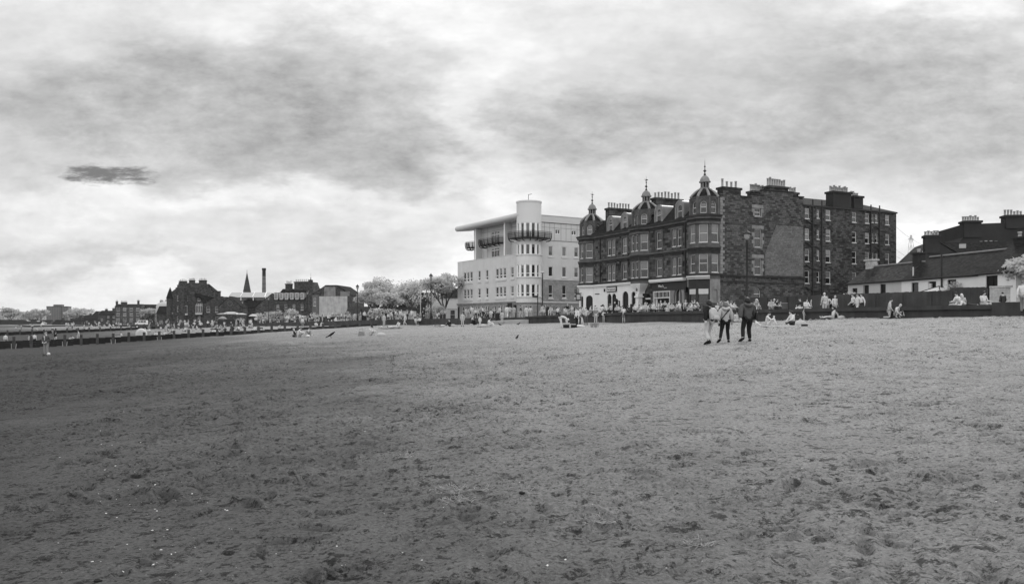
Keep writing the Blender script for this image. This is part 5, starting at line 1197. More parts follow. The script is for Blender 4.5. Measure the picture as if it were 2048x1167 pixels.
def greenery():
    tree('broad round crowned pale tree behind the blank gable house',748,172,9.1,1.15,M_LEAF,3,.34,6,2.4,.19)
    tree('lower pale bushy tree in front of the broad round tree',742,152,6.2,.9,M_LEAF2,8,.2,5,1.9,.16)
    tree('dense grey crowned tree right of the broad round tree',800,178,7.6,1.0,M_LEAF2,14,.28,5,1.9,.18)
    tree('pale airy tree in the middle of the park',822,165,8.6,.8,M_LEAF,21,.2,4,1.2,.16)
    tree('bare thin tree with few leaves beside the lamp post',846,158,7.0,.7,M_LEAF,26,.13,4,.5,.16,bare=.65)
    tree('low spreading pale tree in the park hedge',778,150,5.4,1.2,M_LEAF,31,.18,5,1.2,.22)
    tree('spreading pale tree with dark forked limbs beside the flats',889,146,8.6,.62,M_LEAF,41,.22,4,3.0,.17,crown0=.26)
    tree('pale blossoming tree at the right edge over the garden wall',2084,57.0,4.3,1.0,M_LEAF,55,.14,5,2.4,.11,base=2.2)
    s = 100
    for px,Y,w,h,m,t in ((530,196,6,3.4,M_LEAF,'pale leafy bush below the stone gable'),(556,192,5.5,3.6,M_LEAF2,'grey leafy bush by the tall lamp post'),(590,186,6,4.2,M_LEAF,'big pale bush in front of the dormered terrace'),(612,182,4,3.2,M_LEAF,'pale bush left of the blank gable house'),(513,200,2.4,4.2,M_LEAF3,'small dark conical bush by the stone hall'),(574,196,2,3.8,M_LEAF3,'dark narrow bush between the pale bushes'),
        (690,165,6,2.8,M_LEAF2,'grey hedge bush under the round tree'),(770,140,6,2.6,M_LEAF,'pale hedge bush behind the railings'),(838,150,5,2.4,M_LEAF2,'grey bush behind the notice shelter'),(872,134,4,3.0,M_LEAF,'pale bush at the foot of the forked tree'),
        (476,244,4.0,2.2,M_LEAF,'small pale bush in front of the low hall'),(455,240,9,1.2,M_LEAF2,'low pale hedge along the foot of the hall')):
        shrub(t, at(px,Y), Y, landz(Y)-.1, w, h, 900, m, s, .17); s += 1
    for px,Y,w,h,t in ((1712,71,2.9,2.45,'dense pale rounded bush overtopping the fence by the low cottage'),(1662,75,2.2,2.3,'spiky pale bush overtopping the fence below the rear wing'),(1590,81,4.0,2.05,'row of pale leaves peeping over the fence under the gable'),
        (1946,62.6,1.6,3.4,'pale climbing shrub against the white cottage wall'),(1914,62.5,.9,2.7,'small pale bush in front of the cottage window'),(1968,61.3,1.3,3.0,'clipped pale bush above the garden wall'),(1808,100,2.4,4.4,'pale shrub below the tenement end')):
        shrub(t, at(px,Y), Y, 2.2, w, h, 1400, M_LEAF, s, .08); s += 1
    # grey bushy tree in front of the far terrace, and single trees among the far houses
    tree('round grey tree in front of the far stone terrace',296,380,8.5,1.1,M_LEAF2,61,.3,5,1.4,.4,base=-.5)
    tree('grey tree beside the round tree on the far promenade',308,385,7.8,1.1,M_LEAF2,62,.3,5,1.4,.4,base=-.5)
    tree('bright tree among the skyline houses right of the tower block',172,800,20,1.0,M_LEAF,63,.5,5,.9,.9,base=-5)
    tree('small bright tree next to the skyline bright tree',185,760,15,1.0,M_LEAF,64,.4,5,.9,.8,base=-5)
    tree('pale round tree right of the tower block foot',150,820,19,1.0,M_LEAF2,65,.5,5,.9,.9,base=-5)
    for i,(px,Y,h,t) in enumerate(((18,1000,24,'broad grey tree at the far left edge'),(66,1050,22,'grey tree on the skyline left of the tower block'),(84,1000,22,'tall grey tree touching the left side of the tower block'),(52,820,9,'small pale tree in front of the far shed'),(78,780,8,'small pale tree left of the tower block foot'))):
        tree(t,px,Y,h,1.1,M_LEAF2 if i < 3 else M_LEAF,70+i,.5,5,.9,1.0,base=-5)
    rg = random.Random(9); wb = MB()
    for i in range(240):
        X = rg.uniform(-1250,-420); Y = rg.uniform(1150,1600); h = rg.uniform(8,24)*(1 if Y > 1250 else .6); c = (X,Y,-6+h*.6)
        leaf_cloud(wb,c,h*.6,h*.5,h*.45,60,1.7,rg,.2,rg.choice((0,0,1,2)))
    o = wb.build('woodland',[M_LEAF2,M_LEAF3,M('far_dull_leaf',.16,.3,.02)]); tag(o,'far wooded slope of grey trees behind the tower block',None,None,'stuff')
# ------------------------------------------------------------------ people (all face local -y)
V3 = Vector
def pose(kind, rg=None):
    J = {}
    def both(n, x, y, z):
        J[n+'L'] = V3((x,y,z)); J[n+'R'] = V3((-x,y,z))
    def trunk(pel, wai, che, nec, hea): J.update(pel=V3(pel),wai=V3(wai),che=V3(che),nec=V3(nec),hea=V3(hea))
    # standing
    trunk((0,0,.95),(0,-.01,1.1),(0,0,1.29),(0,.015,1.46),(0,-.03,1.61))
    both('hip',.085,0,.92); both('kne',.095,-.02,.5); both('ank',.1,.02,.09); both('toe',.125,-.13,.04)
    both('sho',.175,.01,1.41); both('elb',.235,.03,1.13); both('wri',.24,-.06,.9)
    if kind == 'walk':
        J['kneL'] = V3((.09,-.17,.52)); J['ankL'] = V3((.09,-.2,.1)); J['toeL'] = V3((.1,-.35,.07))
        J['kneR'] = V3((-.09,.04,.49)); J['ankR'] = V3((-.09,.3,.17)); J['toeR'] = V3((-.1,.2,.04))
        J['elbL'] = V3((.24,.12,1.14)); J['wriL'] = V3((.24,.12,.9)); J['wriR'] = V3((-.23,-.2,.93))
    if kind == 'step':
        J['kneR'] = V3((-.1,-.15,.5)); J['ankR'] = V3((-.13,-.12,.09)); J['toeR'] = V3((-.17,-.26,.04))
        J['kneL'] = V3((.15,.0,.51)); J['ankL'] = V3((.24,.24,.15)); J['toeL'] = V3((.3,.1,.05)); J['elbL'] = V3((.27,.1,1.14)); J['wriL'] = V3((.26,.1,.92))
    if kind == 'hands': # hands in front
        both('elb',.27,.04,1.13); both('wri',.12,-.2,1.0)
    if kind == 'akimbo': both('elb',.33,.1,1.15); both('wri',.18,-.02,1.0)
    if kind == 'reachwall': both('elb',.24,-.16,1.2); both('wri',.22,-.38,1.12)
    if kind in ('chair','perch'):
        trunk((0,.04,.53),(0,.06,.68),(0,.05,.87),(0,.03,1.03),(0,-.04,1.17)); both('hip',.09,.02,.53); both('kne',.13,-.40,.53); both('ank',.13,-.40,.1); both('toe',.14,-.56,.05)
        both('sho',.175,.05,.98); both('elb',.24,-.05,.72); both('wri',.15,-.3,.7)
        if kind == 'perch': both('ank',.12,-.5,.1); both('toe',.13,-.63,.02)
    if kind == 'knees':
        trunk((0,.05,.13),(0,.12,.29),(0,.1,.49),(0,.04,.65),(0,-.05,.79)); both('hip',.1,.02,.14); both('kne',.13,-.33,.48); both('ank',.12,-.5,.08); both('toe',.13,-.66,.04)
        both('sho',.175,.07,.6); both('elb',.25,-.14,.4); both('wri',.08,-.36,.4)
    if kind == 'legs':
        trunk((0,0,.13),(0,.08,.29),(0,.12,.48),(0,.11,.65),(0,.05,.79)); both('hip',.1,-.04,.13); both('kne',.12,-.42,.17); both('ank',.12,-.82,.09); both('toe',.15,-.86,.22)
        both('sho',.18,.13,.59); both('elb',.25,.25,.34); both('wri',.24,.33,.05)
    if kind == 'cross':
        trunk((0,.05,.13),(0,.07,.29),(0,.04,.49),(0,0,.65),(0,-.08,.78)); both('hip',.1,.02,.13); both('kne',.34,-.2,.17); J['ankL'] = V3((-.1,-.36,.08)); J['ankR'] = V3((.1,-.3,.08)); J['toeL'] = V3((-.24,-.38,.05)); J['toeR'] = V3((.24,-.34,.05))
        both('sho',.175,.03,.6); both('elb',.24,-.1,.36); both('wri',.12,-.28,.26)
    if kind == 'side':      # sitting on one hip, leaning on an arm
        trunk((0,.03,.13),(0,.08,.29),(.02,.08,.49),(.02,.03,.65),(0,-.05,.78)); both('hip',.1,.0,.13); J['kneL'] = V3((.28,-.3,.15)); J['ankL'] = V3((-.05,-.46,.07)); J['toeL'] = V3((-.2,-.5,.05)); J['kneR'] = V3((-.05,-.38,.36)); J['ankR'] = V3((-.12,-.62,.07)); J['toeR'] = V3((-.12,-.78,.04))
        both('sho',.175,.06,.6); J['elbL'] = V3((.25,.2,.34)); J['wriL'] = V3((.26,.26,.05)); J['elbR'] = V3((-.25,-.1,.4)); J['wriR'] = V3((-.1,-.32,.4))
    if kind == 'lie':
        trunk((0,0,.13),(0,.16,.12),(0,.36,.14),(0,.54,.14),(0,.68,.17)); both('hip',.09,-.05,.12); both('kne',.11,-.45,.22); both('ank',.1,-.84,.07); both('toe',.13,-.9,.2)
        both('sho',.19,.48,.12); both('elb',.3,.3,.07); both('wri',.3,.06,.06)
    if kind == 'prone':
        trunk((0,0,.13),(0,-.16,.15),(0,-.34,.22),(0,-.5,.33),(0,-.62,.42)); both('hip',.09,.05,.12); both('kne',.11,.47,.08); both('ank',.1,.86,.1); both('toe',.11,.98,.05)
        both('sho',.18,-.44,.29); both('elb',.22,-.56,.05); both('wri',.1,-.74,.08)
    if kind == 'kneel':
        trunk((0,.02,.52),(0,0,.68),(0,-.02,.87),(0,-.03,1.04),(0,-.1,1.18)); both('hip',.09,.02,.5); both('kne',.11,-.02,.08); both('ank',.11,.42,.08); both('toe',.11,.55,.03)
        both('sho',.175,-.02,.99); both('elb',.24,-.02,.72); both('wri',.2,-.16,.55)
    if kind == 'bend':
        trunk((0,.16,.92),(0,.02,1.0),(0,-.22,.98),(0,-.42,.86),(0,-.56,.76)); both('hip',.09,.17,.88); both('kne',.1,.08,.48); both('ank',.1,.1,.09); both('toe',.12,-.06,.04)
        both('sho',.18,-.34,.88); both('elb',.2,-.42,.6); both('wri',.18,-.5,.33)
    if kind == 'crouch':
        trunk((0,.14,.3),(0,.06,.44),(0,-.06,.62),(0,-.14,.76),(0,-.26,.85)); both('hip',.1,.1,.3); both('kne',.16,-.22,.46); both('ank',.13,.0,.09); both('toe',.15,-.16,.04)
        both('sho',.18,-.1,.7); both('elb',.26,-.25,.45); both('wri',.14,-.42,.25)
    return J
def skin_many(jobs):
    """jobs: list of (name, chains) with chains = (points, edges, radii); grows all of them in one evaluation and returns meshes"""
    obs = []
    for name, pts, edges, rad in jobs:
        me = bpy.data.meshes.new(name); me.from_pydata([tuple(p) for p in pts], edges, []); o = bpy.data.objects.new(name, me); COL.objects.link(o)
        o.modifiers.new('skin','SKIN'); s = o.modifiers.new('sub','SUBSURF'); s.levels = 1; s.render_levels = 1
        for i, d in enumerate(me.skin_vertices[0].data):
            r = rad[i]; d.radius = r if hasattr(r,'__len__') else (r,r); d.use_root = (i == 0)
        obs.append(o)
    bpy.context.view_layer.update(); dg = bpy.context.evaluated_depsgraph_get(); out = []
    for o in obs:
        m = bpy.data.meshes.new_from_object(o.evaluated_get(dg)); out.append(m)
        for p in m.polygons: p.use_smooth = True
    for o in obs: 
        d = o.data; bpy.data.objects.remove(o); bpy.data.meshes.remove(d)
    return out
def body_graph(J, k=0.0, parts='all', sleeve='long', leg='long', coat=False):
    """graph of joints; k inflates the radii (clothes). parts: body / top / legs"""
    P = []; E = []; Rr = []
    def add(p, r, link_=None):
        P.append(V3(p)); Rr.append(r+k); i = len(P)-1
        if link_ is not None: E.append((link_, i))
        return i
    lerp = lambda a, b, t: a+(b-a)*t
    if parts == 'all':
        pel = add(J['pel'],.125); w = add(J['wai'],.11,pel); c = add(J['che'],.13,w); n = add(J['nec'],.055,c); h0 = add(lerp(J['nec'],J['hea'],.5),.058,n)
        for s in 'LR':
            sh = add(J['sho'+s],.058,c); m = add(lerp(J['sho'+s],J['elb'+s],.5),.048,sh); e = add(J['elb'+s],.04,m); f = add(lerp(J['elb'+s],J['wri'+s],.5),.036,e); add(J['wri'+s],.025,f)
            hi = add(J['hip'+s],.088,pel); t = add(lerp(J['hip'+s],J['kne'+s],.5),.074,hi); kn = add(J['kne'+s],.053,t); cf = add(lerp(J['kne'+s],J['ank'+s],.4),.052,kn); an = add(J['ank'+s],.036,cf); add(J['toe'+s],.03,an)
    if parts == 'top':
        lo = lerp(J['pel'],J['wai'],-.15 if coat else .25)
        a = add(lo,.135 if not coat else .15); w = add(J['wai'],.118,a); c = add(J['che'],.135,w); n = add(lerp(J['che'],J['nec'],.75),.07,c)
        if coat:
            for s in 'LR': add(lerp(J['hip'+s],J['kne'+s],.26),.115,a)
        for s in 'LR':
            sh = add(J['sho'+s],.064,c); m = add(lerp(J['sho'+s],J['elb'+s],.5),.056,sh)
            if sleeve == 'long':
                e = add(J['elb'+s],.05,m); f = add(lerp(J['elb'+s],J['wri'+s],.55),.044,e); add(lerp(J['elb'+s],J['wri'+s],.92),.036,f)
    if parts == 'legs':
        pel = add(lerp(J['pel'],J['wai'],.2),.125)
        for s in 'LR':
            hi = add(J['hip'+s],.094,pel); t = add(lerp(J['hip'+s],J['kne'+s],.5),.084,hi)
            if leg in ('long','flare'):
                kn = add(J['kne'+s],.062,t); cf = add(lerp(J['kne'+s],J['ank'+s],.45),.06 if leg == 'long' else .07,kn); add(lerp(J['kne'+s],J['ank'+s],.93),.048 if leg == 'long' else .075,cf)
            elif leg == 'short': add(lerp(J['hip'+s],J['kne'+s],.8),.085,t)
    return P, E, Rr
def frame_dir(a, b):
    d = (b-a).normalized(); x = d.cross(V3((0,-1,0.001)))
    x = V3((1,0,0)) if x.length < .2 else x.normalized(); return d, x
def head_mb(J, hair=None, hat=False, mb=None, fine=True):
    """head with brow, nose, chin and ears; returns (face, hair) builders"""
    c = J['hea']; up = (J['hea']-J['nec']).normalized(); fw = V3((0,-1,0)); fw = (fw-up*fw.dot(up)); fw = fw.normalized() if fw.length > .1 else V3((0,0,1)); sd = up.cross(fw)
    W = lambda x, y, z: c+sd*x+fw*y+up*z
    f = mb or MB(); n = 12 if fine else 8; k = 9 if fine else 5; v = []; fc = []
    for i in range(k+1):
        a = -PI/2+PI*i/k
        for j in range(n):
            t = 2*PI*j/n; x = math.cos(a)*math.sin(t)*.076; y = math.cos(a)*math.cos(t)*.094; z = math.sin(a)*.118
            if z < -.02: q = min(1,(-z-.02)/.09); x *= 1-.3*q; y = y*(1-.12*q)+.012*q
            if fine and abs(t) < .01:
                if -.05 < z < .0: y += .022
            if fine and abs(z-.02) < .03 and (j in (1,n-1)): y -= .008
            v.append(W(x,y,z))
    for i in range(k):
        for j in range(n): fc.append((i*n+j,i*n+(j+1)%n,(i+1)*n+(j+1)%n,(i+1)*n+j))
    f.mesh(v,fc)
    if fine:
        for s in (-1,1): f.mesh([W(s*.07,-.005,-.03),W(s*.09,-.02,.0),W(s*.088,-.022,.035),W(s*.07,.005,.03),W(s*.072,-.03,0)],[(0,1,2,3),(0,4,1),(1,4,2),(2,4,3)])
    h = MB()
    def cap(rx, ry, rz_, z0, front, drop, hb):
        v = []; fc = []; n2 = 14; k2 = 7
        for i in range(k2+1):
            for j in range(n2):
                t = 2*PI*j/n2; fr = math.cos(t); low = front if fr > .35 else (z0+drop*(.35-fr))
                a0 = math.asin(max(-.98,min(.9,low/rz_))); a = a0+(PI/2-a0)*i/k2
                v.append(W(math.cos(a)*math.sin(t)*rx, math.cos(a)*fr*ry-.008, math.sin(a)*rz_+.008))
        for i in range(k2):
            for j in range(n2): fc.append((i*n2+j,i*n2+(j+1)%n2,(i+1)*n2+(j+1)%n2,(i+1)*n2+j))
        hb.mesh(v,fc)
    if hair == 'short': cap(.086,.104,.13,.0,.055,-.05,h)
    if hair == 'bob': cap(.098,.118,.142,-.04,.06,-.08,h)
    if hair == 'long':
        cap(.092,.11,.134,-.03,.06,-.08,h); h.tube([W(0,-.06,.04),W(0,-.1,-.06),W(0,-.1,-.2),W(0,-.09,-.3)],[.07,.085,.075,.03],8)
    if hair == 'cap' or hat:
        cap(.094,.112,.13,.04,.06,-.01,h); v = []
        h.mesh([W(-.07,.08,.062),W(.07,.08,.062),W(.055,.19,.045),W(-.055,.19,.045),W(-.07,.08,.05),W(.07,.08,.05),W(.055,.19,.035),W(-.055,.19,.035)],[(0,1,2,3),(7,6,5,4),(0,3,7,4),(1,5,6,2),(2,6,7,3)])
    if hair == 'sunhat':
        h.tube([W(0,0,.03),W(0,0,.1),W(0,0,.135)],[.1,.095,.05],12); h.tube([W(0,0,.035),W(0,0,.045)],[.19,.18],14)
    if hair == 'hood': cap(.105,.122,.148,-.06,.075,-.06,h)
    return f, h
def hand_mb(J, s, mb):
    """palm, four bent fingers of different length and a thumb set on the side of the palm"""
    w = J['wri'+s]; d, x = frame_dir(J['elb'+s], w); sg = 1 if s == 'L' else -1; y = d.cross(x).normalized()
    if y.z < 0 and abs(d.z) < .6: y = -y
    p1 = w+d*.085
    mb.tube([w-d*.02, w+d*.03, w+d*.06, p1],[.026,.036,.038,.03],6)
    for i, L_ in enumerate((.066,.078,.072,.055)):
        o = p1+x*(i-1.5)*.019; b = -y*.35
        mb.tube([o-d*.02, o+d*L_*.45, o+(d+b).normalized()*L_*.8+d*0, o+(d+b*2.6).normalized()*L_*1.08],[.0095,.009,.0085,.006],5)
    o = w+d*.03-x*.03*sg
    mb.tube([o, o+(d*.5-x*sg*.8).normalized()*.035, o+(d*.9-x*sg*.6).normalized()*.068],[.012,.011,.008],5)
PC = {}
def person_meshes(pk, top, legs, hair, fine=True):
    """(body, top, legs, shoe list, hair) mesh data cached per pose and cut"""
    J = pose(pk); jobs = []; keys = []
    for key, args in ((('body',pk),dict(parts='all')), (('top',pk,top),dict(parts='top',k=.012 if 'coat' not in top else .028,sleeve='short' if 'tee' in top else 'long',coat='coat' in top)), (('legs',pk,legs),dict(parts='legs',k=.008,leg=legs))):
        if key in PC or (key[0] == 'legs' and legs == 'none') or (key[0] == 'top' and top == 'none'): continue
        if key[0] == 'legs' and legs == 'skirt': continue
        jobs.append((key[0],)+body_graph(J,**args)); keys.append(key)
    if jobs:
        for key, m in zip(keys, skin_many(jobs)):
            if key[0] == 'body':      # add head and hands to the one body mesh
                f = MB(); head_mb(J, None, mb=f)
                for s in 'LR': hand_mb(J, s, f)
                bm = bmesh.new(); bm.from_mesh(m); n0 = len(bm.verts)
                vs = [bm.verts.new(p) for p in f.v]
                for fc in f.f:
                    try: bm.faces.new([vs[i] for i in fc]).smooth = True
                    except ValueError: pass
                bm.to_mesh(m); bm.free()
            PC[key] = m
    if ('shoe',pk) not in PC:
        sh = []
        for s in 'LR':
            mb = MB(); a, t = J['ank'+s], J['toe'+s]; d = (t-a).normalized(); mb.tube([a-d*.05+V3((0,0,-.005)), a+d*.02, t-d*.02, t+d*.05],[.035,.052,.046,.024],8); sh.append(mb)
        PC[('shoe',pk)] = sh
    if legs == 'skirt' and ('legs',pk,legs) not in PC:
        mb = MB(); mb.lathe([(.155,J['wai'].z-.05),(.17,J['pel'].z),(.22,J['kne'+'L'].z+.02)],J['pel'].x,J['pel'].y,14); PC[('legs',pk,legs)] = mb
    return J
def with_mat(me, mat):
    key = (me.name, mat.name)
    if key not in PC:
        c = me.copy(); c.materials.clear(); c.materials.append(mat); PC[key] = c
    return PC[key]
def person(pk, X, Y, z, rz, label, top=('shirt',None), legs=('long',None), hair=('short',None), skin=None, shoes=None, s=1.0, group=None, girth=1.0):
    """a body mesh carrying its clothes and hair as children; rz turns the way the person faces (0 = towards the viewer)"""
    skin = skin or M_SKIN; J = person_meshes(pk, top[0], legs[0], hair[0])
    o = link('person', with_mat(PC[('body',pk)], skin), None, (X,Y,z), rz); o.scale = (s*girth,s*girth,s); tag(o,label,'person',group)
    if top[0] != 'none': link('jacket' if 'coat' in top[0] else 'shirt', with_mat(PC[('top',pk,top[0])], top[1]), o)
    if legs[0] != 'none':
        q = PC[('legs',pk,legs[0])]
        if isinstance(q, MB): q.build('skirt',[legs[1]],o,True)
        else: link({'short':'shorts'}.get(legs[0],'trousers'), with_mat(q, legs[1]), o)
    if shoes:
        for mb in PC[('shoe',pk)]: mb.build('shoe',[shoes],o,True)
    if hair[0]:
        key = ('hair',pk,hair[0],hair[1].name)
        if key not in PC: PC[key] = head_mb(J,hair[0])[1].data('hair',[hair[1]],True)
        link({'cap':'cap','sunhat':'sun_hat','hood':'hood'}.get(hair[0],'hair'), PC[key], o)
    return o, J
# one-mesh people for the crowd, too small to show parts
CR = {}
def crowd_mesh(pk, top, legs, hair, ct, cl, ch, sk):
    key = (pk,top,legs,hair,ct.name,cl.name,ch.name,sk.name)
    if key in CR: return CR[key]
    J = person_meshes(pk, top, legs, hair); bm = bmesh.new(); mats = [sk,ct,cl,ch,C_DARK]
    def addm(me, i):
        n = len(bm.faces); bm.from_mesh(me); bm.faces.ensure_lookup_table()
        for f in bm.faces[n:]: f.material_index = i; f.smooth = True
    addm(PC[('body',pk)],0); addm(PC[('top',pk,top)],1)
    if legs != 'none': addm(PC[('legs',pk,legs)],2)
    hd = head_mb(J,hair)[1].data('hair',[],True); addm(hd,3)
    for mb in PC[('shoe',pk)]: addm(mb.data('shoe',[],True),4)
    me = bpy.data.meshes.new('person'); bm.to_mesh(me); bm.free()
    for m in mats: me.materials.append(m)
    CR[key] = me; return me
TOPS = [(C_WHITE,'white'),(C_WHITE,'white'),(C_PALE,'pale'),(C_PALE,'pale'),(C_GREY,'grey'),(C_DARK,'dark')]
BOTS = [(C_PALE,'pale'),(C_GREY,'grey'),(C_DARK,'dark'),(C_DARK,'dark')]
NPOS = {'stand':'standing','walk':'walking','step':'strolling','hands':'standing','akimbo':'standing','chair':'seated','knees':'sitting on the sand','legs':'sitting on the sand','cross':'sitting on the sand','side':'sitting on the sand','lie':'lying on the sand','crouch':'crouching'}
FARCROWD = []
def crowd(n, px0, px1, Y0, Y1, poses, where, group, seed, land=True, face=None, dz=0, cut=lambda X,Y: True, smin=.92, kids_=.12, far=False):
    rg = random.Random(seed); done = 0; tries = 0; placed = []
    while done < n and tries < n*60:
        tries += 1; Y = rg.uniform(Y0,Y1); px = rg.uniform(px0,px1); X = at(px,Y)
        if not cut(X,Y) or any((X-a)**2+(Y-b)**2 < .42 for a,b in placed): continue
        placed.append((X,Y)); pk = rg.choice(poses); ct,tn = rg.choice(TOPS); cl,bn = rg.choice(BOTS); ch,hn = rg.choice(((H_DARK,'dark hair'),(H_DARK,'dark hair'),(H_GREY,'grey hair'),(H_FAIR,'fair hair')))
        top = rg.choice(('shirt','tee','coat')); legs = rg.choice(('long','long','short')); hair = rg.choice(('short','bob','long','short'))
        if rg.random() < .1: hair = 'cap'; ch = C_WHITE; hn = 'a white cap'
        me = crowd_mesh(pk,top if pk not in ('lie',) else 'tee',legs,hair,ct,cl,ch,M_SKIN)
        z = (landz(Y) if land else bz(X,Y))+dz; rz = rg.uniform(0,2*PI) if face is None else face+rg.uniform(-.9,.9)
        sc = rg.uniform(smin,1.06); 
        if rg.random() < kids_: sc *= rg.uniform(.6,.8)
        done += 1
        if far: FARCROWD.append((me, Matrix.Translation((X,Y,z)) @ Matrix.Rotation(rz,4,'Z') @ Matrix.Scale(sc,4))); continue
        o = link('person',me,None,(X,Y,z),rz); o.scale = (sc,)*3
        tag(o,f'{NPOS[pk].split()[0]} person in {tn} top {where}','person',group)
def near_people():
    W = C_WHITE; P = C_PALE; G = C_GREY; D = C_DARK; B = C_BLACK
    def on_sand(px, v, dY=0):
        X, Y = foot(px, v); Y += dY; X = at(px,Y); return X, Y, bz(X,Y)
    A = PI  # facing away
    # --- the three walkers
    Y = 31.0
    X = at(1419,Y); o,J = person('step',X,Y,bz(X,Y)-.02,A+.5,'woman in a black jacket carrying a pale backpack, left of the three walkers',('coat',B),('flare',C_PALE),('bob',H_DARK),shoes=B,s=.985,girth=1.12)
    mb = MB(); mb.mesh([(-.15,.15,1.0),(.15,.15,1.0),(.17,.15,1.32),(.1,.14,1.46),(-.1,.14,1.46),(-.17,.15,1.32),(-.15,.33,.98),(.15,.33,.98),(.16,.35,1.2),(.08,.28,1.42),(-.08,.28,1.42),(-.16,.35,1.2)],
        [(0,1,2,3,4,5),(11,10,9,8,7,6),(0,6,7,1),(1,7,8,2),(2,8,9,3),(3,9,10,4),(4,10,11,5),(5,11,6,0)])
    mb.mesh([(-.12,.33,.99),(.12,.33,.99),(.12,.42,1.0),(-.12,.42,1.0),(-.12,.34,1.16),(.12,.34,1.16),(.1,.42,1.14),(-.1,.42,1.14)],[(0,1,2,3)[::-1],(4,5,6,7),(0,1,5,4),(1,2,6,5),(2,3,7,6),(3,0,4,7)])
    bp = mb.build('backpack',[C_PALE],None,True); R0 = Matrix.Rotation(A+.5,4,'Z'); bp.location = o.location; bp.rotation_euler = (0,0,A+.5); bp.scale = (1.08,1.0,.985); tag(bp,'pale cloth backpack on the back of the woman in black','backpack')
    m = bp.modifiers.new('bevel','BEVEL'); m.width = .03; m.segments = 2
    mb = MB()
    for s in (-1,1): mb.tube([(s*.13,.2,1.42),(s*.15,.06,1.52),(s*.16,-.1,1.46),(s*.17,-.14,1.28),(s*.2,.02,1.08),(s*.16,.15,1.02)],.022,6)
    mb.build('strap',[C_DARK],bp,True)
    Y = 31.4; X = at(1451,Y); o,J = person('step',X,Y,bz(X,Y)-.02,A-.1,'person in a pale hooded jacket with a dark strap, middle of the three walkers',('coat',C_PALE),('long',B),('bob',H_GREY),shoes=B,s=.925,girth=1.14)
    mb = MB(); hd = J['nec']; mb.tube([(-.12,.05,1.5),(-.08,.14,1.47),(0,.17,1.44),(.08,.14,1.47),(.12,.05,1.5)],[.04,.06,.07,.06,.04],8); mb.build('hood',[C_PALE],o,True)
    mb = MB(); mb.tube([(-.17,-.02,1.52),(-.14,.155,1.42),(0,.19,1.26),(.16,.17,1.06),(.25,.05,.95)],.022,6); g = mb.build('shoulder_bag',[C_LEATH],None,True); mb2 = MB(); mb2.box(.2,.3,-.1,.14,.72,.98); q = mb2.build('bag_pouch',[C_LEATH],g); mo = q.modifiers.new('b','BEVEL'); mo.width = .03; mo.segments = 2
    g.location = o.location; g.rotation_euler = (0,0,A-.1); g.scale = (.925,)*3; tag(g,'black shoulder bag hanging on a strap behind the middle walker','bag')
    Y = 31.2; X = at(1495,Y); o,J = person('step',X,Y,bz(X,Y)-.02,A+.1,'stout person in a charcoal hooded jacket and black trousers, right of the three walkers',('coat',C_CHAR),('long',B),('bob',H_DARK),shoes=B,s=1.0,girth=1.25)
    mb = MB(); mb.tube([(-.12,.05,1.5),(-.08,.14,1.46),(0,.17,1.42),(.08,.14,1.46),(.12,.05,1.5)],[.04,.06,.07,.06,.04],8); mb.build('hood',[C_CHAR],o,True)
    mb = MB(); mb.box(-.36,-.26,-.12,.2,.86,1.18); g = mb.build('tote_bag',[C_LEATH],None); mo = g.modifiers.new('b','BEVEL'); mo.width = .03; mo.segments = 2; mb = MB(); mb.tube([(-.3,-.1,1.16),(-.24,-.02,1.45),(-.26,.1,1.42),(-.3,.17,1.16)],.018,6); mb.build('strap',[C_LEATH],g)
    g.location = o.location; g.rotation_euler = (0,0,A+.1); tag(g,'black tote bag under the arm of the person in charcoal','bag')
    mb = MB(); mb.mesh([(-.32,-.3,1.0),(-.62,-.34,.72),(-.66,-.26,.68),(-.36,-.1,.74),(-.3,-.05,.98),(-.35,-.2,.86)],[(0,1,5),(1,2,5),(2,3,5),(3,4,5),(4,0,5)]); mb.mesh([(-.30,-.32,1.02),(-.64,-.36,.70),(-.68,-.26,.66),(-.34,-.06,.70),(-.28,-.03,1.0)],[(4,3,2,1,0)])
    g = mb.build('carrier_bag',[W],None); g.location = o.location; g.rotation_euler = (0,0,A+.1); tag(g,'white carrier bag held by the person in charcoal','bag')
    # --- football man at the left
    X,Y,z = on_sand(92,712); o,J = person('hands',X,Y,z-.01,0,'man in a grey jacket and pale shirt standing at a football on the sand',('coat',C_CHAR),('long',G),('short',H_GREY),shoes=B)
    mb = MB(); mb.tube([(-.05,-.165,1.42),(0,-.175,1.3),(0,-.17,1.1)],[.05,.04,.02],6); mb.build('shirt_front',[C_PALE],o)
    X,Y,z = on_sand(97,711,-.8); mb = MB(); mb.ball((0,0,.12),.12,n=12,m=0)
    for a,b in ((0,.2),(1.3,.7),(2.6,-.2),(4.0,.5),(5.2,-.5)): mb.ball((.086*math.cos(a)*math.cos(b),.086*math.sin(a)*math.cos(b),.12+.086*math.sin(b)),.042,n=6,m=1)
    o = mb.build('football',[W,B],None,True,(X,Y,z)); tag(o,'white football with black patches at the feet of the man on the left','ball')
    # --- family on the sand left of the crow
    X,Y,z = on_sand(589,673); person('cross',X,Y,z,-1.9,'person in a dark waistcoat sitting at the left of the family of three',('tee',D),('long',D),('short',H_FAIR))
    X,Y,z = on_sand(600,673.5); person('knees',X,Y,z,1.9,'person in a white shirt bending forward in the family of three on the sand',('shirt',W),('short',G),('short',H_DARK),s=1.02)
    X,Y,z = on_sand(618,672.5); person('legs',X,Y,z,A,'person in a grey shirt sitting with the back turned, right of the family of three',('shirt',G),('short',P),('short',H_DARK),s=.98)
    X,Y,z = on_sand(616,673.5,-.6); mb = MB(); mb.ball((0,0,.12),.2,.16,.14,10); tag(mb.build('beach_bag',[W],None,True,(X,Y,z)),'small white bundle in front of the family of three','bag')
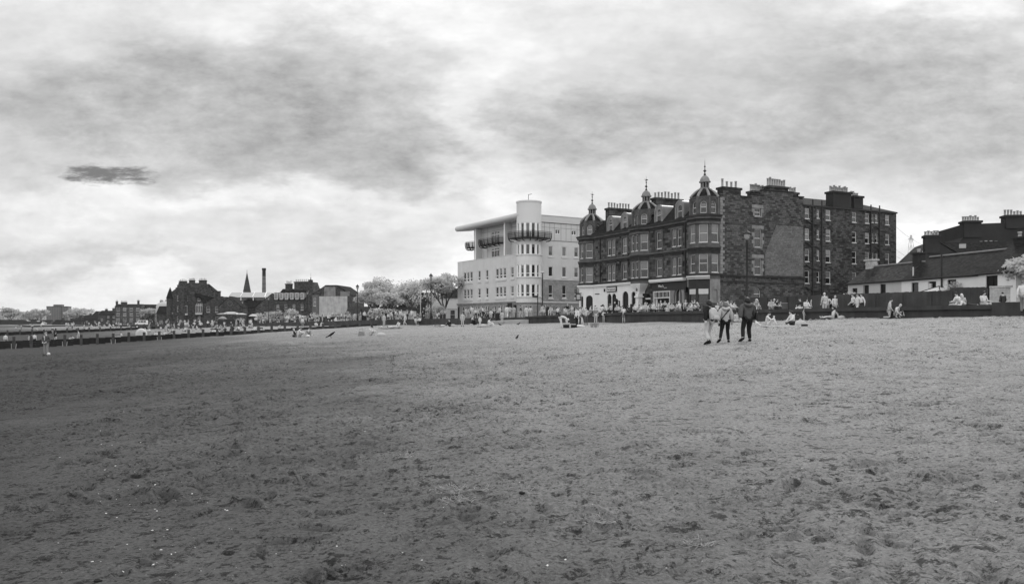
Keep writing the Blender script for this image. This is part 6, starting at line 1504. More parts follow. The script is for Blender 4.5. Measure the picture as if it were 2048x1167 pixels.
    X,Y,z = on_sand(583,673.5); mb = MB(); mb.lathe([(.06,0),(.09,.2),(.1,.3),(.085,.3)],0,0,8); tag(mb.build('bucket',[C_PALE],None,False,(X,Y,z)),'small pale bucket at the left of the family of three','bucket')
    # --- woman in black hat and her things
    X,Y,z = on_sand(742,671); person('knees',X,Y,z,1.35,'woman in a white top and wide dark hat leaning over her knees',('shirt',W),('long',P),('sunhat',B))
    X,Y,z = on_sand(723,671.5); mb = MB()
    mb.mesh([(-.3,-.12,0),(.3,-.12,0),(.3,.12,0),(-.3,.12,0),(-.22,-.14,.42),(.2,-.14,.36),(.26,.1,.4),(-.26,.12,.46)],[(3,2,1,0),(0,1,5,4),(1,2,6,5),(2,3,7,6),(3,0,4,7),(4,5,6,7)]); mb.tube([(-.2,0,.4),(-.1,0,.68),(.05,0,.66),(.16,0,.36)],.02,5); tag(mb.build('beach_bag',[C_GREY],None,False,(X,Y,z)),'grey open beach bag with handles left of the woman in the dark hat','bag')
    X,Y,z = on_sand(762,671); mb = MB(); mb.ball((0,0,.06),.42,.25,.2,12); tag(mb.build('folded_blanket',[C_PALE],None,True,(X,Y,z)),'white rumpled blanket right of the woman in the dark hat','blanket')
    # --- crow
    X,Y,z = on_sand(663,675.5); mb = MB(); mb.tube([(.34,0,.1),(.18,0,.2),(.02,0,.3),(-.12,0,.4),(-.2,0,.47),(-.26,0,.5),(-.34,0,.49)],[.02,.07,.1,.085,.06,.045,.008],8); mb.tube([(.52,0,.02),(.3,0,.14),(.15,0,.26)],[.03,.05,.03],4)
    for s in (-.04,.04): mb.tube([(.04,s,.24),(.06,s,.1),(.03,s,0)],.012,4); mb.tube([(.03,s,.01),(-.05,s,.005)],.01,4)
    o = mb.build('crow',[B],None,True,(X,Y,z),A); o.rotation_euler = (0,0,A); tag(o,'black crow standing on the open sand right of the family of three','bird')
    # --- walkers and loungers in the middle distance
    X,Y,z = on_sand(768,652); person('stand',X,Y,z,A,'tall person in pale clothes seen from behind near the low wall, left middle',('shirt',P),('long',P),('short',H_FAIR),s=1.04)
    X,Y,z = on_sand(763,655.5); mb = MB(); mb.ball((0,0,.13),.13,n=10); tag(mb.build('beach_ball',[W],None,True,(X,Y,z)),'white ball lying on the sand by the standing pale person','ball')
    X,Y,z = on_sand(786,656); person('lie',X,Y,z,1.4,'sunbather in white lying on a blanket in the middle distance',('tee',W),('long',W),('short',H_DARK))
    X,Y,z = on_sand(797,656); person('cross',X,Y,z,-.5,'sunbather in white sitting at the end of the blanket in the middle distance',('tee',W),('short',P),('short',H_DARK))
    X,Y,z = on_sand(781,657.2); mb = MB(); mb.box(-1.5,1.5,-.5,.5,0,.05); tag(mb.build('beach_blanket',[D],None,False,(X,Y,z+.03)),'dark blanket under the sunbathers in white','blanket')
    X,Y,z = on_sand(810,645.4); person('walk',X,Y,z,-1.2,'person in a long pale coat walking along the foot of the low wall',('coat',W),('long',W),('hood',W))
    X,Y,z = on_sand(832,644.5); person('chair',X,Y,z,.5,'person in pale clothes sitting on the low wall, left of a pair',('shirt',W),('long',P),('short',H_DARK)); X,Y,z = on_sand(839,644.5); person('chair',X,Y,z,-.4,'person in pale clothes sitting on the low wall, right of a pair',('shirt',W),('long',D),('short',H_DARK))
    X,Y,z = on_sand(881,652.5); person('lie',X,Y,z,-1.7,'sunbather in white lying with the head to the left near the pale standing woman',('tee',W),('long',G),('short',H_DARK))
    X,Y,z = on_sand(899,652.5); person('knees',X,Y,z,-1.2,'person in a black top sitting beside the sunbather in white',('shirt',B),('long',D),('short',H_GREY))
    X,Y,z = on_sand(906,652); mb = MB(); mb.ball((0,0,.1),.36,.2,.2,10); tag(mb.build('beach_bag',[C_PALE],None,True,(X,Y,z)),'pale bag lying behind the person in black on the sand','bag')
    X,Y,z = on_sand(925,652.8); person('stand',X,Y,z,0,'woman in an open pale coat standing on the sand facing the viewer',('coat',P),('long',P),('bob',H_DARK),shoes=B,s=.98)
    X,Y,z = on_sand(949,651.5); person('crouch',X,Y,z,-1.2,'person in black crouching beside a child in white',('shirt',B),('long',B),('cap',C_WHITE))
    X,Y,z = on_sand(960,651.8); person('stand',X,Y,z,.4,'small child in white standing next to the crouching person',('coat',W),('long',W),('short',H_DARK),s=.66)
    X,Y,z = on_sand(979,651.5); person('side',X,Y,z,1.2,'person in white sitting spread out on a white cloth below the flats',('shirt',W),('long',W),('bob',H_DARK),s=1.05)
    X,Y,z = on_sand(972,652.3); mb = MB(); mb.box(-1.0,1.0,-.5,.5,0,.05); mb.ball((-.3,.1,.06),.4,.3,.22,8); tag(mb.build('beach_blanket',[C_PALE],None,True,(X,Y,z)),'white cloth under the person sitting below the flats','blanket')
    # --- group below the white pub
    X,Y,z = on_sand(1124,653.5); person('bend',X,Y,z,1.75,'person all in white bending down to a bag on the sand',('shirt',W),('long',W),('short',C_WHITE),s=1.02)
    X,Y,z = on_sand(1154,651.5); person('stand',X,Y,z,-.9,'person in a long white jacket and black trousers',('coat',W),('long',B),('short',H_DARK),shoes=B)
    X,Y,z = on_sand(1160,650.5); person('stand',X,Y,z,1.2,'person in a pale top partly behind the white jacket',('shirt',P),('long',D),('short',H_DARK),s=1.05)
    X,Y,z = on_sand(1172,648.8); person('akimbo',X,Y,z,0,'man in an open pale jacket and grey trousers standing with hands on hips',('coat',P),('long',C_CHAR),('short',H_DARK),shoes=B,s=1.0)
    X,Y,z = on_sand(1191.5,647); person('stand',X,Y,z,A,'person in a white sun hat, grey vest and pale shorts facing the sea wall',('shirt',G),('short',P),('sunhat',W))
    X,Y,z = on_sand(1207.5,644.6); person('hands',X,Y,z,.1,'small child in a white top standing against the sea wall',('shirt',W),('long',P),('short',H_DARK),s=.72)
    X,Y,z = on_sand(1247.5,644.2); person('reachwall',X,Y,z,A,'girl in a white top and grey shorts leaning on the sea wall',('shirt',W),('short',G),('bob',H_DARK),s=.97)
    X,Y,z = on_sand(1133,653.5,-.5); mb = MB(); mb.box(-.3,.25,-.18,.18,0,.3); mb.box(.4,.95,-.16,.16,0,.28); q = mb.build('holdall',[B],None,False,(X,Y,z)); tag(q,'pair of black holdalls joined at the feet of the bending person','bag')
    X,Y,z = on_sand(1147,647); mb = MB(); mb.box(-.35,.35,-.2,.2,0,.5); mb.tube([(-.2,0,.5),(-.1,0,.62),(.1,0,.62),(.2,0,.5)],.03,5); tag(mb.build('holdall',[D],None,False,(X,Y,z)),'dark holdall standing on the sand behind the bending person','bag')
    X,Y,z = on_sand(1160,648.5,-.6); mb = MB(); mb.lathe([(.25,0),(.36,.25),(.3,.6),(.1,.95),(.04,1.0)],0,0,10); tag(mb.build('sack',[W],None,True,(X,Y,z)),'white sack standing between the white jacket and the man with hands on hips','bag')
    X,Y,z = on_sand(1158,652.5); mb = MB(); mb.ball((0,0,.05),.55,.25,.14,10); tag(mb.build('beach_towel',[W],None,True,(X,Y,z)),'white crumpled towel at the feet of the person in black trousers','towel')
    for k,(px,v,t) in enumerate(((1184,652.8,'left'),(1192,652.6,'right'))):
        X,Y,z = on_sand(px,v); mb = MB(); mb.lathe([(.12,0),(.16,.3),(.16,.34),(.13,.34)],0,0,8); mb.tube([(.25,0,0),(.2,.05,.5)],.03,5); tag(mb.build('bucket',[C_GREY],None,False,(X,Y,z)),f'small grey bucket and spade on the sand below the sun hat, {t} one','bucket')
    # --- crouchers behind the three walkers, by the wall
    X,Y,z = on_sand(1466,639.5); person('knees',X,Y,z,.4,'person with a dark bag sitting at the wall foot between the walkers',('shirt',W),('long',G),('short',H_DARK))
    X,Y,z = on_sand(1474,639.5); person('cross',X,Y,z,-.3,'person in white sitting cross legged at the wall foot between the walkers',('tee',W),('long',W),('bob',H_DARK))
    # --- couple on the blanket
    X,Y,z = on_sand(1537,650); person('knees',X,Y,z,1.2,'person in white with drawn up knees at the left end of the pale blanket',('shirt',W),('long',W),('short',H_DARK),s=1.0)
    X,Y,z = on_sand(1583,649.6); person('cross',X,Y,z,-1.35,'person with long dark hair at the right end of the pale blanket',('shirt',W),('long',D),('long',H_DARK),s=1.06)
    X,Y,z = on_sand(1568,651.2); mb = MB(); mb.box(-1.35,1.35,-.55,.5,-.02,.05); tag(mb.build('beach_blanket',[W],None,False,(X,Y,z+.03)),'pale blanket under the couple right of the three walkers','blanket')
    X,Y,z = on_sand(1601,649.5); mb = MB(); mb.ball((0,0,.14),.36,.25,.24,10); mb.tube([(-.2,0,.2),(-.05,-.1,.45),(.15,0,.3)],.03,5); tag(mb.build('beach_bag',[C_PALE],None,True,(X,Y,z)),'pale bag at the right end of the blanket couple','bag')
    X,Y,z = on_sand(1610,651.5); mb = MB(); mb.box(-.2,.14,-.1,.1,0,.14); tag(mb.build('sandal_pair',[D],None,False,(X,Y,z)),'dark pair of sandals at the corner of the pale blanket','shoes')
    X,Y,z = on_sand(1548,647.5); mb = MB(); mb.lathe([(.05,.38),(.07,.6),(.065,.6)],0,0,8); mb.lathe([(.04,0),(.04,.38)],0,0,6); tag(mb.build('drinks_cup',[W],None,False,(X,Y,z)),'white paper cup beside the couple on the blanket','cup')
    X,Y,z = on_sand(1608,637.6); person('stand',X,Y,z,.6,'toddler standing barefoot against the sea wall below the person with dangling legs',('tee',P),('none',None),('short',H_FAIR),s=.5)
    X,Y,z = on_sand(1665,637); person('legs',X,Y,z,-1.45,'woman in a white top with long hair lounging with bent knees at the wall foot',('shirt',W),('short',P),('long',H_DARK),s=1.02)
    X,Y,z = on_sand(1683,637); mb = MB(); mb.ball((0,0,.06),.3,.2,.18,8); tag(mb.build('beach_towel',[C_PALE],None,True,(X,Y,z)),'small pale towel right of the lounging woman','towel')
    X,Y,z = on_sand(1779,633.6); person('kneel',X,Y,z,1.2,'boy in a pale hooded top kneeling upright on the sand by the wall',('shirt',P),('short',P),('short',H_DARK),shoes=D,s=1.0)
    X,Y,z = on_sand(1795,633); person('crouch',X,Y,z,.3,'boy in a white shirt digging beside the kneeling boy',('tee',W),('short',G),('short',H_FAIR),s=.95)
    # --- on top of the sea wall
    wl = lambda px: (lambda u: (52.05/(u+.4697), 52.05/(u+.4697)*u))((px-1024)/F)
    def onwall(px, pk, rz, label, zoff=2.66, back=.25, **kw):
        u = (px-1024)/F; Y = (50.6+.0)/(u+.4697); X = u*Y; X += .9*back; Y += .42*back; person(pk,X,Y,zoff,rz,label,**kw)
    onwall(1598,'perch',-.75,'person in dark clothes with pale legs dangling over the sea wall',zoff=2.2,back=.1,top=('shirt',D),legs=('long',W),hair=('short',H_DARK),shoes=W)
    onwall(1590,'chair',.2,'person with long hair in white seated beside the dangling legs',zoff=2.17,back=1.2,top=('shirt',W),legs=('long',P),hair=('long',H_DARK))
    onwall(1599,'stand',A,'person in a white cap standing behind the wall sitters',zoff=2.2,back=2.6,top=('shirt',P),legs=('long',P),hair=('cap',C_WHITE))
    onwall(1904,'chair',A+.4,'person in white seen from behind sitting on the wall in front of the tall fence',zoff=2.2,back=.45,top=('shirt',W),legs=('long',P),hair=('short',H_DARK),s=1.0)
    onwall(1898,'chair',A-.2,'person in pale clothes half hidden beside the white back on the wall',zoff=2.2,back=1.2,top=('shirt',P),legs=('long',P),hair=('long',H_FAIR),s=.95)
    onwall(1924,'prone',-1.3,'person in white lying along the top of the sea wall',zoff=2.62,back=.3,top=('shirt',W),legs=('long',D),hair=('short',H_FAIR),s=.95)
    onwall(1957,'chair',.2,'woman in a white vest with sunglasses sitting on the wall at the garden wall',zoff=2.2,back=.5,top=('tee',W),legs=('long',P),hair=('bob',H_DARK))
    onwall(1971,'stand',A,'child with a dark rucksack standing behind the wall at the garden wall',zoff=2.2,back=1.6,top=('coat',D),legs=('long',D),hair=('short',H_DARK),s=.72)
    Y = 42.5; person('walk',at(2046,Y),Y,2.1,A-.7,'person in a white top and grey trousers walking up the slipway at the right edge',('shirt',W),('long',G),('short',H_GREY),shoes=B)
    # strollers before the fence
    for px,Y,pk,rz,t,kw in ((1655,69,'akimbo',A-.3,'person in white with grey trousers pausing by the fence, left of a couple',dict(top=('shirt',W),legs=('long',G),hair=('short',H_DARK))),(1670,68.5,'stand',.2,'person in white facing the sea by the fence, right of a couple',dict(top=('coat',W),legs=('long',P),hair=('short',H_FAIR))),
        (1706,64.8,'walk',-1.5,'person in white and black trousers, left of three strollers by the fence',dict(top=('shirt',W),legs=('long',B),hair=('short',H_DARK))),(1716,64.4,'walk',-1.5,'person in white with pale trousers, middle of three strollers by the fence',dict(top=('coat',W),legs=('long',W),hair=('short',H_DARK))),(1723.5,64.1,'walk',-1.5,'person in white and dark trousers, right of three strollers by the fence',dict(top=('shirt',W),legs=('long',D),hair=('short',H_DARK))),
        (1626,71,'stand',.5,'woman with long hair carrying a pale bag in front of the fence',dict(top=('shirt',P),legs=('long',D),hair=('long',H_DARK))),(1551,76,'hands',.3,'person in a pale scarf standing behind the sitting row',dict(top=('shirt',P),legs=('long',P),hair=('bob',H_FAIR))),(1567,74,'stand',A,'man with a shoulder strap standing by the metal crate',dict(top=('shirt',W),legs=('long',P),hair=('short',H_GREY),s=1.05)),(1561,75,'stand',A+.3,'person in white half behind the man with the shoulder strap',dict(top=('shirt',W),legs=('long',P),hair=('bob',H_DARK))),
        (1294,90,'stand',0,'waiter in grey clothes standing by the dark recess of the tenement',dict(top=('shirt',P),legs=('long',G),hair=('short',H_DARK))),(1321,84,'stand',.3,'person in white standing at the open cafe front, left of a pair',dict(top=('shirt',W),legs=('long',D),hair=('short',H_FAIR))),(1330,84,'akimbo',-.3,'person in a pale shirt standing at the open cafe front, right of a pair',dict(top=('shirt',P),legs=('long',D),hair=('short',H_GREY))),
        (1371,82,'stand',.3,'person standing behind the cafe tables by the door',dict(top=('tee',P),legs=('long',D),hair=('short',H_FAIR))),(1384,81,'stand',-.4,'tall person in white standing by the corner shop, left of a pair',dict(top=('shirt',W),legs=('long',D),hair=('short',H_DARK))),(1389,80.5,'hands',.2,'tall person in pale clothes standing by the corner shop, right of a pair',dict(top=('shirt',P),legs=('long',D),hair=('short',H_GREY)))):
        person(pk,at(px,Y),Y,landz(Y),rz,t,**kw)
    # promenade walkers below the flats, one going after another
    for i,(px,Y,pk,rz,ct,cl,h,t) in enumerate(((1004,104,'stand',A,P,P,'short','person in pale clothes at the black bin below the flats'),(1014,108,'walk',A,W,W,'bob','woman in a long white coat walking away below the flats'),(1020,110,'walk',A,P,G,'short','person in grey trousers walking behind the white coat'),(1028,111,'stand',A,P,P,'short','person in a pale shirt waiting at the shop door'),
        (1041,109,'walk',-1.4,C_CHAR,P,'short','person in a dark long top passing the tower foot'),(1053,112,'walk',A,W,W,'short','person in white walking to the tower windows, left of a pair'),(1061,113,'walk',A,W,P,'bob','person in white walking to the tower windows, right of a pair'),(962,118,'stand',A,G,B,'cap','man in a cap and black trousers at the french windows'),(982,112,'chair',0,W,P,'bob','woman in white sitting on the low wall left of the bin'))):
        z = landz(Y); X = at(px,Y)
        if X < xline(Y): z = bz(X,Y)
        person(pk,X,Y,z,rz,t,('coat' if 'coat' in t else 'shirt',ct),('long',cl),(h,H_DARK if h != 'cap' else C_WHITE))
    # father carrying a child
    # people about the groyne
    for px,v,Y,pk,rz,top,leg,h,t,s in ((11,0,113,'stand',A,W,G,'short','man in a white shirt behind the groyne at the far left edge',1.05),(60,0,112,'stand',A,P,G,'bob','person in grey behind the groyne, left of a pair',.95),(69,0,112,'stand',A,W,D,'short','person in a white shirt behind the groyne, right of a pair',1.02),(111,0,117,'walk',1.4,B,P,'long','dark haired person in black walking behind the groyne',.98),
        (157,0,122,'walk',-1.2,P,P,'short','pale figure walking past the sitters behind the groyne',1.0),(605,0,134,'stand',A,W,G,'short','man in a white shirt standing where the groyne meets the promenade',1.05)):
        X = at(px,Y); person(pk,X,Y,bz(X,Y) if X < xline(Y) else landz(Y),rz,t,('shirt',top),('short' if 'pair' in t else 'long',leg),(h,H_DARK),s=s)
    for px,Y,pk,rz,t in ((141,121,'legs',.5,'person sitting on the sand behind the groyne beside dark bags'),(147,121,'crouch',-.5,'person bending over dark bags behind the groyne'),(241,134,'legs',-1.5,'lone person sitting on the empty sand behind the groyne'),(312,128,'cross',.3,'person in white sitting on the left of a pair behind the groyne'),(320,128,'knees',1.0,'person in pale clothes sitting on the right of a pair behind the groyne'),(331,130,'side',.2,'person in white and dark shorts squatting behind the groyne'),
        (428,130,'knees',.3,'person in white squatting behind the groyne posts'),(436,131,'cross',1.2,'person in white with a white hat behind the groyne posts'),(470,129,'lie',1.5,'sunbather lying under a dark pushchair behind the groyne'),(508,130,'cross',-.4,'person in white sitting among bags behind the groyne'),(558,128,'crouch',1.2,'child crouching on the sand behind the groyne'),(632,140,'knees',.5,'child in white sitting on the sand above the groyne end'),(644,140,'cross',0,'child in a white cap sitting above the groyne end'),(676,142,'lie',1.4,'sunbather in white lying above the groyne end')):
        X = at(px,Y); person(pk,X,Y,bz(X,Y) if X < xline(Y) else landz(Y),rz,t,('shirt',W if 'white' in t else P),('short',D if 'dark' in t else P),('short',H_DARK))
def crowds():
    pub = lambda X,Y: 50.6-.47*Y+7 > X > 50.6-.47*Y+1.2 and X < 21.5-(Y-89.3)*.484-1.6
    CH = .14
    ST = ['stand','walk','step','hands','akimbo']; SI = ['chair']; SB = ['knees','legs','cross','side','lie']
    crowd(21,1150,1290,84,96,SI,'at the tables outside the white pub','drinkers outside the white pub',1,dz=CH,cut=pub)
    crowd(25,1285,1400,76,86,SI,'at the tables outside the cafe','diners outside the cafe',2,dz=CH,cut=pub)
    crowd(14,1395,1480,71,80,SI,'by the pallet stack under the tenement corner','people by the tenement corner',3,dz=CH,cut=lambda X,Y: X > 50.6-.47*Y+1.4)
    crowd(9,1495,1556,67,71,SI,'in the row behind the sea wall under the gable','row of sitters under the gable',4,dz=CH,cut=lambda X,Y: X > 50.6-.47*Y+.9,face=0)
    crowd(16,1068,1158,96,108,SI+SI+['stand'],'on the benches between the flats and the pub','bench sitters by the flats',5,dz=CH,cut=lambda X,Y: X > 50.6-.47*Y+1)
    crowd(3,1300,1330,88,95,['stand'],'inside the group at the cafe front','standing people at the cafe front',6,cut=pub)
    inl = lambda X,Y: xline(Y)+.6 < X < xline(Y)+9
    crowd(20,920,1000,110,128,SI+ST,'on the promenade below the long front of the flats','people below the long front of the flats',7,cut=lambda X,Y: xline(Y)+.5 < X and not (X > 1.86-.512*(Y-127.5)/.859-2.2 and Y > 124))
    crowd(25,770,920,124,142,SI+ST+['cross'],'along the low wall in front of the park trees','people along the park wall',8,cut=inl)
    crowd(18,690,790,128,160,SI+ST,'on the promenade beside the lamp post by the round tree','people by the round tree',9,cut=inl)
    crowd(34,566,704,138,185,ST+SI,'in the busy crowd under the blank gable','crowd under the blank gable',10,cut=inl)
    crowd(10,500,566,150,190,ST+SI,'on the promenade by the pale bushes','people by the pale bushes',11,cut=inl)
    crowd(24,425,520,140,175,SB+ST+['crouch'],'in the throng on the sand under the parasols','throng under the parasols',12,land=False,cut=lambda X,Y: X < xline(Y)-1)
    crowd(34,290,440,150,235,SB+ST,'on the far sand below the baronial house','people below the baronial house',13,land=False,cut=lambda X,Y: X < xline(Y)-1,far=True)
    crowd(22,300,430,240,262,ST,'on the far promenade before the baronial house','strollers before the baronial house',14,cut=lambda X,Y: X > xline(Y)+.3,far=True)
    crowd(40,130,300,236,300,ST+SB,'on the crowded far beach below the stone terrace','far beach crowd',15,land=False,cut=lambda X,Y: X < xline(Y)-1,far=True)
    crowd(10,30,150,205,300,ST+SB,'on the far beach beyond the second groyne','people beyond the second groyne',16,land=False,cut=lambda X,Y: X < xline(Y)-1,far=True)
def far_crowd():
    # the hundred-odd people farthest off, beyond the individuals: one mass
    bm = bmesh.new(); mats = []
    for me, mx in FARCROWD:
        n = len(bm.faces); nv = len(bm.verts); bm.from_mesh(me); bm.verts.ensure_lookup_table(); bm.faces.ensure_lookup_table()
        bmesh.ops.transform(bm, matrix=mx, verts=bm.verts[nv:])
        for f in bm.faces[n:]:
            m = me.materials[f.material_index]
            if m not in mats: mats.append(m)
            f.material_index = mats.index(m)
    me = bpy.data.meshes.new('crowd'); bm.to_mesh(me); bm.free()
    for m in mats: me.materials.append(m)
    tag(link('crowd',me),'far throng of people along the distant beach and promenade',None,None,'stuff')
def furniture():
    # lamp posts
    def lamp(px, Y, vtop, label, z=None, big=1.0):
        z = landz(Y) if z is None else z; h = (HZ-vtop)*Y/F+CAMZ-z; T = empty('street_lamp',(at(px,Y),Y,z),0,label,'street lamp','lamp posts along the promenade')
        mb = MB(); mb.lathe([(.16*big,-.1),(.16*big,.9),(.1*big,1.0),(.075*big,1.1),(.06*big,h-1.05),(.1*big,h-1.0),(.05*big,h-.9)],0,0,10); mb.build('pole',[M_IRON],T,True)
        mb = MB(); mb.lathe([(.06,h-.92),(.16*big,h-.78),(.24*big,h-.42),(.22*big,h-.4)],0,0,8); mb.build('lantern_glass',[M('lamp_glass',.3,.1,2,.15,spec=.6)],T)
        mb = MB(); mb.lathe([(.3*big,h-.42),(.3*big,h-.36),(.22*big,h-.24),(.1*big,h-.14),(.05,h-.08),(.07,h-.03),(.02,h)],0,0,10); mb.build('lantern_cap',[M_IRON],T,True)
    lamp(1494,72,459,'tall black lamp post with a round lantern in front of the tenement gable',big=1.25)
    lamp(862,121,546,'black lamp post with a lantern in front of the forked tree')
    lamp(715,135,568,'black lamp post with a lantern in front of the round tree')
    lamp(537,190,592,'thin black lamp post by the stone hall'); lamp(485,215,600,'thin black lamp post in front of the low hall'); lamp(615,180,580,'thin dark lamp post before the dormered terrace'); lamp(345,262,622,'thin lamp post before the baronial turret')
    T = empty('street_lamp',(at(1085,118),118,2.2),0,'slim pale headed lamp column in front of the round tower','street lamp'); h = (HZ-545)*118/F-.6
    mb = MB(); mb.lathe([(.13,-.1),(.13,1.2),(.08,1.3),(.07,h-.1)],0,0,8); mb.build('pole',[M_IRON],T); mb = MB(); mb.lathe([(.08,h-.1),(.42,h),(.4,h+.12),(.1,h+.2)],0,0,10); mb.build('lamp_head',[M_PANEL],T)
    # flag pole and signpost
    T = empty('fingerpost',(at(1075.5,112),112,2.2),0,'black fingerpost with one arm left of the slim lamp column','signpost'); mb = MB(); mb.tube([(0,0,-.1),(0,0,3.4)],.07,8); mb.build('post',[M_IRON],T); mb = MB(); mb.box(-.75,.05,-.03,.03,2.95,3.2); mb.build('sign_arm',[M_IRON],T)
    T = empty('leaning_mast',(at(868,150),150,landz(150)),0,'thin leaning mast in front of the forked tree','mast'); mb = MB(); mb.tube([(0,0,-.2),(-1.7,0,7.2)],[.1,.04],6); mb.build('spar',[M_IRON],T)
    T = empty('flagpole',(at(841,152),152,landz(152)),0,'plain pale pole standing by the low lodge','pole'); mb = MB(); mb.tube([(0,0,-.2),(0,0,6.6)],[.1,.06],6); mb.build('shaft',[M_PANEL],T)
    # litter bins
    def bin_(px, Y, label, s=1):
        z = landz(Y); X = at(px,Y); T = empty('litter_bin',(X,Y,z if X > xline(Y) else bz(X,Y)),.2,label,'bin'); mb = MB(); mb.box(-.42*s,.42*s,-.35*s,.35*s,0,1.25*s); o = mb.build('body',[M_BLACK],T); mo = o.modifiers.new('b','BEVEL'); mo.width = .05; mo.segments = 2
        mb = MB(); mb.lathe([(.5*s,1.25*s),(.46*s,1.4*s),(.2*s,1.48*s)],0,0,10); mb.build('lid',[M_BLACK],T)
    bin_(997,106.5,'large black litter bin below the flats',1.05); bin_(1099,108,'wide black bin beside the benches by the flats',1.1); bin_(728,140,'dark bin on the promenade under the round tree',1.0)
    # tables
    def table(px, Y, label):
        T = empty('picnic_table',(at(px,Y),Y,landz(Y)),rng.uniform(-.5,.5),label,'table','tables outside the pub and cafe'); mb = MB()
        for i in range(5): mb.box(-.9,.9,-.36+i*.15,-.23+i*.15,.72,.76)
        mb.build('table_top',[M_FENCE],T)
        for s in (-1,1):
            mb = MB(); mb.box(-.9,.9,s*.72-.14,s*.72+.14,.43,.47); mb.build('bench_seat',[M_FENCE],T)
        for s in (-.6,.6):
            mb = MB(); mb.tube([(s,-.7,0),(s,-.15,.72)],.04,4); mb.tube([(s,.7,0),(s,.15,.72)],.04,4); mb.build('leg',[M_FENCE],T)
    for i,(px,Y) in enumerate(((1170,97),(1196,93),(1222,91),(1250,88),(1274,86),(1300,84),(1326,82.5),(1350,82),(1376,81))):
        table(px,Y,f'dark picnic table outside the {"white pub" if px < 1285 else "cafe"}, {["first","second","third","fourth","fifth"][i if i < 5 else i-5]} from the left of its row')
    # pallet stack and crate
    X,Y = at(1413,80),80; T = empty('pallet_stack',(X,Y,2.2),R(-25),'pale slatted timber pallets stacked by the corner shop','pallets'); mb = MB()
    for k in range(6):
        mb.box(-1.5,1.5,-.4,.4,k*.2+.1,k*.2+.16)
        for s in (-1.3,-.4,.5,1.35): mb.box(s-.06,s+.06,-.39,.39,k*.2,k*.2+.095)
    mb.build('slats',[M('pale_pallet_wood',.16,.2,3)],T); mb = MB(); mb.box(-1.7,1.7,-.5,.5,1.28,1.36); mb.build('top_board',[M('pale_pallet_wood',.16)],T)
    X,Y = at(1556,71.5),71.5; T = empty('metal_crate',(X,Y,2.2),R(-25),'pale metal railing pen standing behind the sea wall','crate'); mb = MB()
    for z in (.1,1.15): mb.tube([(-.8,-.3,z),(.8,-.3,z),(.8,.3,z),(-.8,.3,z),(-.8,-.3,z)],.03,5)
    for i in range(17): mb.tube([(-.8+i*.1,-.3,.1),(-.8+i*.1,-.3,1.15)],.014,4)
    mb.build('bars',[M_METAL],T)
    # park railings and notice shelter
    def railing(p, q, h, label):
        l = math.hypot(q[0]-p[0],q[1]-p[1]); u = ((q[0]-p[0])/l,(q[1]-p[1])/l); z = landz((p[1]+q[1])/2); T = empty('iron_railing',(*p,z),math.atan2(u[1],u[0]),label,'railing'); mb = MB()
        for i in range(int(l/.28)): mb.box(i*.28-.015,i*.28+.015,-.015,.015,0,h)
        for zz in (.15,h-.12): mb.box(0,l,-.025,.025,zz,zz+.05)
        mb.build('bars',[M_IRON],T)
        for i in range(int(l/4)+1):
            mb = MB(); mb.box(i*4-.12,i*4+.12,-.12,.12,-.2,h+.3); mb.build('railing_post',[M_IRON],T)
    railing((at(722,150),150),(at(800,144),144),2.1,'black park railings right of the round tree'); railing((at(848,134),134),(at(918,140),140),2.2,'black park railings in front of the forked tree')
    T = empty('notice_shelter',(at(816,142),142,landz(142)),R(-8),'dark open shelter with pale notice panels before the park','shelter'); mb = MB(); mb.box(-1.7,1.7,-.5,.8,2.2,2.4); mb.build('roof',[M_IRON],T)
    for x in (-1.6,0,1.6):
        mb = MB(); mb.box(x-.07,x+.07,-.07,.07,0,2.2); mb.build('post',[M_IRON],T)
    mb = MB(); mb.box(-1.5,-.1,.1,.15,.9,1.9); mb.box(.1,1.5,.1,.15,.9,1.9); mb.build('notice_panel',[M_PANEL],T)
    # van under the blank gable
    def van(px, Y, rz, label, bm_, s=1.0, roofh=2.1, L=4.6):
        z = landz(Y); T = empty('parked_van' if roofh > 1.8 else 'parked_car',(at(px,Y),Y,z),rz,label,'van' if roofh > 1.8 else 'car'); h = roofh
        pr = [(-L/2,.35),(-L/2,.95),(-L/2+.15,1.1),(-L/2+.75,1.2),(-L/2+1.35,h-.12),(-L/2+1.6,h),(L/2-.15,h),(L/2,h-.25),(L/2,.35)] if roofh > 1.8 else [(-L/2,.3),(-L/2,.8),(-L/2+.9,.95),(-L/2+1.6,h),(L/2-.9,h),(L/2-.2,.95),(L/2,.85),(L/2,.3)]
        mb = MB(); n = len(pr); w = .88; mb.mesh([(x,-w,zz) for x,zz in pr]+[(x,w,zz) for x,zz in pr],[tuple(range(n)),tuple(range(2*n-1,n-1,-1))]+[(i,n+i,n+(i+1)%n,(i+1)%n) for i in range(n)]); o = mb.build('body',[bm_],T); mo = o.modifiers.new('b','BEVEL'); mo.width = .06; mo.segments = 2
        for (x0,x1) in ((-L/2+1.45,-.35),(-.15,.95),(1.1,L/2-.3)) if roofh > 1.8 else ((-L/2+1.5,-.1),(0,L/2-.75)):
            mb = MB()
            for sy in (-1,1): mb.box(x0,x1,sy*(w+.012)-.006,sy*(w+.012)+.006,h*.58,h-.22)
            mb.build('side_window',[M_GLASS],T)
        for x in (-L/2+.85,L/2-.9):
            for sy in (-1,1):
                mb = MB(); mb.tube([(x,sy*.72,.32),(x,sy*.9,.32)],.32,14); wh = mb.build('wheel',[M_BLACK],T); mb = MB(); mb.tube([(x,sy*.9,.32),(x,sy*.915,.32)],.18,10); mb.build('rim',[M_METAL],wh)
    van(682,196,0,'pale van with dark windows parked under the blank gable',M('van_white_paint',.6,.04,1,.35))
    van(283,330,.1,'white small van parked on the far promenade left of the tent',M('van_white_paint',.6)); 
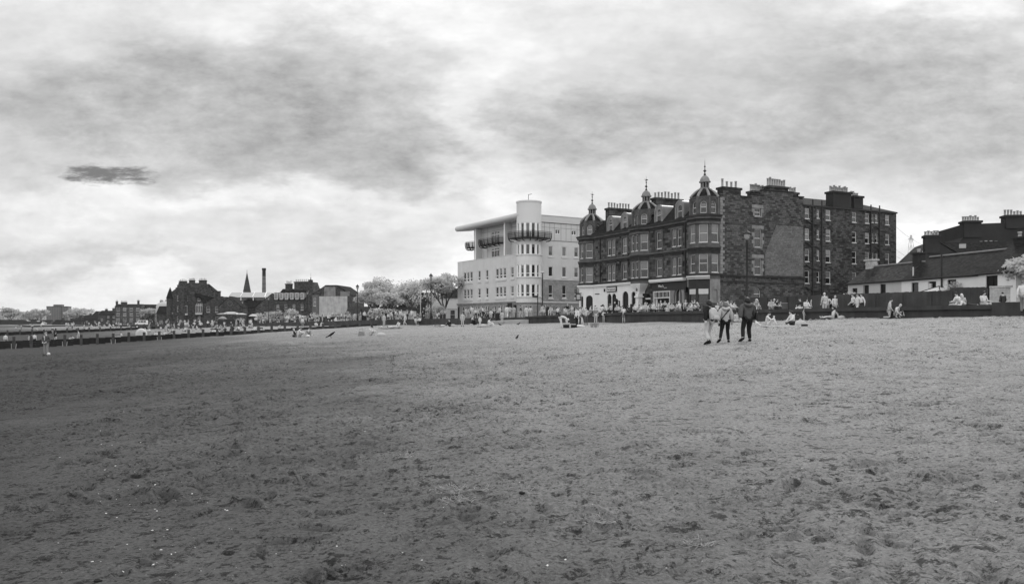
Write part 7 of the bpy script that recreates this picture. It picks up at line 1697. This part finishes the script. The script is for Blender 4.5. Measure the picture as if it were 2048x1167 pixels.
    for i,(px,Y,t,m) in enumerate(((360,290,'dark car parked left below the baronial house',M_BLACK),(392,288,'pale car parked below the bay of the baronial house',M_METAL),(404,300,'dark car parked right below the baronial house',M_BLACK),(318,330,'dark car parked on the far promenade right of the white van',M_BLACK))): van(px,Y,.1,t,m,1,1.45,4.2)
    # small tent
    X,Y = at(283,142),142; z = bz(X,Y); T = empty('pop_up_tent',(X,Y,z),R(15),'small pale pop-up beach tent behind the groyne','tent'); mb = MB(); n = 10; v = []; f = []; S = ((-.75,.62),(-.55,.85),(-.1,1.0),(.4,.8),(.75,.45),(.9,.1))
    for i in range(n+1):
        a = PI*i/n
        for y,k in S: v.append((1.0*k*math.cos(a), y, 1.25*k*math.sin(a)**.8))
    for i in range(n):
        for j in range(5): f.append((i*6+j,i*6+j+1,(i+1)*6+j+1,(i+1)*6+j))
    f.append(tuple(i*6 for i in range(n+1))); mb.mesh(v,f); mb.build('fabric',[M('tent_grey_fabric',.45,.05)],T)
    # parasol-like awnings at the baths kiosk
    for px,Y,w,t,m in ((452,205,4.4,'wide pale pitched awning at the far end of the throng',C_GREY),(480,207,3.0,'flat pale awning to the right of the wide pitched one',C_PALE),(462,190,3.2,'pale stall with a dark counter under the awnings',C_PALE),(506,190,2.2,'pale parasol at the right end of the throng',C_PALE),(445,176,2.0,'grey parasol at the left end of the throng',C_GREY)):
        T = empty('awning' if 'awning' in t else ('market_stall' if 'stall' in t else 'parasol'),(at(px,Y),Y,landz(Y) if at(px,Y) > xline(Y) else bz(at(px,Y),Y)),0,t,'awning' if 'awning' in t else ('stall' if 'stall' in t else 'parasol')); mb = MB()
        if 'parasol' in t:
            mb.lathe([(w/2,1.9),(w*.3,2.25),(.05,2.45)],0,0,10); mb.build('canopy',[m],T); mb = MB(); mb.tube([(0,0,0),(0,0,2.5)],.04,6); mb.build('pole',[M_IRON],T)
        else:
            mb.mesh([(-w/2,-1.2,2.6),(w/2,-1.2,2.6),(w/2,1.2,2.6),(-w/2,1.2,2.6),(-w/2+.8,0,2.95),(w/2-.8,0,2.95)],[(0,1,5,4),(1,2,5),(2,3,4,5),(3,0,4)]); mb.build('canopy',[m],T)
            for x in (-w/2+.1,w/2-.1):
                for y in (-1.1,1.1):
                    mb = MB(); mb.tube([(x,y,0),(x,y,2.6)],.05,5); mb.build('pole',[M_IRON],T)
            mb = MB(); mb.box(-w/2+.3,w/2-.3,-.9,.9,0,1.1); mb.build('counter',[C_DARK],T)
    # pushchairs and bags behind the groyne
    for px,Y,t in ((462,127,'dark pushchair among the throng behind the groyne'),(340,126,'dark holdall beside the squatting person behind the groyne'),(522,126,'small dark barbecue on legs behind the groyne')):
        X = at(px,Y); z = bz(X,Y); mb = MB()
        if 'push' in t:
            T = empty('pushchair',(X,Y,z),.5,t,'pushchair'); mb.mesh([(-.3,-.25,.45),(.35,-.25,.4),(.5,-.25,.95),(.1,-.25,1.15),(-.1,-.25,.6),(-.3,.25,.45),(.35,.25,.4),(.5,.25,.95),(.1,.25,1.15),(-.1,.25,.6)],[(0,1,2,3,4),(9,8,7,6,5),(0,5,6,1),(1,6,7,2),(2,7,8,3),(3,8,9,4),(4,9,5,0)]); mb.build('seat',[C_DARK],T)
            for x,y in ((-.4,-.25),(-.4,.25),(.4,-.27),(.4,.27)): mb = MB(); mb.tube([(x,y-.02,.14),(x,y+.02,.14)],.14,10); mb.build('wheel',[M_BLACK],T)
            mb = MB(); mb.tube([(-.4,0,.14),(.4,0,1.0),(.65,0,1.05)],.02,5); mb.tube([(.4,0,.14),(0,0,.6)],.02,5); mb.build('chassis',[M_IRON],T)
        elif 'hold' in t: mb.box(-.7,.7,-.25,.25,0,.5); mb.tube([(-.3,0,.5),(0,0,.7),(.3,0,.5)],.03,5); tag(mb.build('holdall',[B_],None,False,(X,Y,z)),t,'bag')
        else:
            mb.lathe([(.3,.55),(.3,.7),(.2,.72)],0,0,10); 
            for a in (0,2.1,4.2): mb.tube([(.2*math.cos(a),.2*math.sin(a),.55),(.3*math.cos(a),.3*math.sin(a),0)],.02,4)
            tag(mb.build('barbecue',[B_],None,False,(X,Y,z)),t,'barbecue')
    # gulls and a pigeon on the sand
    for k,(px,v,t) in enumerate(((1000,651,'dark pigeon on the sand below the black bin'),(1037,649.5,'dark bird on the sand below the slipway kerb'),(1034,679.5,'small dark bird nearer the viewer on the open sand'))):
        X,Y = foot(px,v); z = bz(X,Y); mb = MB(); mb.tube([(.22,0,.1),(.1,0,.14),(-.04,0,.17),(-.13,0,.24),(-.18,0,.29),(-.25,0,.28)],[.015,.05,.07,.045,.035,.006],7); mb.tube([(0,-.02,.12),(0,-.02,0)],.008,4); mb.tube([(0,.02,.12),(0,.02,0)],.008,4)
        tag(mb.build('pigeon',[B_],None,True,(X,Y,z),rng.uniform(0,6)),t,'bird')
W_, B_ = C_WHITE, C_BLACK
def strand_line():
    # shells: seven shapes, strewn along an old tide line
    rs = random.Random(77); shapes = []
    for k in range(6):
        mb = MB(); n = 9; v = [(0,-.018,.004)]
        for i in range(n):
            a = PI*(.08+.84*i/(n-1)); r = .03*(1+.06*(i%2)); v.append((r*math.cos(a),-.018+r*1.25*math.sin(a),.002))
        for i in range(n):
            a = PI*(.08+.84*i/(n-1)); r = .017; v.append((r*math.cos(a),-.018+r*1.25*math.sin(a),.012+.004*math.sin(i)))
        f = [(1+i,2+i,1+n+i+1,1+n+i) for i in range(n-1)]+[tuple([0]+[1+n+i for i in range(n)])]+[(0,1,1+n),(0,2*n,n)]+[tuple([0]+[1+i for i in range(n-1,-1,-1)])]
        mb.mesh(v,f); shapes.append(mb.data('shell',[M_SHELL],True))
    cnt = 0
    while cnt < 295:
        t = rs.random()
        if cnt < 175: v = 800+365*t; px = 250+ (v-800)*.28+rs.gauss(0,70)
        else: v = 850+300*t; px = rs.uniform(60,2000)
        Y = CAMZ*F/(v-HZ)*.97; X = at(px,Y)
        z = ground_hit(X,Y)
        if z is None: continue
        o = link('shell',rs.choice(shapes),None,(X,Y,z-.002),rs.uniform(0,6.28)); s = rs.choices((.15,.21,.29,.42),(4,3,2,1))[0]*rs.uniform(.8,1.2); o.scale = (s,s,s); o.rotation_euler = (rs.gauss(0,.25),rs.gauss(0,.25),rs.uniform(0,6.28))
        tag(o,'small bleached white shell strewn on the grey sand','shell','white shells strewn over the sand'); cnt += 1
    for k,(px,v,w,t) in enumerate(((905,976,.17,'largest tangle of dried seaweed lying on the sand in front'),(915,992,.14,'tangle of dried seaweed just below the largest one'),(812,914,.16,'flat clump of dried seaweed left above the largest tangle'),(1188,1042,.13,'clump of dried seaweed right of the middle of the foreground'),(1400,1096,.1,'clump of dried seaweed at the lower right foreground'),(1046,980,.06,'small sprig of seaweed right of the largest tangle'),(968,978,.05,'tiny sprig of seaweed close right of the largest tangle'))):
        Y = CAMZ*F/(v-HZ)*.97; X = at(px,Y); z = ground_hit(X,Y) or 0; mb = MB()
        for i in range(int(420*w)+14):
            a = rs.uniform(0,6.28); r = w*rs.random()**.7; p = V3((r*math.cos(a),r*.9*math.sin(a),.005)); d = V3((rs.gauss(0,1),rs.gauss(0,1),0)).normalized(); pts = [p]
            for j in range(5): d = (d+V3((rs.gauss(0,.5),rs.gauss(0,.5),rs.gauss(.05,.35)))).normalized(); p = p+d*.02; p.z = max(.0,min(.07*(1.2-r/w),p.z)); pts.append(p.copy())
            mb.tube(pts,[.0025,.003,.0025,.0025,.002,.0012],4)
        o = mb.build('seaweed',[M_WEED],None,False,(X,Y,z)); tag(o,t,'seaweed')
    for k,(px,v,t) in enumerate(((1044,990,'small black pebble between the shells right of the largest seaweed tangle'),(196,1122,'dark pebble at the lower left foreground'),(1680,989,'dark pebble on the right of the foreground'))):
        Y = CAMZ*F/(v-HZ)*.97; X = at(px,Y); z = ground_hit(X,Y) or 0; mb = MB(); mb.ball((0,0,.008),.03,.022,.016,8); tag(mb.build('pebble',[M_BLACK],None,True,(X,Y,z)),t,'pebble')
_BVH = []
def ground_hit(X, Y):
    from mathutils.bvhtree import BVHTree
    if not _BVH:
        o = bpy.data.objects['beach']; me = o.data; co = np.empty(len(me.vertices)*3,np.float32); me.vertices.foreach_get('co',co); co = co.reshape(-1,3)
        lo = np.empty(len(me.loops),np.int32); me.loops.foreach_get('vertex_index',lo); q = lo.reshape(-1,4); c = co[q[:,0]]
        q = q[(c[:,1] < 24)&(np.abs(c[:,0]) < c[:,1]*.8+1)]; used, inv = np.unique(q,return_inverse=True); _BVH.append(BVHTree.FromPolygons(co[used].tolist(),inv.reshape(-1,4).tolist()))
    h = _BVH[0].ray_cast(V3((X,Y,5)),V3((0,0,-1))); return h[0].z if h[0] else None

def haze():
    m = bpy.data.materials.new('sea_haze'); m.use_nodes = True; nt = m.node_tree; nt.nodes.clear(); o = nt.nodes.new('ShaderNodeOutputMaterial'); v = nt.nodes.new('ShaderNodeVolumePrincipled')
    v.inputs['Color'].default_value = (.85,.85,.85,1); v.inputs['Density'].default_value = HAZE; v.inputs['Anisotropy'].default_value = .3; nt.links.new(v.outputs[0], o.inputs['Volume'])
    mb = MB(); mb.box(-16000,18000,-5000,14000,-8.2,70); tag(mb.build('haze',[m]),'thin pale sea haze over the whole shore',None,None,'stuff')
HAZE = .00005
build_sky(); build_camera(); haze()
near_people(); crowds(); far_crowd()
build_ground(); strand_line()
tenement(); flats(); cottages(); houses_right(); fences_walls(); groyne(); far_town(); greenery(); furniture()
settle()
